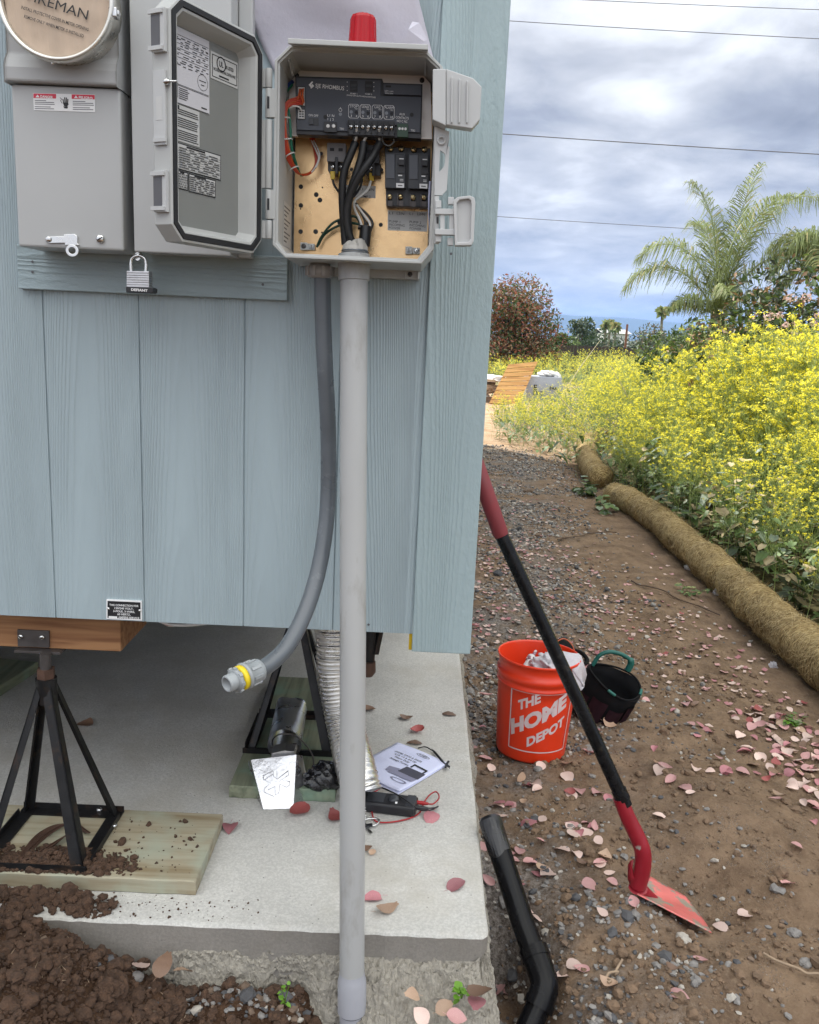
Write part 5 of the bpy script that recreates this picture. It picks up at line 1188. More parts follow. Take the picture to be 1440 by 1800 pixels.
def make_flex():
    t = thing('flexible_conduit', 'loose grey flexible conduit hanging from the panel with a yellow-ringed connector', 'conduit', at(563, 470, 1.72))
    pts = [(567, 478, 1.725), (567, 510, 1.727), (568, 560, 1.728), (571, 640, 1.73), (575.5, 720, 1.735), (577.5, 790, 1.74), (577, 870, 1.735), (571, 940, 1.715), (558, 1010, 1.68), (537, 1075, 1.63), (508, 1132, 1.58), (478, 1164, 1.545), (452, 1180, 1.52)]
    S = spline([at(*p) for p in pts], 10)
    # gently ribbed hose
    L = [0.0]
    for a, c in zip(S, S[1:]): L.append(L[-1] + (c - a).length)
    n = int(L[-1] / 0.0028); Q = []; rr = []; j = 0
    for i in range(n + 1):
        s = L[-1] * i / n
        while j < len(L) - 2 and L[j + 1] < s: j += 1
        f = (s - L[j]) / max(1e-9, L[j + 1] - L[j]); Q.append(S[j].lerp(S[j + 1], f)); rr.append(0.0163 + 0.00016 * (i % 2))
    b = MB(); b.tube(Q, rr, 18); b.build('hose', M_flex, t)
    # upper fitting, a lock ring with teeth
    b = MB(); c = at(563, 476, 1.725); zt = at(563, 458, 1.725).z; zb = at(563, 489, 1.725).z
    T = Matrix.Translation((c.x, 1.725, zb))
    b.lathe([(0.0165, 0), (0.0235, 0.001), (0.0265, 0.010), (0.0265, 0.022), (0.020, 0.023), (0.020, 0.04)], T, 28)
    for k in range(10):
        w = 2 * math.pi * k / 10; rot = Matrix.Rotation(w, 3, 'Z'); b.obox(Vector((c.x, 1.725, zb + 0.013)) + rot @ Vector((0.0268, 0, 0)), (0.0022, 0.0030, 0.009), rot)
    b.build('top_fitting', mat('brown_grey_fitting', (0.30, 0.28, 0.26), 0.5), t)
    # free end
    e0 = at(456, 1177, 1.525); e1 = at(401, 1202, 1.470); d = (e1 - e0).normalized(); ln = (e1 - e0).length
    q = d.to_track_quat('Z', 'Y').to_matrix().to_4x4(); T = Matrix.Translation(e0) @ q
    b = MB(); b.lathe([(0.0165, -0.004), (0.0215, 0.0), (0.0228, ln * 0.12), (0.0232, ln * 0.42), (0.0262, ln * 0.44), (0.0262, ln * 0.52), (0.0235, ln * 0.53)], T, 30)
    for k in range(8):
        w = 2 * math.pi * k / 8; rot = q.to_3x3() @ Matrix.Rotation(w, 3, 'Z'); b.obox(T @ Vector((0.0232 * math.cos(w), 0.0232 * math.sin(w), ln * 0.25)), (0.0016, 0.0028, ln * 0.14), rot)
    cn = b.build('connector', M_fit, t)
    b = MB(); b.lathe([(0.016, ln * 0.531), (0.0238, ln * 0.535), (0.0238, ln * 0.66), (0.016, ln * 0.665)], T, 30); b.build('sealing_ring', M_yel, cn)
    b = MB(); b.lathe([(0.0165, ln * 0.60), (0.0165, ln * 1.02), (0.0150, ln * 1.05), (0.0118, ln * 1.05), (0.0118, ln * 0.3)], T, 30); b.lathe([(0.0166, ln * 0.70), (0.0222, ln * 0.705), (0.0222, ln * 0.80), (0.0166, ln * 0.81)], T, 30)
    for k in range(8):
        w = 2 * math.pi * k / 8; rot = q.to_3x3() @ Matrix.Rotation(w, 3, 'Z'); b.obox(T @ Vector((0.0218 * math.cos(w), 0.0218 * math.sin(w), ln * 0.755)), (0.003, 0.0035, ln * 0.045), rot)
    b.build('lock_nut', M_fit, cn)
    b = MB(); b.disc(T @ Vector((0, 0, ln * 0.32)), 0.0118, d, 0, 24); b.build('bore', M_ink, cn)
make_flex()

# ------------------------------------------------------------------ the big sheet of paper tucked behind the panel
def make_paper():
    nu, nv = 30, 22; V = []; F = []
    for j in range(nv + 1):
        v = j / nv; y = 125 - 185 * v
        xl = 482 - 70 * v - 6 * math.sin(v * 3); xr = 770 - 46 * v
        for i in range(nu + 1):
            u = i / nu; Y = 1.842 - 0.045 * sst(0.15, 0.9, v) * (0.4 + 0.6 * math.sin(math.pi * min(1, 0.15 + u * 0.8))) - 0.006 * math.sin(u * 9 + v * 4) * v
            p = at(xl + (xr - xl) * u, y + 9 * u, float(Y)); V.append(p)
    for j in range(nv):
        for i in range(nu): F.append((j * (nu + 1) + i, j * (nu + 1) + i + 1, (j + 1) * (nu + 1) + i + 1, (j + 1) * (nu + 1) + i))
    b = MB(); b.add(V, F, 0, True)
    pf = [at(725, 38, 1.80), at(737, 40, 1.795), at(752, 69, 1.80), at(745, 73, 1.795), at(711, 73, 1.79), at(718, 52, 1.785)]
    b.add([pf[0], pf[1], pf[2], pf[3], pf[4], pf[5]], [(5, 0, 1), (5, 1, 2), (5, 2, 3), (5, 3, 4)], 0)
    o = b.build('paper_sheet', M_paper); s = o.modifiers.new('thickness', 'SOLIDIFY'); s.thickness = 0.0006
    tag(o, 'large crumpled pale paper sheet stuck on the wall behind the red beacon', 'paper')
make_paper()
def sz(p, dz=0.0): return Vector((p.x, p.y, SLAB_Z + dz))
BT = SLAB_Z + 0.038                                         # top of a board lying on the slab
# ------------------------------------------------------------------ boards and stands
def board(name, label, x0, x1, y0, y1, m, rz=0.0, wane=0.0):
    t = thing(name, label, 'board', ((x0 + x1) / 2, (y0 + y1) / 2, SLAB_Z))
    b = MB(); nx = 24; c = Vector(((x0 + x1) / 2, (y0 + y1) / 2, 0)); rot = Matrix.Rotation(rz, 3, 'Z')
    loops = []
    for z, ins in ((SLAB_Z + 0.0006, 0.0015), (SLAB_Z + 0.003, 0), (BT - 0.003, 0), (BT, 0.002)):
        P = []
        for k in range(nx): P.append((x0 + ins + (x1 - x0 - 2 * ins) * k / nx, y0 + ins + 0.0012 * math.sin(k * 1.7)))
        for k in range(8): P.append((x1 - ins, y0 + ins + (y1 - y0 - 2 * ins) * k / 8))
        for k in range(nx): P.append((x1 - ins - (x1 - x0 - 2 * ins) * k / nx, y1 - ins))
        for k in range(8): P.append((x0 + ins, y1 - ins - (y1 - y0 - 2 * ins) * k / 8))
        loops.append([c + rot @ (Vector((x, y, z)) - c) for x, y in P])
    b.loops(loops, 0, False, True, True); b.build('plank', m, t)
    return t
board('support_board', 'weathered treated board near the slab front with dirt on top', -1.30, -0.455, 1.752, 2.035, M_pt)
board('support_board', 'green-stained treated board under the stand behind the grey pipe', -0.470, -0.172, 2.178, 2.96, M_pt2)
p = at(34, 1185, Z=BT)
board('support_board', 'distant green board end at the left edge under the house', p.x - 0.85, p.x, p.y - 0.10, p.y + 0.18, M_pt2, R(-8))

def jack_stand(label, cx, cy, half, zb, ztop, clean=False, rz=0.0):
    t = thing('jack_stand', label, 'stand', (cx, cy, zb))
    rot = Matrix.Rotation(rz, 3, 'Z'); C = Vector((cx, cy, 0))
    def Q(x, y, z): return C + rot @ Vector((x, y, 0)) + Vector((0, 0, z))
    b = MB(); w = 0.034; h = half
    for sx, sy, ax in ((0, -1, 'x'), (0, 1, 'x'), (-1, 0, 'y'), (1, 0, 'y')):
        if ax == 'x': e = [Q(-h, sy * h, zb + 0.004), Q(h, sy * h, zb + 0.004)]; inn = rot @ Vector((0, -sy * w, 0))
        else: e = [Q(sx * h, -h + w, zb + 0.0045), Q(sx * h, h - w, zb + 0.0045)]; inn = rot @ Vector((-sx * w, 0, 0))
        a, c = e
        b.prism([a, c, c + inn, a + inn] if (c - a).cross(inn).z > 0 else [a, a + inn, c + inn, c], (0, 0, -0.0035))
        up = Vector((0, 0, 0.013)); n_ = inn.normalized() * 0.0035
        b.hexa([a, c, c + n_, a + n_, a + up, c + up, c + n_ + up, a + n_ + up])
    base = b.build('base_frame', M_blksteel, t)
    za = ztop
    for sx, sy in ((-1, -1), (1, -1), (-1, 1), (1, 1)):
        b = MB(); f = Q(sx * (h - 0.012), sy * (h - 0.012), zb + 0.006); a = Q(sx * 0.016, sy * 0.016, za)
        d = (a - f).normalized(); s = d.cross(Vector((0, 0, 1))).normalized(); n_ = s.cross(d).normalized()
        # an angle iron: two thin flanges meeting on the outer edge
        lw = 0.029 if (sx, sy) == (1, -1) else 0.021
        o1 = (rot @ Vector((-sx, 0, 0))); o2 = (rot @ Vector((0, -sy, 0)))
        for o_, oo in ((o1, o2), (o2, o1)):
            P = [f, f + o_ * lw, a + o_ * lw * 0.75, a]; th = oo * 0.004
            b.hexa([P[0], P[1], P[1] + th, P[0] + th, P[3], P[2], P[2] + th, P[3] + th])
        b.build('leg', M_blksteel, t)
    b = MB(); b.tube([Q(0, 0, za - 0.05), Q(0, 0, za + 0.012)], 0.024, 16); b.build('collar', M_blksteel, t)
    return t, Q
t, Q = jack_stand('black steel pyramid stand on the front board, left', -0.842, 1.891, 0.131, BT + 0.0008, 0.655)
b = MB(); b.tube([Q(0, 0, 0.667), Q(0, 0, 0.690)], 0.021, 6, 0, True, False); b.build('nut', M_rust, t)
b = MB(); b.tube([Q(0, 0, 0.690), Q(0, 0, 0.728)], 0.013, 14); b.build('jack_screw', M_plate, t)
b = MB(); q = [at(x, y, 1.914) for x, y in ((30, 1107), (86, 1109.5), (86.5, 1139), (31, 1136.5))]; q.reverse(); b.prism(q, (0, 0.0055, 0)); b.box(-0.92, -0.81, 1.90, 2.0, 0.7215, 0.7275)
br = b.build('saddle_plate', M_plate, t, bevel=0.0008)
for x, y in ((37.5, 1118), (75, 1119.5)): screw(br, x, y, 1.914, 4.8, M_steel, 'bolt', True, 0.007)
for x, y in ((175, 1424), (200.5, 1452)):
    c = at(x, y, Z=BT + 0.006); b = MB(); b.lathe([(0.008, 0), (0.008, 0.004), (0.005, 0.006), (0, 0.006)], Matrix.Translation(c), 6); b.build('bolt', M_steel, t)
t, Q = jack_stand('black steel stand on the green board behind the grey pipe', -0.330, 2.505, 0.140, BT + 0.0008, 0.66)
b = MB(); b.tube([Q(0, 0, 0.672), Q(0, 0, 0.83)], 0.013, 14); b.build('jack_screw', M_plate, t)
c = at(443.5, 1307, Z=BT + 0.006); b = MB(); b.lathe([(0.010, 0), (0.010, 0.004), (0.005, 0.007), (0, 0.007)], Matrix.Translation(c), 6); b.build('bolt', M_steel, t)

# coil of stiff wire on the board
b = MB()
for k in range(7):
    pts = []
    for px, py in ((150, 1464), (120, 1450 - k * 0.8), (92, 1452 + k), (62, 1470 + k * 1.8), (38, 1500 + k), (36, 1511), (58, 1510 - k * 2), (88, 1492 - k * 2), (112, 1472 - k)):
        p = at(px + k * 1.4, py, Z=BT + 0.006 + 0.003 * (k % 4)); pts.append(p)
    b.tube(spline(pts, 6), 0.0016, 6)
tag(b.build('wire_coil', M_rust), 'coil of stiff brown wire lying on the front board', 'wire')

# ------------------------------------------------------------------ dryer duct, hood and sleeve
def make_duct():
    t = thing('dryer_duct', 'silver corrugated flexible duct drooping from under the house to the slab', 'duct', at(625, 1400, Z=SLAB_Z))
    r0 = 0.054
    pts = [at(588, 1085, 2.34), at(589, 1130, 2.33), at(592, 1190, 2.32), at(604, 1255, 2.30), at(616, 1312, 2.25), at(628, 1360, 2.17), at(636, 1392, Z=SLAB_Z + 0.058)]
    S = spline(pts, 24); L = [0.0]
    for a, c in zip(S, S[1:]): L.append(L[-1] + (c - a).length)
    n = int(L[-1] / 0.0031); Q = []; rr = []; j = 0
    for i in range(n + 1):
        s = L[-1] * i / n
        while j < len(L) - 2 and L[j + 1] < s: j += 1
        f = (s - L[j]) / max(1e-9, L[j + 1] - L[j]); Q.append(S[j].lerp(S[j + 1], f)); rr.append(r0 + (0.0022, 0.0011, -0.0016, -0.0010)[i % 4] + rnd.uniform(-.0003, .0003) + (0.001 if (i // 4) % 3 == 0 else 0))
    b = MB(); b.tube(Q, rr, 36, 0, False); b.build('corrugated_hose', M_duct, t)
    b = MB(); d = (Q[-1] - Q[-2]).normalized(); b.tube([Q[-1] - d * 0.004, Q[-1] + d * 0.004], r0 + 0.0018, 36, 0, False); b.build('end_collar', M_sheetal, t)
make_duct()
def make_hood():
    t = thing('vent_hood', 'dented bright aluminium vent hood embossed with a snowflake emblem', 'vent hood', at(490, 1425, Z=SLAB_Z))
    lift = lambda p: Vector((p.x, p.y, max(p.z, SLAB_Z + 0.0015)))
    F = [lift(at(*q)) for q in ((441, 1336, 2.215), (521, 1327, 2.215), (516, 1421, 2.135), (463, 1427, 2.125))]
    B = [lift(at(*q)) for q in ((436.5, 1338, 2.29), (531, 1328, 2.285), (543.5, 1410, 2.20), (450, 1424, 2.185))]
    C = [lift(at(*q)) for q in ((436, 1344, 2.31), (533, 1334, 2.305), (546, 1413, 2.215), (449, 1428, 2.195))]
    rev = lambda L: L[::-1]
    n = 8
    # front face as a slightly dented grid
    b = MB(); V = []
    for j in range(n + 1):
        for i in range(n + 1):
            u, v = i / n, j / n; p = F[0].lerp(F[1], u).lerp(F[3].lerp(F[2], u), v)
            V.append(p + Vector((0, -0.003 * math.sin(u * 3.14) * math.sin(v * 3.14) + 0.0022 * float(fbm(u * 4, v * 4, 55, 2)), 0)))
    b.add(V, [(j * (n + 1) + i, (j + 1) * (n + 1) + i, (j + 1) * (n + 1) + i + 1, j * (n + 1) + i + 1) for j in range(n) for i in range(n)], 0, True)
    b.loops([rev(B), rev(F)], 0)
    b.loops([rev(C), rev([b_ + (b_ - f) * 0.06 for b_, f in zip(B, F)]), rev(B)], 0)
    h = b.build('hood', M_hood, t)
    fn = (F[1] - F[0]).cross(F[3] - F[0]).normalized()
    if fn.y > 0: fn = -fn
    def fp(x, y):
        u = (x - 160 - (y - 700) * 0.22) / (600 - (y - 700) * 0.31); v = (y - 700) / 700
        return F[0].lerp(F[1], u).lerp(F[3].lerp(F[2], u), v) + fn * 0.0028
    b = MB()
    for L in ([(320, 930), (330, 935), (450, 885), (458, 960)], [(320, 935), (322, 990), (418, 1050), (335, 1112), (328, 1165), (455, 1235)], [(330, 1000), (450, 930)], [(455, 960), (500, 1005), (648, 905), (655, 960), (560, 1020), (665, 1050), (662, 1095), (620, 1122), (535, 1078), (520, 1190), (472, 1222), (470, 1100), (380, 1140)], [(500, 890), (500, 1000)]):
        b.tube([fp(*q) for q in L], 0.0011, 6)
    b.build('emblem', M_hood, h)
    screw(h, 443, 1354, 2.24, 3, M_plate, 'rivet', False); screw(h, 537, 1391, 2.2, 2.6, M_plate, 'rivet', False)
    b = MB(); b.prism([at(x, y, 2.225) for x, y in ((477, 1332), (478, 1324), (500, 1319.5), (517, 1321), (519, 1328))][::-1], (0, 0.05, 0)); b.build('damper', M_hood, h)
    b = MB(); p0, p1 = at(500, 1322, 2.33), at(512, 1268, 2.60)
    p0.z = SLAB_Z + 0.038 + 0.052; p1.z = p0.z; r = 0.050; n = 30; m_ = 10; V = []; d = (p1 - p0)
    side = d.cross(Vector((0, 0, 1))).normalized(); upv = Vector((0, 0, 1))
    for i in range(m_ + 1):
        s = i / m_
        for k in range(n):
            w = 2 * math.pi * k / n; q = r * (1 + 0.05 * s * math.sin(w * 3 + 1)); crush = 1 - 0.42 * s * max(0, math.sin(w)) ** 2
            V.append(p0 + d * s * (1 - 0.12 * max(0, math.cos(w + 0.6)) * s) + side * math.cos(w) * q + upv * math.sin(w) * q * crush)
    b.add(V, [(i * n + k, i * n + (k + 1) % n, (i + 1) * n + (k + 1) % n, (i + 1) * n + k) for i in range(m_) for k in range(n)], 0, True)
    b.build('sleeve', M_hood, t)
    b = MB(); b.tube(spline([at(478, 1325, Z=BT + 0.004), at(480, 1300, Z=BT + 0.05), at(497, 1290, Z=BT + 0.102), at(525, 1297, Z=BT + 0.075), at(548, 1325, Z=BT + 0.02), at(551, 1345, Z=BT + 0.004), at(546, 1358, Z=BT + 0.003)], 8), 0.0022, 8); b.build('wire_clamp', M_plate, t)
make_hood()

def crumple(name, m, label, cat, c, size, seed, rz=0.0, sub=4, amp=0.35, parent=None, fl=4.0):
    bm = bmesh.new(); bmesh.ops.create_icosphere(bm, subdivisions=sub, radius=1.0)
    rot = Matrix.Rotation(rz, 3, 'Z'); P = np.array([v.co[:] for v in bm.verts])
    a = fbm(P[:, 0] * fl + P[:, 2] * fl * 0.7, P[:, 1] * fl - P[:, 2] * fl * 0.5, seed, 4, 0.6)
    a = -np.abs(a) * 2 + 0.3
    for v, q in zip(bm.verts, a): v.co = rot @ Vector((v.co.x * size[0] * (1 + amp * q), v.co.y * size[1] * (1 + amp * q), v.co.z * size[2] * (1 + amp * 1.4 * q))) + Vector(c)
    me = bpy.data.meshes.new(name); bm.to_mesh(me); bm.free(); me.materials.append(m)
    o = bpy.data.objects.new(name, me); COL.objects.link(o); hang(o, parent)
    if label: tag(o, label, cat)
    return o
c = at(572, 1365, Z=BT + 0.02)
crumple('plastic_scrap', mat('black_film', (0.010, 0.010, 0.012), 0.22, 0, 0.2, 20, coat=0.2), 'crumpled black plastic film beside the aluminium hood', 'plastic', c, (0.062, 0.050, 0.040), 83, 0.5, 4, 0.30, None, 1.0)

# ------------------------------------------------------------------ manual, meter and keys
def make_manual():
    Zm = SLAB_Z + 0.007
    A, B = at(699, 1304, Z=Zm), at(789, 1342, Z=Zm); C = at(705, 1396, Z=Zm)
    ex = (B - A); wd = ex.length; ex.normalize(); ey = Vector((-ex.y, ex.x, 0)); ey = ey if (C - A).dot(ey) > 0 else -ey
    ht = 0.238; c = A
    t = thing('manual', 'printed white pump manual lying on the slab', 'booklet', (A + ex * wd / 2 + ey * ht / 2))
    t.location.z = SLAB_Z
    def lift(u, v, k=1.0):
        # pages bow up a little and curl at the far right edge
        return 0.004 + k * (0.010 * math.sin(u * math.pi) * 0.4 + 0.014 * max(0, u - 0.75) ** 1.5 * 8 * (0.5 + 0.5 * v) * 0.4 + 0.006 * max(0, v - 0.7))
    for k, nm in ((0, 'pages'), (1, 'cover')):
        b = MB(); n = 14; V = []
        for j in range(n + 1):
            for i in range(n + 1):
                u, v = i / n, j / n; o = (0.006 * (1 - k)); q = A + ex * wd * u + ey * (ht * v + o * v); V.append((q.x, q.y, SLAB_Z + 0.0015 + lift(u, v, 0.55 + 0.45 * k) * (0.55 + 0.45 * k)))
        b.add(V, [(j * (n + 1) + i, (j + 1) * (n + 1) + i, (j + 1) * (n + 1) + i + 1, j * (n + 1) + i + 1) for j in range(n) for i in range(n)], 0, True)
        o = b.build(nm, M_sheet, t); s = o.modifiers.new('thickness', 'SOLIDIFY'); s.thickness = 0.0012; s.offset = -1
        if k: cover = o
    def drape(b, lifts=0.0016):
        b.v = [((lambda q, u, v: (q[0], q[1], SLAB_Z + 0.0015 + lift(u, v, 1.0) + lifts))(q, (Vector(q) - A).dot(ex) / wd, (Vector(q) - A).dot(ey) / ht)) for q in b.v]
        return b
    def o(u, v): return A + ex * wd * u + ey * ht * v
    b = MB()
    for s, u, v, h, w in (('HW40, SW50 & SW75', 0.44, 0.255, 0.0085, 0.105), ('4/10, 1/2 & 3/4 HP', 0.44, 0.315, 0.0075, 0.085), ('Heavy Duty', 0.44, 0.375, 0.0085, 0.058), ('Sewage Pumps', 0.44, 0.440, 0.0085, 0.072)):
        b.text(s, o(u, v), ex * (h / 0.7), -ey * (h / 0.7), 0, 0.012, 'C', w)
    for j in range(4): q = o(0.26, 0.155 + 0.014 * j); b.text('-', q, ex * 0.01, -ey * 0.004, 1, 0, 'L', wd * (0.55 - 0.06 * j))
    for j in range(7): q = o(0.03, 0.50 + 0.018 * j); b.text('-', q, ex * 0.01, -ey * 0.004, 1, 0, 'L', wd * 0.24)
    c = o(0.60, 0.10); b.loops([[c + ex * r * math.cos(a) + ey * (r - 0.016) * 0.9 * math.sin(a) for a in [2 * math.pi * i / 30 for i in range(30)]] for r in (0.0250, 0.0232)][::-1], 0)
    b.text('PUMPS', o(0.60, 0.112), ex * 0.0085, -ey * 0.0085, 0, 0.012, 'C', 0.03)
    drape(b); b.build('lettering', [M_ink, mat('pale_print', (0.42, 0.43, 0.56), 0.7)], cover)
    b = MB()
    def poly(L, m, ext=0): b.add([o(u, v) for u, v in L], [tuple(range(len(L)))], m)
    poly([(0.66, 0.34), (0.93, 0.36), (0.93, 0.47), (0.90, 0.47), (0.90, 0.385), (0.69, 0.37), (0.69, 0.44), (0.66, 0.44)], 0)
    poly([(0.62, 0.46), (0.97, 0.46), (0.98, 0.63), (0.60, 0.64)], 1); poly([(0.56, 0.63), (0.97, 0.63), (0.95, 0.72), (0.50, 0.73)], 2); poly([(0.42, 0.60), (0.60, 0.56), (0.60, 0.70), (0.44, 0.71)], 2)
    b.v = [(q[0], q[1], q[2]) for q in b.v]; drape(b, 0.0016)
    b2 = MB(); b2.add([o(u, v) for u, v in ((0.74, 0.50), (0.92, 0.50), (0.92, 0.58), (0.74, 0.58))], [(0, 1, 2, 3)], 3); drape(b2, 0.0021)
    c = o(0.78, 0.80); b3 = MB(); b3.loops([[c + ex * r * math.cos(a) + ey * r * 0.32 * math.sin(a) for a in [2 * math.pi * i / 30 for i in range(30)]] for r in (0.030, 0.022)][::-1], 2); drape(b3, 0.0016)
    for q in (b2, b3): b.add(q.v, q.f, 3 if q is b2 else 2)
    b.build('pump_picture', [M_ink, mat('dark_print', (0.06, 0.06, 0.085), 0.7), mat('mid_print', (0.24, 0.24, 0.34), 0.7), M_sheet], cover)
make_manual()

def make_multimeter():
    t = thing('multimeter', 'black handheld multimeter with red and black test leads on the slab', 'multimeter', at(690, 1420, Z=SLAB_Z))
    a, c = at(652, 1407, Z=SLAB_Z + 0.02), at(733, 1417, Z=SLAB_Z + 0.02); ex = (c - a); ex.z = 0; ln = 0.155; ex.normalize(); ey = Vector((-ex.y, ex.x, 0)); ctr = c - ex * ln / 2; ctr.z = 0
    rot = Matrix((ex, ey, Vector((0, 0, 1)))).transposed()
    b = MB(); b.obox(ctr + Vector((0, 0, SLAB_Z + 0.0165)), (ln / 2, 0.033, 0.0155), rot); body = b.build('body', M_black, t, bevel=0.007, seg=3)
    b = MB(); b.obox(ctr - ex * 0.038 + Vector((0, 0, SLAB_Z + 0.0325)), (0.024, 0.024, 0.0008), rot); b.build('display', M_breaker, body)
    b = MB(); b.lathe([(0.015, 0), (0.014, 0.006), (0.004, 0.007), (0, 0.007)], Matrix.Translation(ctr + ex * 0.012 + Vector((0, 0, SLAB_Z + 0.0322))), 20); b.build('dial', M_breaker, body)
    b = MB(); b.obox(ctr + ex * 0.060 + Vector((0, 0, SLAB_Z + 0.033)), (0.012, 0.029, 0.0012), rot); b.build('jack_panel', M_breaker, body)
    b = MB(); b.obox(ctr + ex * 0.022 - ey * 0.018 + Vector((0, 0, SLAB_Z + 0.0333)), (0.003, 0.004, 0.0008), rot); b.build('button', M_white, body)
    red = mat('red_lead_rubber', (0.33, 0.008, 0.012), 0.35)
    b = MB(); s = ctr + ex * 0.072 + ey * 0.012 + Vector((0, 0, SLAB_Z + 0.024))
    b.tube([s, s + ex * 0.02, s + ex * 0.036], [0.0055, 0.0060, 0.0032], 12)
    zz = SLAB_Z + 0.006
    b.tube(spline([s + ex * 0.03, at(762, 1413, Z=zz + 0.02), at(772, 1402, Z=zz + 0.012), at(767, 1392, Z=zz + 0.01), at(756, 1397, Z=zz + 0.01), at(746, 1410, Z=zz + 0.004), at(739, 1427, Z=zz), at(722, 1438, Z=zz - 0.002), at(690, 1445, Z=zz - 0.002), at(664, 1445, Z=zz - 0.002), at(656, 1436, Z=zz), at(653, 1420, Z=zz), at(650, 1398, Z=zz + 0.02), at(662, 1390, Z=zz + 0.02), at(668, 1384, Z=zz + 0.02), at(655, 1380, Z=zz)], 8), 0.0021, 8); b.build('red_lead', red, t)
    b = MB(); s = ctr + ex * 0.072 - ey * 0.012 + Vector((0, 0, SLAB_Z + 0.024))
    b.tube([s, s + ex * 0.022, s + ex * 0.040], [0.0055, 0.0060, 0.0030], 12)
    b.tube(spline([s + ex * 0.035, at(764, 1420, Z=zz + 0.012), at(770, 1418, Z=zz + 0.006), at(757, 1424, Z=zz), at(738, 1424, Z=zz + 0.01), at(724, 1414, Z=zz + 0.031), at(702, 1399, Z=zz + 0.029), at(680, 1388, Z=zz + 0.008), at(664, 1382, Z=zz)], 8), 0.0021, 8); b.build('black_lead', M_black, t)
make_multimeter()
def make_probe():
    b = MB(); zz = SLAB_Z + 0.004
    b.tube(spline([at(735, 1315, Z=zz), at(748, 1313, Z=zz + 0.004), at(760, 1319, Z=zz + 0.004)], 6), 0.0019, 8)
    b.tube([at(760, 1318, Z=zz + 0.003), at(764, 1322, Z=zz + 0.004), at(777, 1337, Z=zz + 0.006), at(781, 1341, Z=zz + 0.006)], [0.0022, 0.0040, 0.0036, 0.002], 10)
    b.tube([at(781, 1341, Z=zz + 0.006), at(791, 1351, Z=zz + 0.003)], [0.0022, 0.001], 8)
    for dx, dy in ((4, -6), (5, 4), (-2, 5)): b.bar(at(785, 1344, Z=zz + 0.005), at(785 + dx, 1344 + dy, Z=zz + 0.009), 0.006, 0.004)
    tag(b.build('clip_lead', M_black), 'black clip lead poking out beyond the manual corner', 'test lead')
make_probe()
def make_keys():
    t = thing('keys', 'bunch of keys on a silver ring beside the grey pipe foot', 'keys', at(648, 1445, Z=SLAB_Z)); zz = SLAB_Z + 0.004
    b = MB(); b.tube(spline([at(x, y, Z=zz + 0.004) for x, y in ((634, 1447), (645, 1440), (660, 1439), (667, 1443), (661, 1450), (646, 1452), (634, 1450))], 5), 0.0026, 8); b.build('key_ring', M_steel, t)
    b = MB(); b.bar(at(640, 1450, Z=zz), at(653, 1465, Z=zz), 0.008, 0.0022); b.disc(at(637, 1447, Z=zz + 0.0015), 0.011, (0, 0, 1), 0, 16); b.build('key', M_steel, t)
    b = MB(); b.bar(at(640, 1452, Z=zz + 0.004), at(655, 1450, Z=zz + 0.006), 0.012, 0.004); b.build('fob', M_black, t, bevel=0.001)
    b = MB()
    for k in range(7): p = at(640 + 1.5 * (k % 2), 1412 + k * 4.5, Z=zz + 0.012 - 0.001 * k); b.tube([p + Vector((0.005 * math.cos(a), 0.004 * math.sin(a), 0.003 * math.sin(a + k))) for a in [2 * math.pi * i / 10 for i in range(11)]], 0.0012, 6)
    b.build('chain', M_steel, t)
make_keys()

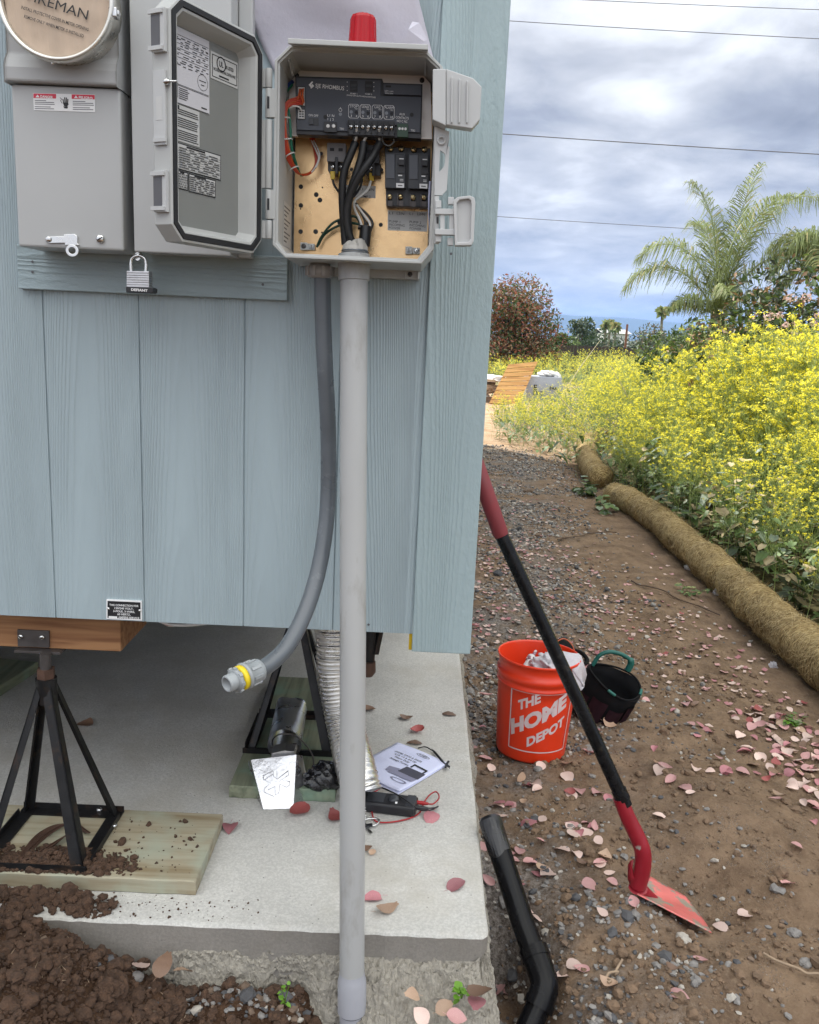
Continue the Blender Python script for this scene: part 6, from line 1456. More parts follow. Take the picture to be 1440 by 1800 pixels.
# ------------------------------------------------------------------ bucket
def make_bucket():
    c = Vector((0.492, 2.955, 0)); c.z = gz1(c.x, c.y - 0.05) - 0.004
    t = thing('bucket', 'bright orange plastic bucket with white printed logo on the path', 'bucket', c)
    lean = Matrix.Translation(c) @ Matrix.Rotation(R(1.2), 4, 'Y') @ Matrix.Rotation(R(-1.0), 4, 'X')
    rb, rt, h = 0.128, 0.149, 0.372
    rad = lambda z: rb + (rt - rb) * z / h
    b = MB()
    prof = [(0, 0.004), (rb - 0.008, 0.004), (rb - 0.002, 0.0), (rb, 0.006)] + [(rad(h * k / 8), h * k / 8) for k in range(1, 6)]
    z1 = 0.272
    prof += [(rad(z1), z1), (rad(z1) + 0.004, z1 + 0.002), (rad(z1) + 0.0042, z1 + 0.008), (rad(z1) + 0.0008, z1 + 0.011), (rad(z1) + 0.001, z1 + 0.024), (rad(z1) + 0.006, z1 + 0.027), (rad(z1) + 0.0065, z1 + 0.048), (rad(z1) + 0.001, z1 + 0.051), (rt - 0.002, h - 0.010), (rt + 0.0025, h - 0.008), (rt + 0.003, h - 0.001), (rt + 0.001, h + 0.001), (rt - 0.002, h), (rt - 0.0035, h - 0.006), (rad(0.2) - 0.004, 0.2), (rb - 0.004, 0.010), (0, 0.010)]
    b.lathe(prof, lean, 72); b.build('shell', M_buck, t)
    # printed mark: a square turned about its face, wrapped round the wall
    lw = -R(90) + R(2)                                       # the print looks at the viewer
    def wrap(x, y, off=0.0012):
        y *= 1.40; x *= 1.52; z = 0.158 + y; r = rad(z) + off; w = lw + x / 0.138
        return lean @ Vector((r * math.cos(w), r * math.sin(w), z))
    bm = bmesh.new()
    def addtext(s, ox, oy, hgt, w, ang, bold=0.03):
        vs_, fs = text_mesh(s, bold); x0 = min(v[0] for v in vs_); x1 = max(v[0] for v in vs_); kx = w / (x1 - x0); ky = hgt / 0.73; sn, cs = math.sin(ang), math.cos(ang)
        V = []
        for x, y in vs_:
            X = (x - x0) * kx; Y = y * ky; X2 = X; Y2 = Y
            V.append(bm.verts.new((ox + X2 * cs - Y2 * 0.10 * sn, oy + X2 * sn + Y2 * cs * 1.0, 0)))
        for f in fs:
            try: bm.faces.new([V[i] for i in f])
            except ValueError: pass
    A_ = R(33)
    addtext('THE', -0.056, 0.029, 0.031, 0.060, A_, 0.045); addtext('HOME', -0.071, -0.042, 0.047, 0.160, A_, 0.055); addtext('DEPOT', -0.028, -0.066, 0.030, 0.110, A_, 0.045)
    q = 0.076; 
    def fr(a, c2, w=0.0016):
        n = 10; d = (Vector(c2) - Vector(a)); nn = Vector((-d.y, d.x)).normalized() * w
        for i in range(n):
            p0 = Vector(a) + d * i / n; p1 = Vector(a) + d * (i + 1) / n
            bm.faces.new([bm.verts.new((*(p0 - nn), 0)), bm.verts.new((*(p1 - nn), 0)), bm.verts.new((*(p1 + nn), 0)), bm.verts.new((*(p0 + nn), 0))])
    K = [(-q, -0.080), (q + 0.004, -0.080), (q + 0.004, 0.082), (-q, 0.082)]
    for i in range(4): fr(K[i], K[(i + 1) % 4])
    for k in range(-14, 15): 
        g = bm.verts[:] + bm.edges[:] + bm.faces[:]; bmesh.ops.bisect_plane(bm, geom=g, plane_co=(k * 0.006, 0, 0), plane_no=(1, 0, 0))
    # stencil breaks in the big letters
    for v in bm.verts: v.co = wrap(v.co.x, v.co.y)
    me = bpy.data.meshes.new('logo'); bm.to_mesh(me); bm.free(); me.materials.append(M_logo)
    o = bpy.data.objects.new('logo', me); COL.objects.link(o); hang(o, t)
    # wire bail hanging down the far side
    b = MB(); P = []
    for k in range(25):
        a = math.pi * k / 24; P.append(lean @ Vector((0.158 * math.cos(a), 0.03 + 0.135 * math.sin(a) * 0.99 + 0.02, 0.30 - 0.14 * math.sin(a))))
    b.tube(P, 0.0018, 6); b.build('bail', M_steel, t)
    # rubbish sack inside
    top = lean @ Vector((0.055, -0.035, h - 0.035))
    o = crumple('plastic_bag', M_bag, 'white plastic bag spilling over the orange bucket rim', 'bag', top, (0.092, 0.085, 0.050), 91, 0.2, 5, 0.30, None, 1.7)
    me = o.data; inv = lean.inverted()
    for v in me.vertices:                                     # part of it droops over the right of the rim
        p = inv @ v.co; r_ = math.hypot(p.x, p.y)
        if p.x > 0.06:
            p.x += (p.x - 0.06) * 1.15
            rr = math.hypot(p.x, p.y)
            if rr > 0.150: p.z = max(p.z - (rr - 0.150) * 2.2, h - 0.095 + 0.02 * math.sin(p.y * 60)); s_ = min(1.0, (0.172 + 0.006 * math.sin(p.y * 70 + p.z * 50)) / rr); p.x *= s_; p.y *= s_
        elif r_ > 0.135: s = 0.135 / r_; p.x *= s; p.y *= s
        v.co = lean @ p
    me.polygons.foreach_set('use_smooth', [True] * len(me.polygons))
    b = MB(); p = lean @ Vector((-0.045, -0.02, h - 0.045)); q_ = lean @ Vector((-0.01, 0.04, h - 0.010))
    d = (q_ - p).normalized(); b.tube([p - d * 0.05, p, p + d * 0.028], [0.015, 0.015, 0.014], 14); b.tube([p + d * 0.028, p + d * 0.05], [0.018, 0.018], 14); b.tube([p + d * 0.05, p + d * 0.085], [0.007, 0.006], 10)
    tag(b.build('sealant_tube', mat('pale_tube_plastic', (0.60, 0.58, 0.58), 0.4, 0, 0.1, 30, col2=(0.25, 0.12, 0.16), c2s=30, c2lo=0.5, c2hi=0.55)), 'white nozzle tube sticking up inside the orange bucket', 'tube')
make_bucket()

# ------------------------------------------------------------------ tool bag and strap
def make_toolbag():
    g = at(1050, 1262, Z=0); c = Vector((0.80, 3.30, 0)); c.z = gz1(c.x, c.y) - 0.002
    t = thing('tool_bag', 'black round nylon tool bag with green carry handle beside the bucket', 'tool bag', c)
    T = Matrix.Translation(c) @ Matrix.Rotation(R(19), 4, 'Y') @ Matrix.Rotation(R(14), 4, 'X') @ Matrix.Scale(0.92, 4)
    b = MB(); n = 40; prof = [(0.0, 0.002), (0.100, 0.0), (0.118, 0.012), (0.122, 0.07), (0.120, 0.14), (0.124, 0.205), (0.119, 0.208), (0.112, 0.15), (0.108, 0.03), (0, 0.02)]
    V = []; F = []
    for r, z in prof:
        for k in range(n):
            w = 2 * math.pi * k / n; q = r * (1 + 0.06 * math.sin(w * 2 + 0.7 + z * 10) + 0.03 * math.sin(w * 5 + z * 25)); V.append(T @ Vector((q * math.cos(w), q * math.sin(w) * 0.92, z + (0.012 * math.sin(w * 2 + 0.6) if z > 0.15 else 0))))
    for i in range(len(prof) - 1):
        for k in range(n): F.append((i * n + k, i * n + (k + 1) % n, (i + 1) * n + (k + 1) % n, (i + 1) * n + k))
    b.add(V, F, 0, True); b.build('bag_body', M_nylon, t)
    b = MB()
    for k in range(5):                                        # outside pockets
        a0 = R(-170 + k * 40); 
        P0 = []; P1 = []
        for j in range(7):
            w = a0 + R(34) * j / 6; r = 0.1275 + 0.007 * math.sin(math.pi * j / 6)
            P0.append(T @ Vector((r * math.cos(w), r * math.sin(w) * 0.93, 0.03))); P1.append(T @ Vector((r * math.cos(w), r * math.sin(w) * 0.93, 0.13 + 0.02 * (k % 2))))
        b.add(P0 + P1, [(j, j + 1, 8 + j, 7 + j) for j in range(6)], 0, True)
    b.build('pocket', M_nylon2, t)
    b = MB(); P = [T @ Vector((0.122 * math.cos(w), 0.114 * math.sin(w), 0.209 + 0.012 * math.sin(w * 2 + 0.6))) for w in [2 * math.pi * k / 40 for k in range(41)]]; b.tube(P, 0.0042, 8); b.build('rim_binding', M_nylon, t)
    for w0 in (R(-112), R(-22)):
        b = MB(); P = [T @ Vector((0.124 * math.cos(w), 0.116 * math.sin(w), 0.211 + 0.012 * math.sin(w * 2 + 0.6))) for w in [w0 + R(17) * k / 8 for k in range(9)]]; b.tube(P, 0.0062, 8); b.build('rim_grip', M_greenh, t)
    b = MB(); hp = [T @ Vector(v) for v in ((-0.095, 0.065, 0.20), (-0.085, 0.075, 0.255), (-0.055, 0.080, 0.285), (-0.01, 0.082, 0.295), (0.035, 0.082, 0.290), (0.058, 0.080, 0.275), (0.062, 0.075, 0.235))]
    S = spline(hp, 6); b.tube(S, [0.0085 + (0.005 if i > len(S) * 0.72 else 0) for i in range(len(S))], 12); b.build('handle', M_greenh, t)
make_toolbag()
def make_pads():
    c = Vector((0.775, 3.95, 0)); c.z = gz1(c.x, c.y)
    t = thing('knee_pad', 'black knee pad with orange piping lying behind the bucket', 'knee pad', c)
    b = MB(); n = 14; V = []
    for j in range(n + 1):
        for i in range(n + 1):
            u, v = i / n * 2 - 1, j / n * 2 - 1
            x, y = u * math.sqrt(1 - v * v / 2), v * math.sqrt(1 - u * u / 2)
            V.append(c + Vector((x * 0.062 + y * 0.02, y * 0.085, 0.012 + 0.075 * (1 - x * x * 0.9 - y * y * 0.35))))
    b.add(V, [(j * (n + 1) + i, j * (n + 1) + i + 1, (j + 1) * (n + 1) + i + 1, (j + 1) * (n + 1) + i) for j in range(n) for i in range(n)], 0, True)
    o = b.build('pad', M_nylon, t); s = o.modifiers.new('thickness', 'SOLIDIFY'); s.thickness = 0.012
    b = MB(); b.tube(spline([c + Vector((x, y, z)) for x, y, z in ((-0.050, -0.07, 0.03), (-0.035, -0.045, 0.085), (0.0, -0.035, 0.10), (0.035, -0.05, 0.078), (0.055, -0.065, 0.03))], 6), 0.0032, 8); b.build('piping', M_orangetrim, t)
    b = MB(); b.tube(spline([c + Vector((x, y, z)) for x, y, z in ((0.05, -0.02, 0.04), (0.09, -0.05, 0.035), (0.105, -0.10, 0.02), (0.085, -0.14, 0.012))], 5), 0.010, 8); b.build('strap', M_nylon, t)
make_pads()

# ------------------------------------------------------------------ shovel
def make_shovel():
    A = at(830, 797, 2.14); Bp = at(882, 942, 2.115); Cp = at(1092, 1398, 2.06); D = at(1112, 1442, 2.055)
    t = thing('shovel', 'red-gripped black shovel leaning on the house corner, blade in the dirt', 'shovel', at(1190, 1590, 2.05))
    b = MB(); ax = (Cp - A).normalized(); A2 = A - ax * 0.01
    b.tube([A2, A2 + ax * 0.012, Bp - ax * 0.01, Bp], [0.012, 0.0215, 0.0205, 0.0185], 20); b.build('grip', M_grip, t)
    b = MB(); b.tube([Bp - ax * 0.01, Bp.lerp(Cp, 0.5) + Vector((0.001, 0, 0)), Cp + ax * 0.03], [0.0175, 0.0178, 0.0182], 20); b.build('shaft', M_shaft, t)
    b = MB(); b.tube([Cp - ax * 0.016, Cp + ax * 0.012], 0.0205, 20); b.build('ferrule', M_shaft, t)
    b = MB(); pts = [at(1090, 1402, 2.06), at(1104, 1437, 2.055), at(1119, 1468, 2.05), at(1130, 1497, 2.045), at(1129, 1528, 2.045), at(1121, 1556, 2.05)]
    S = spline(pts, 6); b.tube(S, [0.0195 + 0.004 * (i / len(S)) for i in range(len(S))], 18); b.build('socket', M_redpaint, t)
    # blade: a squared pan, slightly dished, with turned steps at its top
    q = {'a': at(1119, 1571, 2.045), 'b': at(1146, 1540, 2.155), 'c': at(1206, 1577, 2.145), 'd': at(1250, 1637, 2.005), 'e': at(1112, 1548, 2.06)}
    gl = gz1(0.84, 2.0)
    n = 16; V = []
    P0 = at(1120, 1572, 2.02); P1 = at(1143, 1541, 2.16); P2 = at(1205, 1576, 2.13); P3 = at(1251, 1640, 1.955)
    for j in range(n + 1):
        v = j / n
        for i in range(n + 1):
            u = i / n; e = 0.012 * math.sin(u * math.pi) * (v ** 3)
            p = P0.lerp(P3, v).lerp(P1.lerp(P2, v), u); p = p + (P3 - P0).normalized() * e - Vector((0, 0, 1)) * 0.012 * math.sin(u * math.pi) * (1 - 0.5 * v)
            V.append(p)
    b = MB(); b.add(V, [(j * (n + 1) + i, (j + 1) * (n + 1) + i, (j + 1) * (n + 1) + i + 1, j * (n + 1) + i + 1) for j in range(n) for i in range(n)], 0, True)
    bl = b.build('blade', M_blade, t); s = bl.modifiers.new('thickness', 'SOLIDIFY'); s.thickness = 0.003; s.offset = 0
    # turned step and the crimped throat that joins socket to blade
    b = MB(); L0 = [at(x, y, 2.045) for x, y in ((1108, 1513), (1104, 1520), (1103.5, 1545), (1109, 1558), (1121, 1570))]; L1 = [at(x, y, 2.035) for x, y in ((1112, 1512), (1110.5, 1525), (1113, 1540), (1121, 1552), (1133, 1563))]
    V = L0 + L1; b.add(V, [(k, k + 1, 6 + k, 5 + k) for k in range(4)], 0, True); o = b.build('step', M_redpaint, t); s = o.modifiers.new('thickness', 'SOLIDIFY'); s.thickness = 0.004
    b = MB(); rows = []
    for k in range(7):
        f = k / 6; c = at(1121, 1556, 2.05).lerp(at(1150, 1575, 2.07), f); rr = 0.026 * (1 - f) + 0.012 * f; rows.append([c + Vector((math.cos(a) * rr * (1 - 0.2 * f), -0.006 + math.sin(a) * rr * 0.7, (-0.004 + 0.010 * math.sin(a)) * (1 - f))) for a in [2 * math.pi * i / 14 for i in range(14)]])
    b.loops(rows, 0, True, True, True); b.build('throat', M_redpaint, t)
make_shovel()

# ------------------------------------------------------------------ black drain pipe beside the slab
def make_drain():
    t = thing('drain_pipe', 'black plastic drain pipe with taped open end beside the slab corner', 'drain pipe', at(945, 1790, 1.75))
    P = [at(863, 1448, 2.06), at(890, 1530, 1.985), at(920, 1625, 1.885), at(944, 1690, 1.81)]
    r = 0.0295
    b = MB(); b.tube(P, r, 28, 0, False); b.build('riser', M_abs, t)
    d = (P[0] - P[1]).normalized()
    b = MB(); rows = []; n = 28; a = d.orthogonal().normalized(); c = d.cross(a)
    for s, k in ((-0.075, 1.03), (-0.03, 1.04), (0.0, 1.05), (0.012, 1.0), (0.020, 0.72), (0.022, 0.0)):
        rows.append([P[0] + d * s + (a * math.cos(w) + c * math.sin(w)) * (r * k * (1 + 0.035 * math.sin(5 * w + s * 50))) - (d * 0.012 * max(0, math.sin(w * 2 + 1)) if s <= -0.07 else Vector()) for w in [2 * math.pi * i / n for i in range(n)]])
    b.loops(rows, 0, False); b.build('tape_wrap', M_tape, t)
    b = MB(); q = [at(943, 1684, 1.812), at(954, 1716, 1.775), at(957, 1735, 1.755), at(951, 1758, 1.735), at(947, 1768, 1.727)]
    b.tube(spline(q, 5), r + 0.0045, 28); b.tube([q[0] - (q[1] - q[0]).normalized() * 0.022, q[0] + (q[1] - q[0]).normalized() * 0.004], r + 0.0065, 28); b.tube([q[-1] + (q[-1] - q[-2]).normalized() * 0.006, q[-1] - (q[-1] - q[-2]).normalized() * 0.012], r + 0.0065, 28); b.build('elbow', M_abs, t)
    b = MB(); e = q[-1]; b.tube([e, at(930, 1805, 1.70), at(905, 1870, 1.64)], r, 28); b.build('lateral', M_abs, t)
make_drain()
# ------------------------------------------------------------------ small loose things, built with arrays
def rot_frames(n, tilt=math.pi, r=rng):
    """n random rotation matrices: any turn about z, a lean of up to `tilt`"""
    a = r.uniform(0, 2 * np.pi, n); t = r.uniform(0, tilt, n); p = r.uniform(0, 2 * np.pi, n)
    def rz(w): c, s, o, l = np.cos(w), np.sin(w), np.zeros_like(w), np.ones_like(w); return np.stack([np.stack([c, -s, o], -1), np.stack([s, c, o], -1), np.stack([o, o, l], -1)], -2)
    c, s, o, l = np.cos(t), np.sin(t), np.zeros(n), np.ones(n)
    rx = np.stack([np.stack([l, o, o], -1), np.stack([o, c, -s], -1), np.stack([o, s, c], -1)], -2)
    return rz(p) @ rx @ rz(-p) @ rz(a)
def ico(sub=1):
    bm = bmesh.new(); bmesh.ops.create_icosphere(bm, subdivisions=sub, radius=1.0)
    v = np.array([q.co[:] for q in bm.verts]); f = np.array([[w.index for w in q.verts] for q in bm.faces]); bm.free(); return v, f
ICO1, ICOF1 = ico(1); ICO2, ICOF2 = ico(2)
def lumps(n, centres, size, base, faces, flat=(0.5, 0.9), jag=0.28, r=rng):
    V = np.repeat(base[None], n, 0) * (1 + r.uniform(-jag, jag, (n, len(base), 1)))
    V = V * np.stack([r.uniform(0.7, 1.25, n), r.uniform(0.7, 1.25, n), r.uniform(*flat, n)], -1)[:, None, :]
    V = np.einsum('nij,nkj->nki', rot_frames(n, 0.6, r), V) * size[:, None, None] + centres[:, None, :]
    F = faces[None] + (np.arange(n) * len(base))[:, None, None]
    return V.reshape(-1, 3), F.reshape(-1, faces.shape[1])
ST = [mat('stone_grey', (0.20, 0.188, 0.178), 0.85, 0, 0.25, 60, 0.3, 200, 0.002), mat('stone_dark', (0.075, 0.075, 0.08), 0.8, 0, 0.25, 60, 0.3, 200, 0.002), mat('stone_pale', (0.37, 0.34, 0.30), 0.85, 0, 0.2, 60, 0.3, 200, 0.002), mat('stone_brown', (0.15, 0.105, 0.075), 0.9, 0, 0.25, 60, 0.3, 200, 0.002)]
def gravel():
    xs = []; 
    n = 60000
    x = rng.uniform(0.24, 2.0, n); y = 1.6 + (12.2 - 1.6) * rng.random(n) ** 1.7
    dens = np.clip(1.15 - (x - 0.12 * y) / 0.85, 0.03, 1) * np.clip(0.35 + 1.6 * (fbm(x * 2.2, y * 2.2, 81, 4) + 0.12), 0.05, 1)
    dens = np.where((y < 2.9), dens * np.where(x > 0.55, 0.10, 0.30), dens)
    k = rng.random(n) < dens; x, y = x[k], y[k]
    s = rng.lognormal(math.log(0.0055), 0.42, len(x)) * (1 + 0.05 * y)
    # little heaps of chippings by the shovel and under the slab's ragged edge
    ex = []; 
    for cx, cy, sx, sy, m in ((0.70, 1.80, 0.05, 0.035, 60), (0.585, 1.93, 0.05, 0.04, 55), (0.64, 2.02, 0.07, 0.05, 60), (-0.30, 1.572, 0.13, 0.022, 190), (-0.05, 1.565, 0.05, 0.02, 60), (0.10, 1.56, 0.07, 0.02, 70), (0.40, 1.95, 0.05, 0.10, 70), (0.95, 1.9, 0.15, 0.1, 40), (0.95, 2.25, 0.2, 0.2, 50), (0.75, 1.72, 0.12, 0.04, 30)):
        ex.append((rng.normal(cx, sx, m), rng.normal(cy, sy, m), rng.lognormal(math.log(0.0062), 0.40, m)))
    x = np.concatenate([x] + [e[0] for e in ex]); y = np.concatenate([y] + [e[1] for e in ex]); s = np.concatenate([s] + [e[2] for e in ex])
    ok = ~((x < 0.232) & (y > 1.648)); x, y, s = x[ok], y[ok], s[ok]
    c = np.stack([x, y, gz(x, y) + s * 0.25], -1)
    v, f = lumps(len(x), c, s, ICO1, ICOF1, (0.4, 0.8))
    m = np.repeat(rng.choice(4, len(x), p=(0.42, 0.24, 0.20, 0.14)), len(ICOF1))
    o = build_np('gravel', v, f, ST, m); o['kind'] = 'stuff'
gravel()
M_clod = mat('moist_soil_clod', (0.082, 0.045, 0.027), 0.95, 0, 0.4, 70, 1.0, 260, 0.006)
M_clod2 = mat('dry_soil_clod', (0.165, 0.108, 0.068), 0.95, 0, 0.3, 50, 0.8, 160, 0.004)
def clods():
    P = []
    n = 9000; x = rng.uniform(-1.1, -0.40, n); y = rng.uniform(1.34, 1.645, n); k = rng.random(n) < np.clip((-0.45 - x) / 0.35 + 0.25, 0.1, 1)
    x, y = x[k], y[k]; s = rng.lognormal(math.log(0.0031), 0.62, len(x)).clip(0.0012, 0.017); P.append((x, y, gz(x, y) + s * 0.35, s, 0))
    n = 1600; x = rng.uniform(-0.6, 0.22, n); y = rng.uniform(1.40, 1.62, n); s = rng.lognormal(math.log(0.0042), 0.6, n).clip(0.002, 0.02); P.append((x, y, gz(x, y) + s * 0.3, s, 0))
    # soil spilled on the slab's front edge, on the board and at the stand's foot
    n = 900; x = rng.uniform(-1.0, -0.62, n); y = 1.69 + rng.normal(0, 0.018, n) + 0.02 * (x < -0.7); k = (y < 1.747) & (y > 1.66) & (rng.random(n) < np.clip((-0.60 - x) / 0.10, 0, 1)); x, y = x[k], y[k]
    s = rng.lognormal(math.log(0.0042), 0.6, len(x)).clip(0.0015, 0.02); P.append((x, y, np.full(len(x), SLAB_Z) + s * 0.5 + rng.uniform(0, 0.012, len(x)) * np.exp(-((y - 1.715) / 0.02) ** 2), s, 0))
    n = 2600; x = rng.normal(-0.82, 0.095, n); y = rng.normal(1.79, 0.026, n); k = (y > 1.757) & (x < -0.60); x, y = x[k], y[k]
    s = rng.lognormal(math.log(0.0034), 0.5, len(x)).clip(0.0012, 0.010); P.append((x, y, BT + s * 0.4 + 0.026 * np.exp(-((x + 0.79) / 0.075) ** 2 - ((y - 1.80) / 0.026) ** 2) * rng.random(len(x)), s, 0))
    n = 80; x = rng.uniform(-0.72, -0.47, n); y = rng.uniform(1.78, 2.0, n); s = rng.lognormal(math.log(0.0022), 0.55, n).clip(0.001, 0.011); P.append((x, y, BT + s * 0.4, s, 0))
    n = 100; x = rng.uniform(-0.66, -0.30, n); y = rng.uniform(1.665, 1.75, n); s = rng.lognormal(math.log(0.0014), 0.5, n).clip(0.0007, 0.005); P.append((x, y, SLAB_Z + s * 0.4, s, 0))
    # crumbs on the path side
    n = 13000; x = rng.uniform(0.30, 1.75, n); y = 1.60 + 2.6 * rng.random(n) ** 1.4; k = rng.random(n) < 0.25 + 0.9 * np.clip(fbm(x * 3, y * 3, 91, 3) + 0.2, 0, 1); x, y = x[k], y[k]
    s = rng.lognormal(math.log(0.0030), 0.68, len(x)).clip(0.0010, 0.024); P.append((x, y, gz(x, y) + s * 0.25, s, 1))
    V = []; F = []; M_ = []; b = 0
    n = 170; x = rng.uniform(-1.0, -0.42, n); y = rng.uniform(1.45, 1.64, n); a = rng.uniform(0, 6.28, n); l = rng.uniform(0.004, 0.016, n); q = np.stack([x, y, gz(x, y) + 0.008], -1); d = np.stack([np.cos(a), np.sin(a), rng.uniform(-.2, .6, n)], -1) * l[:, None]; w = np.stack([-np.sin(a), np.cos(a), 0 * a], -1) * 0.0007
    V.append(np.stack([q - w, q + w, q + d], 1).reshape(-1, 3)); F.append(np.arange(n * 3).reshape(n, 3)); M_.append(np.full(n, 2)); b = n * 3
    for x, y, z, s, m in P:
        for big in (False, True):
            k = (s >= 0.0075) == big
            if not k.any(): continue
            v, f = lumps(int(k.sum()), np.stack([x, y, z], -1)[k], s[k], ICO2 if big else ICO1, ICOF2 if big else ICOF1, (0.6, 1.0), 0.22 if big else 0.36); V.append(v); F.append(f + b); M_.append(np.full(len(f), m)); b += len(v)
    o = build_np('soil_crumbs', np.concatenate(V), np.concatenate(F), [M_clod, M_clod2, mat('pale_root', (0.30, 0.22, 0.15), 0.9, 0, 0.25, 30)], np.concatenate(M_)); o['kind'] = 'stuff'
clods()
def big_clod(x, y, s, seed, label, cat='clod', m=M_clod, z=None, name='soil_clod'):
    z0 = gz1(x, y) if z is None else z
    crumple(name, m, label, cat, (x, y, z0 + s * 0.35), (s, s * 0.9, s * 0.75), seed, rnd.uniform(0, 6), 4, 0.35, None, 2.2)
big_clod(-0.845, 1.715, 0.024, 5, 'large dark soil clod on the slab edge under the board', z=SLAB_Z)
big_clod(-0.45, 1.545, 0.030, 8, 'rounded brown soil clod in the trench left of the grey pipe')
big_clod(-0.58, 1.535, 0.040, 12, 'biggest crumbly soil clod at the bottom of the dirt heap')
q = at(255, 1685, 1.645); big_clod(q.x, 1.632, 0.016, 14, 'dark soil clod against the slab face beside the pink leaf', z=q.z - 0.01)
for i, (px, py, s, lab) in enumerate(((1395, 1645, 0.017, 'grey-brown stone in the dirt right of the shovel tip'), (1222, 1590, 0.016, 'dark grey stone just behind the shovel blade'), (1200, 1665, 0.018, 'pale grey stone in the chippings below the shovel'), (945, 1360, 0.014, 'grey stone on the path near the bucket foot'), (1413, 1712, 0.015, 'grey stone in the soil at the lower right'))):
    p = at(px, py, Z=0.0); z = gz1(p.x, p.y)
    crumple('stone', ST[(0, 1, 2, 0, 0)[i]], lab, 'stone', (p.x, p.y, z + s * 0.2), (s * 1.2, s, s * 0.7), 40 + i, i, 3, 0.25, None, 1.4)
p = at(240, 1718, 1.60); crumple('stone', ST[0], 'square grey stone below the slab beside brown leaves', 'stone', (p.x, 1.60, p.z), (0.016, 0.012, 0.014), 60, 0.3, 3, 0.2, None, 1.2)

# ------------------------------------------------------------------ fallen leaves
def leaf_mesh(name, seed, m):
    r = random.Random(seed); V = []; F = []; n = 9; cur = r.uniform(-0.7, 0.9); fold = r.uniform(-0.1, 0.6); wd = r.uniform(0.29, 0.42); notch = r.random() < 0.3; tw = r.uniform(-0.35, 0.35)
    for i in range(n + 1):
        t = i / n; w = wd * math.sin(math.pi * min(1, t ** 0.8 * 0.96 + 0.04)) ** 0.75
        if i == n: w = 0.02 if not notch else 0.09
        z = cur * (t - 0.5) ** 2
        for s in (-1, -0.5, 0, 0.5, 1): 
            V.append((t - 0.5 - (0.05 if notch and i == n and s == 0 else 0), w * s, z + fold * w * s * s * 0.8 + tw * w * s * (t - 0.5) + 0.02 * r.uniform(-1, 1)))
    for i in range(n):
        for k in range(4): F.append((i * 5 + k, i * 5 + k + 1, i * 5 + 6 + k, i * 5 + 5 + k))
    b = len(V); V += [(-0.5, -0.012, 0), (-0.5, 0.012, 0), (-0.72, 0.05 + 0.010, 0.02), (-0.72, 0.05 - 0.010, 0.02)]; F.append((b, b + 1, b + 2, b + 3))
    me = bpy.data.meshes.new(name); me.from_pydata(V, [], F); me.materials.append(m); me.polygons.foreach_set('use_smooth', [True] * len(F)); me.update()
    return me
def leafmat(name, c, c2):
    return mat(name, c, 0.55, 0, 0.12, 60, 0, orand=0.3, col2=c2, c2s=28, c2lo=0.55, c2hi=0.72, transl=0.12)
LM = [leafmat('leaf_pink', (0.53, 0.285, 0.28), (0.60, 0.42, 0.36)), leafmat('leaf_pale', (0.64, 0.48, 0.42), (0.50, 0.30, 0.27)), leafmat('leaf_mauve', (0.40, 0.16, 0.18), (0.50, 0.27, 0.27)), leafmat('leaf_tan', (0.44, 0.30, 0.21), (0.30, 0.16, 0.11)), leafmat('leaf_red', (0.30, 0.07, 0.065), (0.40, 0.17, 0.15)), leafmat('leaf_brown', (0.20, 0.12, 0.08), (0.28, 0.18, 0.12))]
LEAVES = [leaf_mesh('fallen_leaf', 100 + k, LM[k % 6]) for k in range(18)]
def put_leaf(x, y, z, size, kind, label, cat='leaf', group=None, tilt=0.25, rz=None):
    me = LEAVES[kind + 6 * rnd.randrange(3)]
    o = bpy.data.objects.new('fallen_leaf', me); COL.objects.link(o)
    o.location = (x, y, z); o.rotation_euler = (rnd.uniform(-tilt, tilt), rnd.uniform(-tilt, tilt), rnd.uniform(0, 6.28) if rz is None else rz); o.scale = (size,) * 3
    return tag(o, label, cat, group)
# those that can be told apart
for px, py, s, k, lab in ((680, 1599, 0.056, 3, 'large round brown-pink leaf on the slab beside the grey pipe'), (655, 1578, 0.052, 2, 'mauve leaf on the slab close to the grey pipe'), (803, 1555, 0.060, 2, 'long mauve leaf on the slab right of the grey pipe'),
        (404, 1455, 0.052, 2, 'dark pink leaf on the slab at the front board corner'), (733, 1285, 0.050, 4, 'bright rust-red leaf on the slab behind the manual'), (714, 1262, 0.046, 5, 'brown leaf beside the rust-red leaf on the slab'), (790, 1255, 0.050, 5, 'lone brown leaf on the slab near its right edge'),
        (729, 1305, 0.050, 5, 'brown leaf on the slab touching the top of the manual'), (758, 1437, 0.060, 2, 'mauve leaf beside the red test lead'), (651, 1247, 0.050, 5, 'brown leaf on the slab just right of the grey pipe, far back'), (525, 1428, 0.07, 4, 'dark red leaf under the vent hood edge'), (590, 1437, 0.055, 4, 'red leaf left of the grey pipe foot on the slab'),
        (643, 1492, 0.034, 5, 'small brown leaf low beside the grey pipe on the slab'), (655, 1498, 0.026, 3, 'tiny tan leaf on the slab beside the grey pipe'), (150, 1275, 0.07, 5, 'dark leaf lying under the house near the left stand')):
    p = at(px, py, Z=SLAB_Z + 0.004); put_leaf(p.x, p.y, SLAB_Z + 0.006, s, k, lab, tilt=0.12)
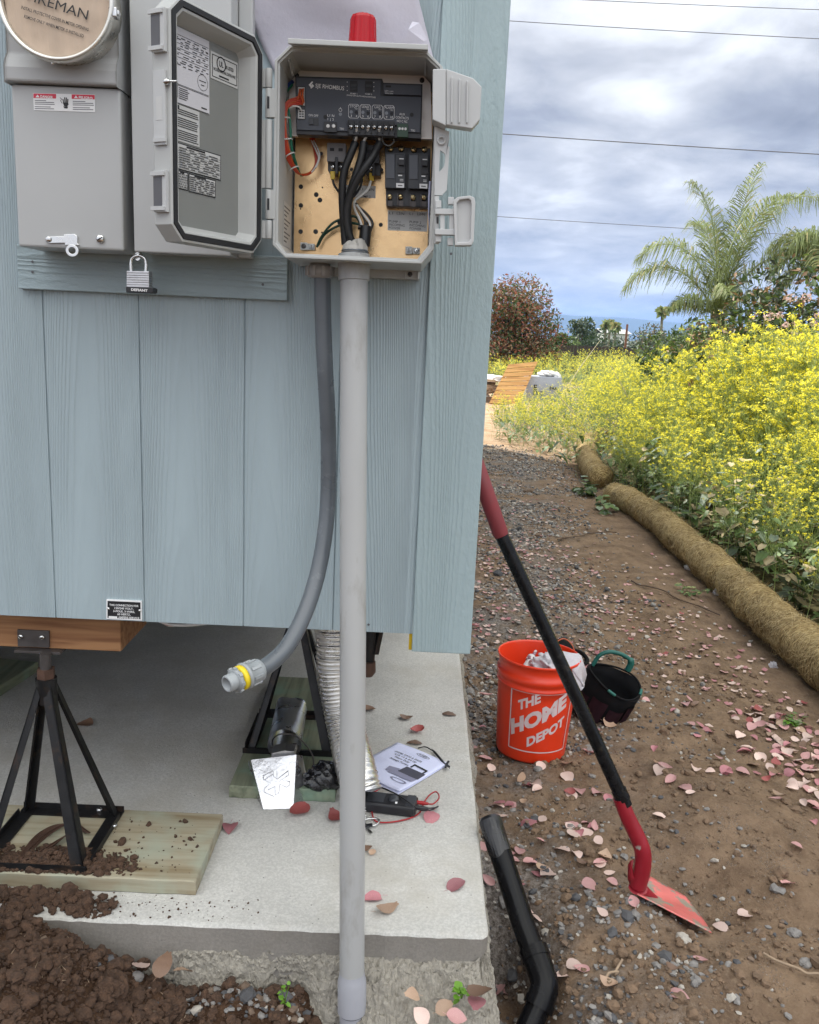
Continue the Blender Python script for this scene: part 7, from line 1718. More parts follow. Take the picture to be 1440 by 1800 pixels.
for px, py, Y, s, k, lab in ((248, 1697, 1.605, 0.042, 1, 'speckled pink leaf upright on the soil under the slab'), (287, 1693, 1.60, 0.06, 5, 'broad brown leaf below the slab face'), (322, 1705, 1.59, 0.045, 3, 'curled tan leaf below the slab face'), (725, 1748, 1.56, 0.042, 3, 'brown-pink leaf on the rough footing right of the pipe'), (740, 1785, 1.53, 0.040, 1, 'pale pink leaf at the foot of the grey pipe'), (803, 1788, 1.53, 0.044, 0, 'pink leaf among stones below the slab corner'),
        (845, 1745, 1.56, 0.058, 5, 'large brown leaf beside the little green seedling'), (838, 1760, 1.555, 0.052, 2, 'folded mauve leaf under the green seedling'), (782, 1770, 1.55, 0.045, 3, 'tan leaf on the stones below the slab')):
    p = at(px, py, Y); o = put_leaf(p.x, p.y, p.z, s, k, lab, tilt=0.5)
for px, py, s, k, lab in ((1188, 1782, 0.05, 0, 'deep pink leaf alone on dark soil at the bottom right'), (1068, 1745, 0.045, 3, 'tan leaf on the soil right of the drain elbow'), (1010, 1690, 0.04, 1, 'pale leaf on the soil above the drain elbow'), (1023, 1698, 0.04, 0, 'pink leaf beside a pale one right of the drain pipe'), (1312, 1600, 0.045, 1, 'pale leaf right of the shovel tip'), (1268, 1617, 0.042, 1, 'pale oval leaf just beyond the shovel tip'), (1230, 1700, 0.036, 0, 'small bright pink leaf in the chippings below the shovel'), (962, 1536, 0.055, 1, 'round pale pink leaf right of the black drain pipe'), (1176, 1386, 0.055, 0, 'clean pink leaf alone right of the shovel socket'), (1168, 1360, 0.05, 0, 'pink leaf just above the lone one by the shovel'), (1158, 1456, 0.045, 1, 'slim pale leaf near the bend of the shovel'), (942, 1380, 0.055, 1, 'curled cream leaf below the bucket'), (1178, 1725, 0.03, 5, 'small greenish brown leaf on the soil at the bottom')):
    p = at(px, py, Z=0.01); p = Vector((p.x, p.y, gz1(p.x, p.y) + 0.008)); put_leaf(p.x, p.y, p.z, s, k, lab, tilt=0.2)
def scatter_leaves():
    def dens(x, y):
        d = 0.13 + 1.15 * np.exp(-((x - (0.36 + 0.02 * y)) / 0.22) ** 2) * sst(1.75, 2.3, y) * (1 - 0.5 * sst(5, 9, y))
        d = d + 0.50 * np.exp(-((x - (1.52 - 0.02 * y)) / 0.22) ** 2) * np.exp(-((y - 3.2) / 0.75) ** 2)
        d = d + 0.55 * np.exp(-((x - 1.25) / 0.35) ** 2) * np.exp(-((y - 4.9) / 1.4) ** 2) + 0.55 * np.exp(-((x - 0.8) / 0.35) ** 2) * sst(3.3, 4.2, y) * (1 - sst(6.5, 9, y))
        d = d * np.where((y < 2.55) & (x > 0.62), 0.07, 1) * np.where((x > 0.45) & (y < 1.9), 0.12, 1)
        return d * np.clip(0.5 + 1.7 * fbm(x * 2.5, y * 2.5, 77, 3), 0.12, 1.3)
    n = 27000; x = rng.uniform(0.27, 1.86, n); y = 1.72 + 8.3 * rng.random(n) ** 1.45
    k = rng.random(n) < dens(x, y) * 0.30; x, y = x[k], y[k]
    k = ~(((x - 0.49) ** 2 + (y - 2.955) ** 2 < 0.15 ** 2) | ((x - 0.845) ** 2 + (y - 3.36) ** 2 < 0.13 ** 2)); x, y = x[k], y[k]
    o = np.argsort(y); x, y = x[o], y[o]; z = gz(x, y)
    m = min(258, len(x))
    for i in range(m):
        kind = rnd.choices(range(6), (32, 30, 18, 9, 3, 8))[0]
        put_leaf(x[i], y[i], z[i] + 0.007 + rnd.uniform(0, 0.006), rnd.uniform(0.030, 0.058), kind, 'fallen pinkish leaf on the near part of the dirt path', group='fallen pink leaves on the path', tilt=0.42)
    x, y, z = x[m:], y[m:], z[m:]; c = NP(); n = len(x)
    base = np.array([[-.5, 0, 0], [-.2, .30, .05], [.2, .30, .06], [.5, 0, .02], [.2, -.30, .06], [-.2, -.30, .05], [-.2, 0, -.02], [.2, 0, -.02]])
    f = np.array([[0, 6, 1, 1], [6, 7, 2, 1], [7, 3, 2, 2], [0, 5, 6, 6], [5, 4, 7, 6], [4, 3, 7, 7]])
    s = rng.uniform(0.028, 0.056, n)
    V = np.einsum('nij,kj->nki', rot_frames(n, 0.35), base) * s[:, None, None] + np.stack([x, y, z + 0.008], -1)[:, None, :]
    F = f[None] + (np.arange(n) * 8)[:, None, None]
    c.add(V.reshape(-1, 3), F.reshape(-1, 4), np.repeat(rng.choice(6, n, p=(.30, .32, .16, .11, .03, .08)), 6))
    o = c.build('leaf_litter', LM); o['kind'] = 'stuff'
scatter_leaves()

# ------------------------------------------------------------------ straw rolls
def straw_roll(label, pts, r, seed):
    S = spline([Vector(p) for p in pts], 26); t = thing('straw_roll', label, 'straw roll', S[len(S) // 2] - Vector((0, 0, r)))
    n = len(S); rad = []
    for i in range(n):
        e = min(i, n - 1 - i) / 5.0; rad.append(r * (1 + 0.06 * math.sin(i * 0.55 + seed) + 0.05 * math.sin(i * 0.23 + 2 * seed) - 0.13 * max(0, math.sin(i * 0.31 + seed)) ** 12) * (1 - 0.9 * max(0, 1 - e) ** 2.2))
    b = MB(); b.tube(S, rad, 30)
    for k, v in enumerate(b.v):
        q = 1.0; x, y, z = v; d = 0.016 * float(fbm((x + z) * 14, y * 14, 5 + seed, 2)); b.v[k] = (x + d, y + d * 0.4, z + d)
    b.build('roll', M_straw, t)
    # loose straw and net threads standing off the surface
    m = 2600 * (n // 26 + 1) // 2; idx = rng.integers(2, n - 2, m); w = rng.uniform(-0.9, math.pi + 0.9, m); P = np.array([[*p] for p in S]); T = np.gradient(P, axis=0); T /= np.linalg.norm(T, axis=1)[:, None]
    fr = rng.random(m); C = P[idx] * (1 - fr[:, None]) + P[idx + 1] * fr[:, None]; rr = np.array(rad)[idx]
    side = np.cross(T[idx], [0, 0, 1.0]); side /= np.linalg.norm(side, axis=1)[:, None]
    nr = side * np.cos(w)[:, None] + np.array([0, 0, 1.0]) * np.sin(w)[:, None]; tg = np.cross(nr, T[idx])
    a = C + nr * (rr * rng.uniform(0.98, 1.045, m))[:, None]
    dr = tg * rng.uniform(-1, 1, m)[:, None] + T[idx] * rng.uniform(-0.7, 0.7, m)[:, None] + nr * rng.uniform(-0.05, 0.32, m)[:, None]; dr /= np.linalg.norm(dr, axis=1)[:, None]
    ln = rng.uniform(0.015, 0.055, m)[:, None]; wd = np.cross(dr, nr) * rng.uniform(0.0008, 0.0017, m)[:, None]
    V = np.stack([a - wd, a + wd, a + dr * ln + wd * 0.4, a + dr * ln - wd * 0.4], 1).reshape(-1, 3); F = np.arange(m * 4).reshape(m, 4)
    build_np('straw', V, F, M_fibre, None, t)
def rz_(x, y, r): return (x, y, gz1(x, y) + r * 0.92)
R0 = 0.114
straw_roll('long straw erosion roll curving along the weedy edge of the path', [rz_(x, y, R0) for x, y in ((1.97, 1.3), (2.00, 2.3), (1.99, 3.2), (1.975, 4.0), (2.01, 4.7), (2.05, 5.4), (2.06, 6.2), (2.10, 7.0), (2.07, 7.7), (1.99, 8.35))], R0, 1)
straw_roll('short farther straw roll end lying beyond the long one', [rz_(x, y, 0.125) for x, y in ((2.06, 9.05), (2.09, 9.8), (2.22, 10.8), (2.5, 12.0), (2.9, 13.0))], 0.125, 4)

# ------------------------------------------------------------------ plants
G = [mat('mustard_stem', (0.36, 0.44, 0.16), 0.6, 0, 0.2, 8, transl=0.15), mat('mustard_flower', (0.88, 0.80, 0.07), 0.6, 0, 0.12, 20, transl=0.38), mat('mustard_leaf', (0.120, 0.190, 0.060), 0.55, 0, 0.25, 10, transl=0.25), mat('mustard_pod', (0.32, 0.37, 0.13), 0.6, 0, 0.15, 10, transl=0.2), mat('dry_leaf', (0.40, 0.33, 0.20), 0.8, 0, 0.25, 14, transl=0.15), mat('grey_leaf', (0.17, 0.22, 0.15), 0.55, 0, 0.2, 12, transl=0.2)]
def strip(N, p0, p1, w, m, r, bend=None, taper=0.5):
    """a stalk as two crossed ribbons"""
    p0 = np.asarray(p0, float); p1 = np.asarray(p1, float); d = p1 - p0; a = np.cross(d, r.normal(size=3)); a /= (np.linalg.norm(a) + 1e-9); b = np.cross(d, a); b /= (np.linalg.norm(b) + 1e-9)
    pm = (p0 + p1) / 2 + (0 if bend is None else bend)
    for q in (a, b):
        N.add([p0 - q * w, p0 + q * w, pm + q * w * (1 + taper) / 2, pm - q * w * (1 + taper) / 2, p1 + q * w * taper, p1 - q * w * taper], [[0, 1, 2, 3], [3, 2, 4, 5]], m)
def mustard_variant(seed, h, dry=0.0, far=False):
    r = np.random.default_rng(seed); N = NP()
    top = np.array([r.normal(0, 0.10), r.normal(0, 0.10), 1.0]) * h; w0 = 0.0034 if not far else 0.005
    mid = top * 0.5 + np.array([r.normal(0, 0.03), r.normal(0, 0.03), 0])
    strip(N, (0, 0, 0), mid, w0, 0, r, taper=0.8); strip(N, mid, top, w0 * 0.8, 0, r, taper=0.4)
    def head(p, d, k=1.0):
        n = int(r.integers(9, 15) * k) if not far else int(r.integers(2, 4))
        c = p + r.normal(0, 0.0082 if not far else 0.011, (n, 3)) * [1, 1, 0.75] + [0, 0, 0.004]; s = r.uniform(0.0040, 0.0066, n) * (2.0 if far else 1)
        f = rot_frames(n, 1.3, r); base = np.array([[-1, -1, 0], [1, -1, 0.3], [1, 1, 0], [-1, 1, 0.3]]) * 0.8
        N.add((np.einsum('nij,kj->nki', f, base) * s[:, None, None] + c[:, None, :]).reshape(-1, 3), np.arange(n * 4).reshape(n, 4), 1)
    def pods(p0, p1, n):
        for _ in range(n):
            t = r.random(); p = p0 + (p1 - p0) * t; e = p + np.array([r.normal(0, 0.013), r.normal(0, 0.013), 0.016]); q = r.normal(size=3) * 0.0009
            N.add([p - q, p + q, e + q * 0.5, e - q * 0.5], [[0, 1, 2, 3]], 3)
    nb = int(r.integers(10, 17)) if not far else 8
    for k in range(nb):
        t = r.uniform(0.30, 0.97); p = mid * (t / 0.5) if t < 0.5 else mid + (top - mid) * ((t - 0.5) / 0.5)
        a = r.uniform(0, 6.28); l = h * r.uniform(0.14, 0.36) * (1.15 - 0.5 * t); d = np.array([math.cos(a) * 0.75, math.sin(a) * 0.75, r.uniform(0.5, 1.0)]); d /= np.linalg.norm(d); e = p + d * l
        strip(N, p, e, w0 * 0.5, 0, r, np.array([0, 0, -0.02 * l]), 0.5)
        ns = int(r.integers(3, 6)) if not far else 3
        for j in range(ns):
            u = r.uniform(0.35, 1.0); q = p + (e - p) * u; d2 = d + r.normal(0, 0.45, 3); d2[2] = abs(d2[2]) + 0.3; d2 /= np.linalg.norm(d2); e2 = q + d2 * l * r.uniform(0.25, 0.55)
            strip(N, q, e2, w0 * 0.32, 0, r, None, 0.6)
            if r.random() < 0.52 and e2[2] > h * 0.56: head(e2, d2)
            if not far: pods(q, e2, 9)
        if e[2] > h * 0.58 and r.random() < 0.6: head(e, d)
    head(top, None, 1.5)
    nl = int(r.integers(6, 11)) if not far else 3
    for k in range(nl):
        t = r.uniform(0.04, 0.6); p = mid * (t / 0.5) if t < 0.5 else mid + (top - mid) * ((t - 0.5) / 0.5); a = r.uniform(0, 6.28); l = r.uniform(0.07, 0.17) * (1.2 - t); w = l * r.uniform(0.16, 0.30)
        d = np.array([math.cos(a), math.sin(a), r.uniform(-0.1, 0.5)]); s = np.array([-math.sin(a), math.cos(a), 0]); e = p + d * l; g = np.array([0, 0, -l * 0.35])
        m = 4 if r.random() < dry else (5 if r.random() < 0.25 else 2)
        N.add([p, p + d * l * 0.35 + s * w, p + d * l * 0.35 - s * w, p + d * l * 0.7 + s * w * 0.9 + g * 0.4, p + d * l * 0.7 - s * w * 0.9 + g * 0.4, e + g], [[0, 2, 1, 1], [1, 2, 4, 3], [3, 4, 5, 5]], m)
    return N.arrays()
def plant_field(name, spots, variants, r):
    N = NP(); 
    for k, (V, F, M_) in enumerate(variants):
        s = [q for i, q in enumerate(spots) if i % len(variants) == k]
        if not s: continue
        s = np.array(s); n = len(s); a = r.uniform(0, 6.28, n); c, q = np.cos(a), np.sin(a)
        sc = s[:, 3]; lean = r.normal(0, 0.07, (n, 2))
        X = (V[None, :, 0] * c[:, None] - V[None, :, 1] * q[:, None]) * sc[:, None]; Y = (V[None, :, 0] * q[:, None] + V[None, :, 1] * c[:, None]) * sc[:, None]; Z = V[None, :, 2] * sc[:, None]
        X = X + lean[:, :1] * Z + s[:, 0:1]; Y = Y + lean[:, 1:] * Z + s[:, 1:2]; Z = Z + s[:, 2:3]
        N.add(np.stack([X, Y, Z], -1).reshape(-1, 3), (F[None] + (np.arange(n) * len(V))[:, None, None]).reshape(-1, 4), np.tile(M_, n))
    o = N.build(name, G); o['kind'] = 'stuff'; return o
def edge_x(y):                                              # where the weeds begin, seen from the path
    return np.where(y < 9, 2.20, np.where(y < 13, 2.20 - 0.26 * (y - 9), np.where(y < 16, 1.16 + 0.15 * (y - 13), np.where(y < 21.8, 1.6 + 0.5 * (y - 16), -3.5)))).clip(-3.5, 3.3)
def mustard():
    r = np.random.default_rng(5); near = [mustard_variant(200 + k, 1.0, 0.12) for k in range(10)]; far = [mustard_variant(300 + k, 1.0, 0.05, True) for k in range(6)]
    S = []
    def fill(n, x0, x1, y0, y1, hfun, pw=1.0):
        x = r.uniform(x0, x1, n); y = y0 + (y1 - y0) * r.random(n) ** pw; e = edge_x(y); k = (x > e) & (x < 0.56 * y + 1.2) & ~((y > 4.9) & (y < 8.3) & (x < 2.95) & (r.random(n) < 0.62)); x, y, e = x[k], y[k], e[k]
        h = hfun(x, y, e) * r.uniform(0.82, 1.15, len(x)); z = gz(x, y)
        return np.stack([x, y, z, h], -1)
    hn = lambda x, y, e: (0.75 + 0.66 * sst(0.1, 1.2, x - e)) * (1 - 0.22 * sst(8, 12, y)) * (0.86 + 0.14 * sst(4.5, 7.5, y))
    A = np.concatenate([fill(640, 2.2, 3.4, 2.6, 9.5, hn), fill(720, 2.9, 7.2, 4, 12, hn), fill(330, 1.1, 4, 9.5, 16, lambda x, y, e: 0.50 + 0.45 * sst(0.5, 2.4, x - e))])
    plant_field('mustard_thicket', A, near, r)
    B = np.concatenate([fill(1300, 1.0, 13, 11, 22, lambda x, y, e: 0.55 + 0.50 * sst(0.5, 3.0, x - e)), fill(1500, -3.5, 16, 22, 37, lambda x, y, e: 0.80 + 0.30 * sst(3, 9, x))])
    plant_field('distant_mustard', B, far, r)
    # low ground cover between the stems
    n = 24000; x = r.uniform(0.9, 9, n); y = 2.5 + 20 * r.random(n) ** 1.2; k = (x > edge_x(y) + 0.02) & (x < 0.56 * y + 1.2); x, y = x[k], y[k]; n = len(x); l = r.uniform(0.05, 0.16, n); a = r.uniform(0, 6.28, n)
    d = np.stack([np.cos(a), np.sin(a), r.uniform(0.1, 1.2, n)], -1); s = np.stack([-np.sin(a), np.cos(a), 0 * a], -1) * (l * r.uniform(0.14, 0.3, n))[:, None]
    p = np.stack([x, y, gz(x, y) + r.uniform(0, 0.28, n)], -1); V = np.stack([p - s * 0.2, p + s * 0.2, p + d * (l * 0.6)[:, None] + s, p + d * l[:, None] * 0.95 - [0, 0, 0.02], p + d * (l * 0.6)[:, None] - s], 1)
    F = (np.arange(n) * 5)[:, None, None] + np.array([[0, 1, 2, 4], [4, 2, 3, 3]])[None]
    o = build_np('weed_undergrowth', V.reshape(-1, 3), F.reshape(-1, 4), [G[2], G[5], G[4]], np.repeat(r.choice(3, n, p=(.6, .25, .15)), 2)); o['kind'] = 'stuff'
mustard()
def broad_plant(name, label, x, y, h, n, sizes, mats_, p, r, up=0.5, z=None, cat='plant', stems=5, spread=0.3):
    t = thing(name, label, cat, (x, y, (gz1(x, y) if z is None else z)))
    z0 = t.location.z; N = NP(); S = NP()
    tips = []
    for k in range(stems):
        a = r.uniform(0, 6.28); e = np.array([x + math.cos(a) * spread * r.uniform(0.3, 1), y + math.sin(a) * spread * r.uniform(0.3, 1), z0 + h * r.uniform(0.6, 1.0)]); tips.append(e); strip(S, (x, y, z0), e, max(0.0012, 0.0035 * h), 0, r, None, 0.5)
    for k in range(n):
        e = tips[r.integers(stems)]; u = r.uniform(0.15, 1.0); q = np.array([x, y, z0]) * (1 - u) + e * u; a = r.uniform(0, 6.28); l = r.uniform(*sizes); w = l * r.uniform(0.25, 0.42)
        d = np.array([math.cos(a), math.sin(a), r.uniform(-0.5, up)]); d /= np.linalg.norm(d); s = np.cross(d, [0, 0, 1.0]); s /= np.linalg.norm(s) + 1e-9; up_ = np.cross(s, d); g = np.array([0, 0, -l * r.uniform(0.1, 0.45)])
        P = [q, q + d * l * 0.25 + s * w * 0.7, q + d * l * 0.6 + s * w + g * 0.3, q + d * l * 0.85 + s * w * 0.55 + g * 0.65, q + d * l + g, q + d * l * 0.85 - s * w * 0.55 + g * 0.65, q + d * l * 0.6 - s * w + g * 0.3, q + d * l * 0.25 - s * w * 0.7, q + d * l * 0.3 - up_ * w * 0.15, q + d * l * 0.62 + g * 0.3 - up_ * w * 0.2]
        N.add(P, [[0, 8, 1, 1], [8, 9, 2, 1], [9, 4, 3, 2], [0, 7, 8, 8], [7, 6, 9, 8], [6, 5, 4, 9]], int(r.choice(len(mats_), p=p)))
    N.build('foliage', mats_, t); S.build('stem', mats_[0:1], t)
rp = np.random.default_rng(17)
M_sg = mat('seedling_green', (0.16, 0.34, 0.035), 0.5, 0, 0.15, 30, transl=0.3)
p = at(812, 1742, 1.585); broad_plant('seedling', 'bright green seedling sprouting from the footing at the slab corner', p.x, p.y, 0.035, 13, (0.016, 0.03), [M_sg], [1], rp, 0.9, p.z - 0.02, 'seedling', 4, 0.012)
p = at(500, 1745, 1.575); broad_plant('seedling', 'thin green seedling in the gravel left of the grey pipe', p.x, p.y, 0.05, 9, (0.010, 0.02), [M_sg], [1], rp, 0.9, p.z - 0.03, 'seedling', 3, 0.012)
broad_plant('weed', 'leafy green weed at the near end of the long straw roll', 1.84, 7.75, 0.16, 26, (0.07, 0.14), [G[2], G[5]], [.6, .4], rp, 0.8, None, 'weed', 6, 0.2)
broad_plant('weed', 'low green weed on the path between the two straw rolls', 1.80, 8.6, 0.2, 26, (0.07, 0.15), [G[2], G[5]], [.6, .4], rp, 0.8, None, 'weed', 6, 0.22)
broad_plant('weed', 'small yellow-green weed among leaves at the right path edge', 1.62, 3.25, 0.05, 26, (0.02, 0.045), [M_sg, G[2]], [.4, .6], rp, 0.8, None, 'weed', 6, 0.07)
broad_plant('weed', 'flat mossy weed under the straw roll by the white scrap', 1.78, 5.15, 0.05, 50, (0.02, 0.05), [G[2], G[3]], [.7, .3], rp, 0.5, None, 'weed', 8, 0.16)
for x, y, h, n, dry, lab in ((2.36, 5.9, 0.75, 46, .55, 'tall weed with drooping withered leaves behind the straw roll'), (2.30, 7.0, 0.62, 50, .15, 'dark broad-leaved weed behind the bend of the straw roll'), (2.42, 8.1, 0.7, 54, .10, 'bushy broad-leaved green weed behind the straw roll end'), (2.75, 6.4, 0.85, 46, .40, 'half withered broad-leaved weed deeper in the mustard'), (2.35, 4.9, 0.55, 34, .35, 'grey-leaved weed leaning over the straw roll, near the white scrap'), (2.5, 9.3, 0.6, 50, .10, 'low broad-leaved weed behind the short straw roll')):
    broad_plant('broadleaf_weed', lab, x, y, h * 1.15, int(n * 1.8), (0.06, 0.135), [G[2], G[5], G[4]], [0.55 * (1 - dry), 0.45 * (1 - dry), dry], rp, 0.2, None, 'weed', 11, 0.33)
# a few flower heads that overhang the roll and twigs on the path
for (x0, y0, x1, y1, lab) in ((1.45, 5.35, 1.84, 4.75, 'long dark twig lying towards the straw roll'), (1.15, 6.4, 1.72, 6.9, 'forked brown twig on the path far back'), (0.92, 1.83, 1.10, 1.70, 'bent brown root sticking out of the soil, lower right'), (0.50, 1.73, 0.56, 1.80, 'short pale root beside the drain elbow')):
    b = MB(); n = 8; P = [Vector((x0 + (x1 - x0) * k / n + rnd.uniform(-.015, .015), y0 + (y1 - y0) * k / n + rnd.uniform(-.015, .015), 0)) for k in range(n + 1)]
    for q in P: q.z = gz1(q.x, q.y) + 0.008 + rnd.uniform(0, 0.008)
    b.tube(spline(P, 4), 0.0045 if y0 > 3 else 0.0032, 6); tag(b.build('twig', mat('twig_bark', (0.10, 0.065, 0.045) , 0.9, 0, 0.3, 30) if y0 > 3 else mat('pale_root', (0.30, 0.22, 0.15), 0.9, 0, 0.25, 30)), lab, 'twig')
for px, py, s, lab in ((1215, 985, (0.02, 0.05, 0.02), 'narrow strip of white plastic litter below the straw roll'), (1264, 1030, (0.034, 0.03, 0.03), 'crumpled white paper scrap against the straw roll'), (1078, 857, (0.035, 0.03, 0.025), 'white litter scrap between the two straw rolls'), (1362, 1155, (0.02, 0.02, 0.02), 'small white scrap near the right end of the straw roll')):
    p = at(px, py, Z=0.03); crumple('litter_scrap', M_bag, lab, 'litter', (p.x, p.y, gz1(p.x, p.y) + 0.012), s, int(px), 0.6, 3, 0.7, None, 2.0)

# ------------------------------------------------------------------ palms
M_frond = mat('palm_frond', (0.235, 0.280, 0.115), 0.55, 0, 0.25, 3, transl=0.3, spec=0.2); M_frond_d = mat('palm_frond_dry', (0.36, 0.31, 0.13), 0.6, 0, 0.25, 3, transl=0.2); M_ptrunk = mat('palm_trunk', (0.17, 0.15, 0.10), 0.85, 0, 0.25, 6, 0.5, 30, 0.01)
def frond_arrays(r, base, az, el, ln, droop, leaf=0.42, n=66):
    N = NP(); d0 = np.array([math.cos(az) * math.cos(el), math.sin(az) * math.cos(el), math.sin(el)]); P = [np.array(base, float)]; d = d0.copy(); m = 22
    for k in range(m):
        P.append(P[-1] + d * ln / m); d = d + np.array([0, 0, -droop / m * (0.3 + 1.6 * k / m)]); d /= np.linalg.norm(d)
    P = np.array(P); T = np.gradient(P, axis=0); T /= np.linalg.norm(T, axis=1)[:, None]
    for k in range(m):
        w = 0.014 * (1 - 0.85 * k / m); s = np.cross(T[k], [0, 0, 1.0]); s /= np.linalg.norm(s) + 1e-9
        N.add([P[k] - s * w, P[k] + s * w, P[k + 1] + s * w * 0.9, P[k + 1] - s * w * 0.9], [[0, 1, 2, 3]], 0); u = np.cross(s, T[k]); N.add([P[k] - u * w, P[k] + u * w, P[k + 1] + u * w * 0.9, P[k + 1] - u * w * 0.9], [[0, 1, 2, 3]], 0)
    for k in range(n):
        t = 0.14 + 0.86 * k / n; f = t * m; i = min(int(f), m - 1); q = P[i] + (P[i + 1] - P[i]) * (f - i); tt = T[i]; s = np.cross(tt, [0, 0, 1.0]); s /= np.linalg.norm(s) + 1e-9; u = np.cross(s, tt)
        L = leaf * math.sin(math.pi * min(0.97, 0.12 + t * 0.86)) ** 0.6
        for sg in (-1, 1):
            for rep in range(2):
                dd = s * sg * r.uniform(0.55, 0.95) + tt * r.uniform(0.35, 0.8) + u * r.uniform(-0.25, 0.55); dd /= np.linalg.norm(dd); l = L * r.uniform(0.75, 1.1); w = np.cross(dd, u + r.normal(0, 0.3, 3)); w = w / (np.linalg.norm(w) + 1e-9) * 0.0075
                a, c = q, q + dd * l * 0.5 + np.array([0, 0, -0.04 * l]); e = q + dd * l * 0.80 + np.array([0, 0, -l * r.uniform(0.35, 0.75)])
                N.add([a - w * 0.5, a + w * 0.5, c + w, c - w, e + w * 0.25, e - w * 0.25], [[0, 1, 2, 3], [3, 2, 4, 5]], 1 if r.random() < 0.06 else 0)
    return N
def palm(label, x, y, zc, fronds, seed, trunk_r=0.13):
    r = np.random.default_rng(seed); z0 = gz1(x, y); t = thing('feather_palm', label, 'palm', (x, y, z0))
    b = MB(); n = 14; b.tube([(x + 0.02 * math.sin(k), y, z0 - 0.05 + (zc - z0) * k / n) for k in range(n + 1)], [trunk_r * (1.1 - 0.3 * k / n) * (1 + 0.05 * (k % 2)) for k in range(n + 1)], 14); b.build('trunk', M_ptrunk, t)
    for az, el, ln, dr, lf in fronds: frond_arrays(r, (x, y, zc - 0.1), R(az), R(el), ln * 0.82, dr, lf * 0.85).build('frond', [M_frond, M_frond_d], t)
Yp = 13.5
c = at(1262, 545, Yp)
palm('bright green feathery palm with arching fronds rising above the mustard', c.x, Yp, c.z, [(5, 76, 3.3, 2.5, 0.75), (25, 84, 2.9, 1.7, 0.7), (140, 84, 2.7, 2.3, 0.75), (172, 58, 2.3, 2.7, 0.62), (-60, 78, 2.6, 2.2, 0.7), (100, 74, 2.5, 2.0, 0.7), (165, 72, 2.4, 3.0, 0.7), (-20, 66, 2.2, 2.4, 0.65), (-10, 50, 1.3, 2.0, 0.42), (-100, 50, 1.3, 1.8, 0.4), (200, 40, 1.2, 1.8, 0.4), (60, 40, 1.3, 1.9, 0.4), (178, 30, 1.0, 1.2, 0.32)], 61)
c = at(1475, 470, Yp - 0.5)
palm('second feathery palm with hanging fronds at the right edge of the view', c.x, Yp - 0.5, c.z, [(176, 48, 1.5, 2.9, 0.6), (195, 62, 1.5, 2.7, 0.6), (150, 60, 1.6, 2.6, 0.6), (228, 50, 1.4, 2.7, 0.55), (100, 60, 1.6, 2.4, 0.55), (20, 55, 1.7, 2.4, 0.55), (-60, 60, 1.6, 2.4, 0.55), (165, 25, 1.2, 2.4, 0.5)], 62)

# ------------------------------------------------------------------ shrubs and trees
def leaf_cloud(r, blobs, n, size, nm, p, fold=0.3):
    """n leaf faces through the shells of several blobs (centre, radii)"""
    B = np.array([b[0] for b in blobs]); Q = np.array([b[1] for b in blobs]); vol = Q.prod(1) ** (2 / 3); i = r.choice(len(B), n, p=vol / vol.sum())
    d = r.normal(size=(n, 3)); d /= np.linalg.norm(d, axis=1)[:, None]; rad = r.uniform(0.35, 1.0, n) ** 0.45
    c = B[i] + d * Q[i] * rad[:, None]
    s = r.uniform(size[0], size[1], n); f = rot_frames(n, 1.6, r); base = np.array([[-1, 0, 0], [0, -0.42, 0.1], [1, 0, -0.15], [0, 0.42, 0.1]])
    V = np.einsum('nij,kj->nki', f, base) * s[:, None, None] + c[:, None, :]
    return V.reshape(-1, 3), np.arange(n * 4).reshape(n, 4), r.choice(nm, n, p=p)
def tree(name, label, cat, x, y, z1, w, mats_, p, seed, n=6000, size=(0.06, 0.11), nb=16, zlow=0.2, group=None, trunk_r=0.09):
    r = np.random.default_rng(seed); z0 = gz1(x, y); t = thing(name, label, cat, (x, y, z0), group); h = z1 - z0
    blobs = []
    for k in range(nb):
        a = r.uniform(0, 6.28); q = r.uniform(0, 1) ** 0.6; zz = z0 + h * (zlow + (0.86 - zlow) * r.random()); f = math.sqrt(max(0.06, 1 - ((zz - z0) / h - 0.42) ** 2 * 2.6)); s = w * r.uniform(0.17, 0.30)
        blobs.append(((x + math.cos(a) * q * w * 0.36 * f, y + math.sin(a) * q * w * 0.36 * f, zz), (s, s, s * r.uniform(0.7, 0.95))))
    b = MB(); top = Vector((x, y, z0 + h * 0.5)); b.tube([(x, y, z0 - 0.1), (x + 0.03, y, z0 + h * 0.22), top], [trunk_r, trunk_r * 0.8, trunk_r * 0.4], 10)
    for bl in blobs: b.tube([(x, y, z0 + h * 0.2), Vector((x, y, z0 + h * 0.3)).lerp(Vector(bl[0]), 0.5), bl[0]], [trunk_r * 0.45, trunk_r * 0.3, trunk_r * 0.12], 6)
    b.build('trunk', mat('tree_bark', (0.085, 0.065, 0.05), 0.9, 0, 0.3, 8, 0.5, 30, 0.01), t)
    v, f, m = leaf_cloud(r, blobs, n, size, len(mats_), p); build_np('crown', v, f, mats_, m, t)
    return t
L_ = [mat('leaf_red_bronze', (0.27, 0.095, 0.055), 0.5, 0, 0.25, 3, transl=0.2), mat('leaf_dark', (0.035, 0.048, 0.022), 0.5, 0, 0.25, 3, transl=0.15), mat('leaf_olive', (0.15, 0.13, 0.06), 0.5, 0, 0.25, 3, transl=0.2), mat('leaf_mid', (0.055, 0.095, 0.028), 0.5, 0, 0.25, 3, transl=0.2), mat('leaf_bright', (0.13, 0.185, 0.04), 0.5, 0, 0.2, 3, transl=0.25), mat('blossom_pink', (0.66, 0.48, 0.46), 0.6, 0, 0.15, 8, transl=0.25), mat('dry_brown', (0.26, 0.16, 0.09), 0.7, 0, 0.25, 4, transl=0.1), mat('grey_green', (0.10, 0.13, 0.09), 0.6, 0, 0.25, 3, transl=0.15)]
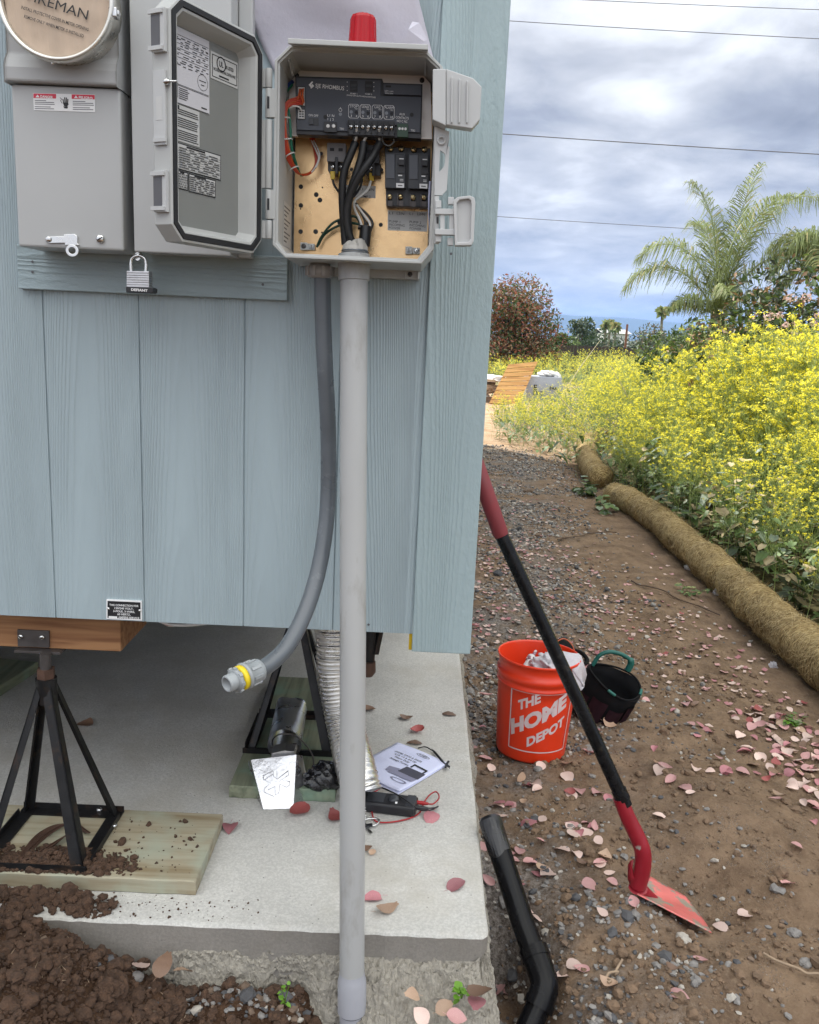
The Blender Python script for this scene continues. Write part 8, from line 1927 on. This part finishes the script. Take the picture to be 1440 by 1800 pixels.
p = at(912, 640, 34); tz = at(905, 497, 34).z
r5 = np.random.default_rng(71)
tree('red_leaf_tree', 'rounded bronze-red leaved tree beyond the yellow weeds, beside the house corner', 'tree', at(895, 620, 34).x, 34, tz + 0.1, 4.4, [L_[0], L_[3], L_[2], L_[6]], (0.34, 0.30, 0.22, 0.14), 71, 15000, (0.05, 0.10), 34, 0.06, None, 0.16)
c = at(1395, 560, 9.2)
t = tree('flowering_shrub', 'dense green shrub with pink blossom at the right edge', 'shrub', c.x + 0.25, 9.2, 2.45, 2.5, [L_[1], L_[3], L_[4], L_[6]], (0.34, 0.36, 0.12, 0.18), 72, 9000, (0.03, 0.06), 26, 0.10, None, 0.05)
def blossoms(t, cx, cy, seed):
    r = np.random.default_rng(seed)
    for k in range(15):
        q = at(rnd.uniform(1345, 1450), rnd.uniform(520, 660), cy - rnd.uniform(0.7, 1.05)); n = 30; d = r.normal(size=(n, 3)); d /= np.linalg.norm(d, axis=1)[:, None]
        c = np.array([*q]) + d * r.uniform(0.02, 0.05) * [1, 1, 0.8]; V = np.einsum('nij,kj->nki', rot_frames(n, 1.6, r), np.array([[-1, -1, 0], [1, -1, 0], [1, 1, 0.2], [-1, 1, 0.2]])) * 0.009 + c[:, None, :]
        build_np('blossom', V.reshape(-1, 3), np.arange(n * 4).reshape(n, 4), L_[5], None, t)
blossoms(t, c.x + 0.25, 9.2, 73)
c = at(1290, 575, 11.5); tree('reddish_shrub', 'mixed green and reddish brown shrub under the palm fronds', 'shrub', c.x, 11.5, 2.05, 1.6, [L_[3], L_[6], L_[4]], (0.45, 0.32, 0.23), 74, 3600, (0.03, 0.06), 14, 0.1, None, 0.04)
c = at(1215, 590, 12.5); tree('light_shrub', 'light green loose shrub at the foot of the palm', 'shrub', c.x, 12.5, 1.95, 1.5, [L_[4], L_[3], L_[7]], (0.45, 0.3, 0.25), 75, 3200, (0.03, 0.065), 14, 0.1, None, 0.04)
# far trees, seen past the field
for px, top, Y, w, mm, pp, lab, seed in ((1018, 556, 62, 2.6, [L_[7], L_[3]], (.7, .3), 'thin grey-green far tree nearest the red tree', 81), (1000, 580, 50, 2.2, [L_[4], L_[3]], (.6, .4), 'bright green far bush beside the red tree', 82), (1045, 574, 70, 4.2, [L_[3], L_[7]], (.6, .4), 'rounded dull green far tree left of the fan palms', 83), (1030, 582, 80, 3.0, [L_[1], L_[3]], (.5, .5), 'dark far tree behind the rounded dull green one', 84), (1125, 584, 85, 5.0, [L_[1], L_[7]], (.6, .4), 'dark low far tree right of the brown pole', 85), (1150, 577, 78, 4.6, [L_[7], L_[6]], (.6, .4), 'brownish far tree below the lone fan palm', 86), (1185, 562, 66, 5.0, [L_[3], L_[7]], (.6, .4), 'far green tree beside the feathery palm', 87), (1085, 590, 95, 4.0, [L_[3], L_[1]], (.5, .5), 'small far tree beside the white building', 88)):
    tree('far_tree', lab, 'tree', at(px, 600, Y).x, Y, at(px, top, Y).z, w, mm, pp, seed, 1500, (0.10, 0.22), 12, 0.1, 'distant trees', 0.1)
def fan_palm(px, top, Y, lab, seed):
    r = np.random.default_rng(seed); q = at(px, top, Y); x = q.x; z0 = gz1(x, Y); t = thing('fan_palm', lab, 'palm', (x, Y, z0), 'distant fan palms')
    b = MB(); b.tube([(x, Y, z0 - 0.2), (x + 0.06, Y, z0 + (q.z - z0) * 0.5), (x, Y, q.z - 0.55)], [0.17, 0.13, 0.11], 8); b.build('trunk', M_ptrunk, t)
    N = NP()
    for k in range(44):
        a = r.uniform(0, 6.28); el = r.uniform(-1.0, 1.2); d = np.array([math.cos(a) * math.cos(el), math.sin(a) * math.cos(el), math.sin(el)]); s = np.cross(d, r.normal(size=3)); s /= np.linalg.norm(s); l = r.uniform(0.5, 0.85); o = np.array([x, Y, q.z - 0.6])
        N.add([o, o + d * l * 0.6 + s * 0.20, o + d * l + np.array([0, 0, -0.12]), o + d * l * 0.6 - s * 0.20], [[0, 1, 2, 3]], 0 if r.random() < 0.8 else 1)
    N.build('crown', [M_frond, M_frond_d], t)
for px, top, Y, lab, s in ((1066, 560, 88, 'leftmost of the row of three far fan palms', 91), (1073, 559, 90, 'middle of the row of three far fan palms', 92), (1083, 563, 86, 'rightmost of the row of three far fan palms', 93), (1166, 536, 80, 'lone taller far fan palm right of the others', 94)): fan_palm(px, top, Y, lab, s)

# ------------------------------------------------------------------ far buildings, fence, pole, wires, hills
def far_house():
    Y = 105; a, c = at(1060, 600, Y), at(1105, 600, Y); z0 = gz1(a.x, Y); zt = at(1080, 586, Y).z; t = thing('far_building', 'low white building beyond the field near the fan palms', 'building', ((a.x + c.x) / 2, Y, z0))
    b = MB(); b.box(a.x, c.x, Y, Y + 6, z0, zt); b.build('wall', mat('white_wall', (0.62, 0.62, 0.60), 0.8), t)
    b = MB(); x0, x1 = a.x - 0.3, c.x + 0.3; b.prism([(x0, Y - 0.3, zt + 0.003), (x1, Y - 0.3, zt + 0.003), (x1, Y + 3, zt + 0.55), (x0, Y + 3, zt + 0.55)], (0, 0, -0.002)); b.prism([(x0, Y + 3, zt + 0.55), (x1, Y + 3, zt + 0.55), (x1, Y + 6.3, zt + 0.003), (x0, Y + 6.3, zt + 0.003)], (0, 0, -0.002)); b.build('roof', mat('grey_roof', (0.33, 0.33, 0.34), 0.7), t)
    for k in range(3): b = MB(); x = a.x + (c.x - a.x) * (0.2 + 0.3 * k); b.box(x - 0.25, x + 0.25, Y - 0.02, Y - 0.003, z0 + 0.8, z0 + 1.5); b.build('window', M_ink, t)
far_house()
def far_fence():
    Y = 40; a, c = at(985, 606, Y), at(1170, 612, Y); t = thing('board_fence', 'dark wooden fence running behind the yellow field', 'fence', ((a.x + c.x) / 2, Y, gz1(a.x, Y)))
    b = MB(); n = int((c.x - a.x) / 0.16)
    for k in range(n): x = a.x + (c.x - a.x) * k / n; b.box(x, x + 0.145, Y - 0.01, Y + 0.01, gz1(x, Y) - 0.05, a.z + 0.02 * math.sin(k * 2.1)); 
    b.build('boards', mat('weathered_fence', (0.045, 0.032, 0.026), 0.9, 0, 0.3, 3), t)
    for k in range(0, n, 13): x = a.x + (c.x - a.x) * k / n; b = MB(); b.box(x, x + 0.1, Y + 0.0105, Y + 0.11, gz1(x, Y) - 0.05, a.z + 0.04); b.build('post', mat('weathered_fence', (0.045, 0.032, 0.026)), t)
far_fence()
def pole(x, y, h, lab, name='utility_pole', r=0.13, arm=True):
    z0 = gz1(x, y); t = thing(name, lab, 'pole', (x, y, z0)); m = mat('pole_wood', (0.17, 0.075, 0.045), 0.9, 0, 0.2, 5)
    b = MB(); b.tube([(x, y, z0 - 0.3), (x, y, z0 + h)], [r, r * 0.75], 10); b.build('post', m, t)
    if arm: b = MB(); b.box(x - 1.1, x + 1.1, y - 0.06, y + 0.06, z0 + h - 0.55, z0 + h - 0.43); b.build('crossarm', m, t)
q = at(1103, 570, 60); pole(q.x, 60, q.z - gz1(q.x, 60), 'short red-brown post standing in front of the far trees', 'wooden_post', 0.10, False)
WIRES = (((850, -8), (1440, 18), 'topmost thin power line crossing the upper right corner'), ((872, 36), (1440, 69), 'second power line from the top of the sky'), ((866, 235), (1440, 272), 'thick power line across the middle of the sky'), ((856, 380), (1440, 416), 'lowest power line passing in front of the palm'))
def wires():
    Y = 12.6
    for (a, c, lab), th in zip(WIRES, (0.0042, 0.0046, 0.0062, 0.0046)):
        Yw = Y if a[1] < 300 else 15.0
        A, C = at(*a, Yw), at(*c, Yw); d = C - A; P0 = A - d * 5.0; P1 = C + d * 5.0; n = 60; b = MB()
        P = []
        for k in range(n + 1):
            t = k / n; q = P0.lerp(P1, t); q.z += 0.9 * ((2 * t - 1) ** 2) - 0.0; P.append(q)
        b.tube(P, th, 6); o = b.build('power_line', mat('wire_rubber', (0.12, 0.12, 0.13), 0.6)); tag(o, lab, 'power line', 'power lines in the sky')
wires()
def hills():
    for name, Y, h, sd, m, wd in (('near_ridge', 420, 0.0, 3, mat('ridge_scrub', (0.055, 0.07, 0.03), 0.95, 0, 0.3, 0.02), 900), ('mountains', 3600, 0.0, 9, mat('mountain_scrub', (0.06, 0.075, 0.05), 0.95, 0, 0.2, 0.002), 7000)):
        n = 160; V = []; rows = 7; x = np.linspace(-wd, wd, n)
        if name == 'mountains': top = 1.5 + 3600 / FPX * (56 + 9 * fbm(x / 500, x * 0, 4, 4) - 6 * sst(-100, 900, x) + 8 * sst(1400, 3000, x)) 
        else: top = 1.5 + Y / FPX * (6 + 26 * sst(115, 175, x) * (1 - 0.2 * sst(200, 500, x)) + 5 * fbm(x / 16, x * 0, 8, 4))
        for j in range(rows):
            f = j / (rows - 1); s = math.sin(f * math.pi / 2); V.append(np.stack([x, np.full(n, Y + f * Y * 0.18), -6 + (top + 6) * s + (Y / 420) * 0.9 * fbm(x / (Y * 0.02), x * 0 + j, 6, 3) * (1 if 0 < j else 0)], -1))
        V.append(np.stack([x, np.full(n, Y * 1.4), np.full(n, -6.0)], -1))
        V = np.array(V).reshape(-1, 3); R_ = rows + 1; i = (np.arange(R_ - 1)[:, None] * n + np.arange(n - 1)[None]).ravel()
        o = build_np(name, V, np.stack([i, i + 1, i + 1 + n, i + n], -1), m, smooth=True); o['kind'] = 'structure'
hills()

# ------------------------------------------------------------------ the pile beyond the track
def pallet():
    Y0 = 20.4; a, b_ = at(860, 707, Y0), at(912, 710, Y0); zb = gz1(a.x, Y0); c, d = at(946, 634.5, Y0 + 0.42), at(894, 640, Y0 + 0.42); a.z = b_.z = zb + 0.01
    t = thing('deck_panel', 'slatted light wood panel leaning on the pile beyond the track', 'wood panel', ((a + b_) / 2)); m = wood_mat('fresh_pine', (0.62, 0.36, 0.13), (0.42, 0.21, 0.07), 'X', 0.3, knots=False)
    up = (d - a + c - b_) / 2; nrm = (b_ - a).cross(up).normalized(); nrm = nrm if nrm.y < 0 else -nrm
    n = 9
    for k in range(n):
        u0, u1 = k / n + 0.004, (k + 1) / n - 0.012; q = MB(); e0, e1 = a.lerp(d, u0), b_.lerp(c, u0); f0, f1 = a.lerp(d, u1), b_.lerp(c, u1)
        q.prism([e0, e1, f1, f0], nrm * -0.028); q.build('slat', m, t)
    for u in (0.06, 0.94): q = MB(); p0, p1 = a.lerp(b_, u) - nrm * 0.075, d.lerp(c, u) - nrm * 0.075; q.bar(p0, p1, 0.045, 0.09, 0, nrm); q.build('joist', m, t)
pallet()
def far_pile():
    # timber and sacks under white sheeting left of the panel
    Y = 21.2
    for k, (px, py, s, m, lab) in enumerate(((838, 664, (0.75, 0.45, 0.10), mat('white_sheeting', (0.72, 0.71, 0.70), 0.6, 0, 0.1, 3, 0.4, 6, 0.05), 'white plastic sheeting draped over the pile left of the panel'), (850, 683, (0.36, 0.32, 0.16), mat('tan_sack', (0.42, 0.33, 0.25), 0.8, 0, 0.2, 5), 'tan lumpy sack under the white sheeting'), (836, 694, (0.34, 0.3, 0.14), mat('grey_sack', (0.48, 0.44, 0.42), 0.8, 0, 0.2, 5), 'pale grey sack at the bottom of the pile'), (962, 657, (0.24, 0.2, 0.08), mat('white_sheeting', (0.7, 0.7, 0.7)), 'white rolled sheet behind the panel, right side'), (978, 662, (0.10, 0.15, 0.11), mat('white_sheeting', (0.7, 0.7, 0.7)), 'scrap of white sheet hanging over the grey bag'))):
        p = at(px, py, Y); crumple('sheeting' if 'sheet' in lab else 'sack', m, lab, 'sheeting' if 'sheet' in lab else 'sack', (p.x, Y, max(p.z, gz1(p.x, Y) + s[2] * 0.7)), s, 300 + k, 0.1 * k, 4, 0.28, None, 1.3)
    for k, (px, py, ln, lab) in enumerate(((842, 674, 0.9, 'dark timber post lying under the white sheeting'), (848, 703, 0.7, 'pale board lying at the foot of the pile'))):
        p = at(px, py, Y - 0.2 * k); z = max(p.z, gz1(p.x, Y) + 0.05); b = MB(); b.bar((p.x - ln, Y - 0.2 * k, z), (p.x + ln * 0.45, Y - 0.2 * k + 0.1, z), 0.14, 0.11); tag(b.build('timber', wood_mat('old_timber', (0.33, 0.23, 0.16), (0.16, 0.10, 0.07), 'X', 0.3)), lab, 'timber')
    # big grey woven bag with black print
    c0, c1 = at(926, 706, 20.9), at(985, 706, 20.9); z0 = gz1(c0.x, 20.9); zt = at(950, 662, 20.9).z; t = thing('bulk_bag', 'square pale grey bulk bag with black letters beside the wooden panel', 'bag', ((c0.x + c1.x) / 2, 21.2, z0))
    b = MB(); n = 10
    def side(z, k): return [(c0.x - k, 20.9 - k, z), (c1.x + k, 20.9 - k, z), (c1.x + k, 21.7 + k, z), (c0.x - k, 21.7 + k, z)]
    b.loops([side(z0 + (zt - z0) * j / n, 0.04 * math.sin(j / n * math.pi)) for j in range(n + 1)], 0, False, True, True); bg = b.build('bag_wall', mat('woven_grey', (0.31, 0.34, 0.40), 0.6, 0, 0.1, 4, 0.3, 9, 0.03), t)
    b = MB()
    for s, px, py, h in (('E', 938, 685, 9), ('SYC', 937, 693.5, 7), ('BAX', 966, 684, 5)): b.wtext(s, px, py, 20.84, h, 0, 0.02, 'L', None, R(-3))
    b.build('lettering', M_ink, bg)
far_pile()
for (x0, y0, h, dx, lab) in ((3.2, 19.5, 1.5, 0.9, 'long pale bare stalk leaning above the mustard near the panel'), (2.7, 12.4, 0.8, -0.7, 'pale dead stalk leaning left in the low mustard'), (3.5, 12.8, 1.1, -0.6, 'tall pale dead stalk right of the leaning one')):
    z0 = gz1(x0, y0); b = MB(); b.tube(spline([(x0, y0, z0), (x0 + dx * 0.5, y0, z0 + h * 0.55), (x0 + dx, y0 + 0.1, z0 + h)], 6), [0.012 - 0.0006 * k for k in range(13)], 6); tag(b.build('dead_stalk', mat('bleached_stalk', (0.50, 0.45, 0.30), 0.8)), lab, 'stalk')

# ------------------------------------------------------------------ the air: far things fade to blue
def haze():
    b = MB(); b.box(-7400, 7400, -120, 5300, -9, 185); m = bpy.data.materials.new('air'); m.use_nodes = True; nt = m.node_tree; nt.nodes.clear()
    o = nt.nodes.new('ShaderNodeOutputMaterial'); v = nt.nodes.new('ShaderNodeVolumePrincipled'); v.inputs['Color'].default_value = (0.26, 0.49, 1.0, 1); v.inputs['Density'].default_value = 0.00018; v.inputs['Anisotropy'].default_value = 0.0
    nt.links.new(v.outputs[0], o.inputs['Volume']); h = b.build('haze', m); h['kind'] = 'stuff'
haze()
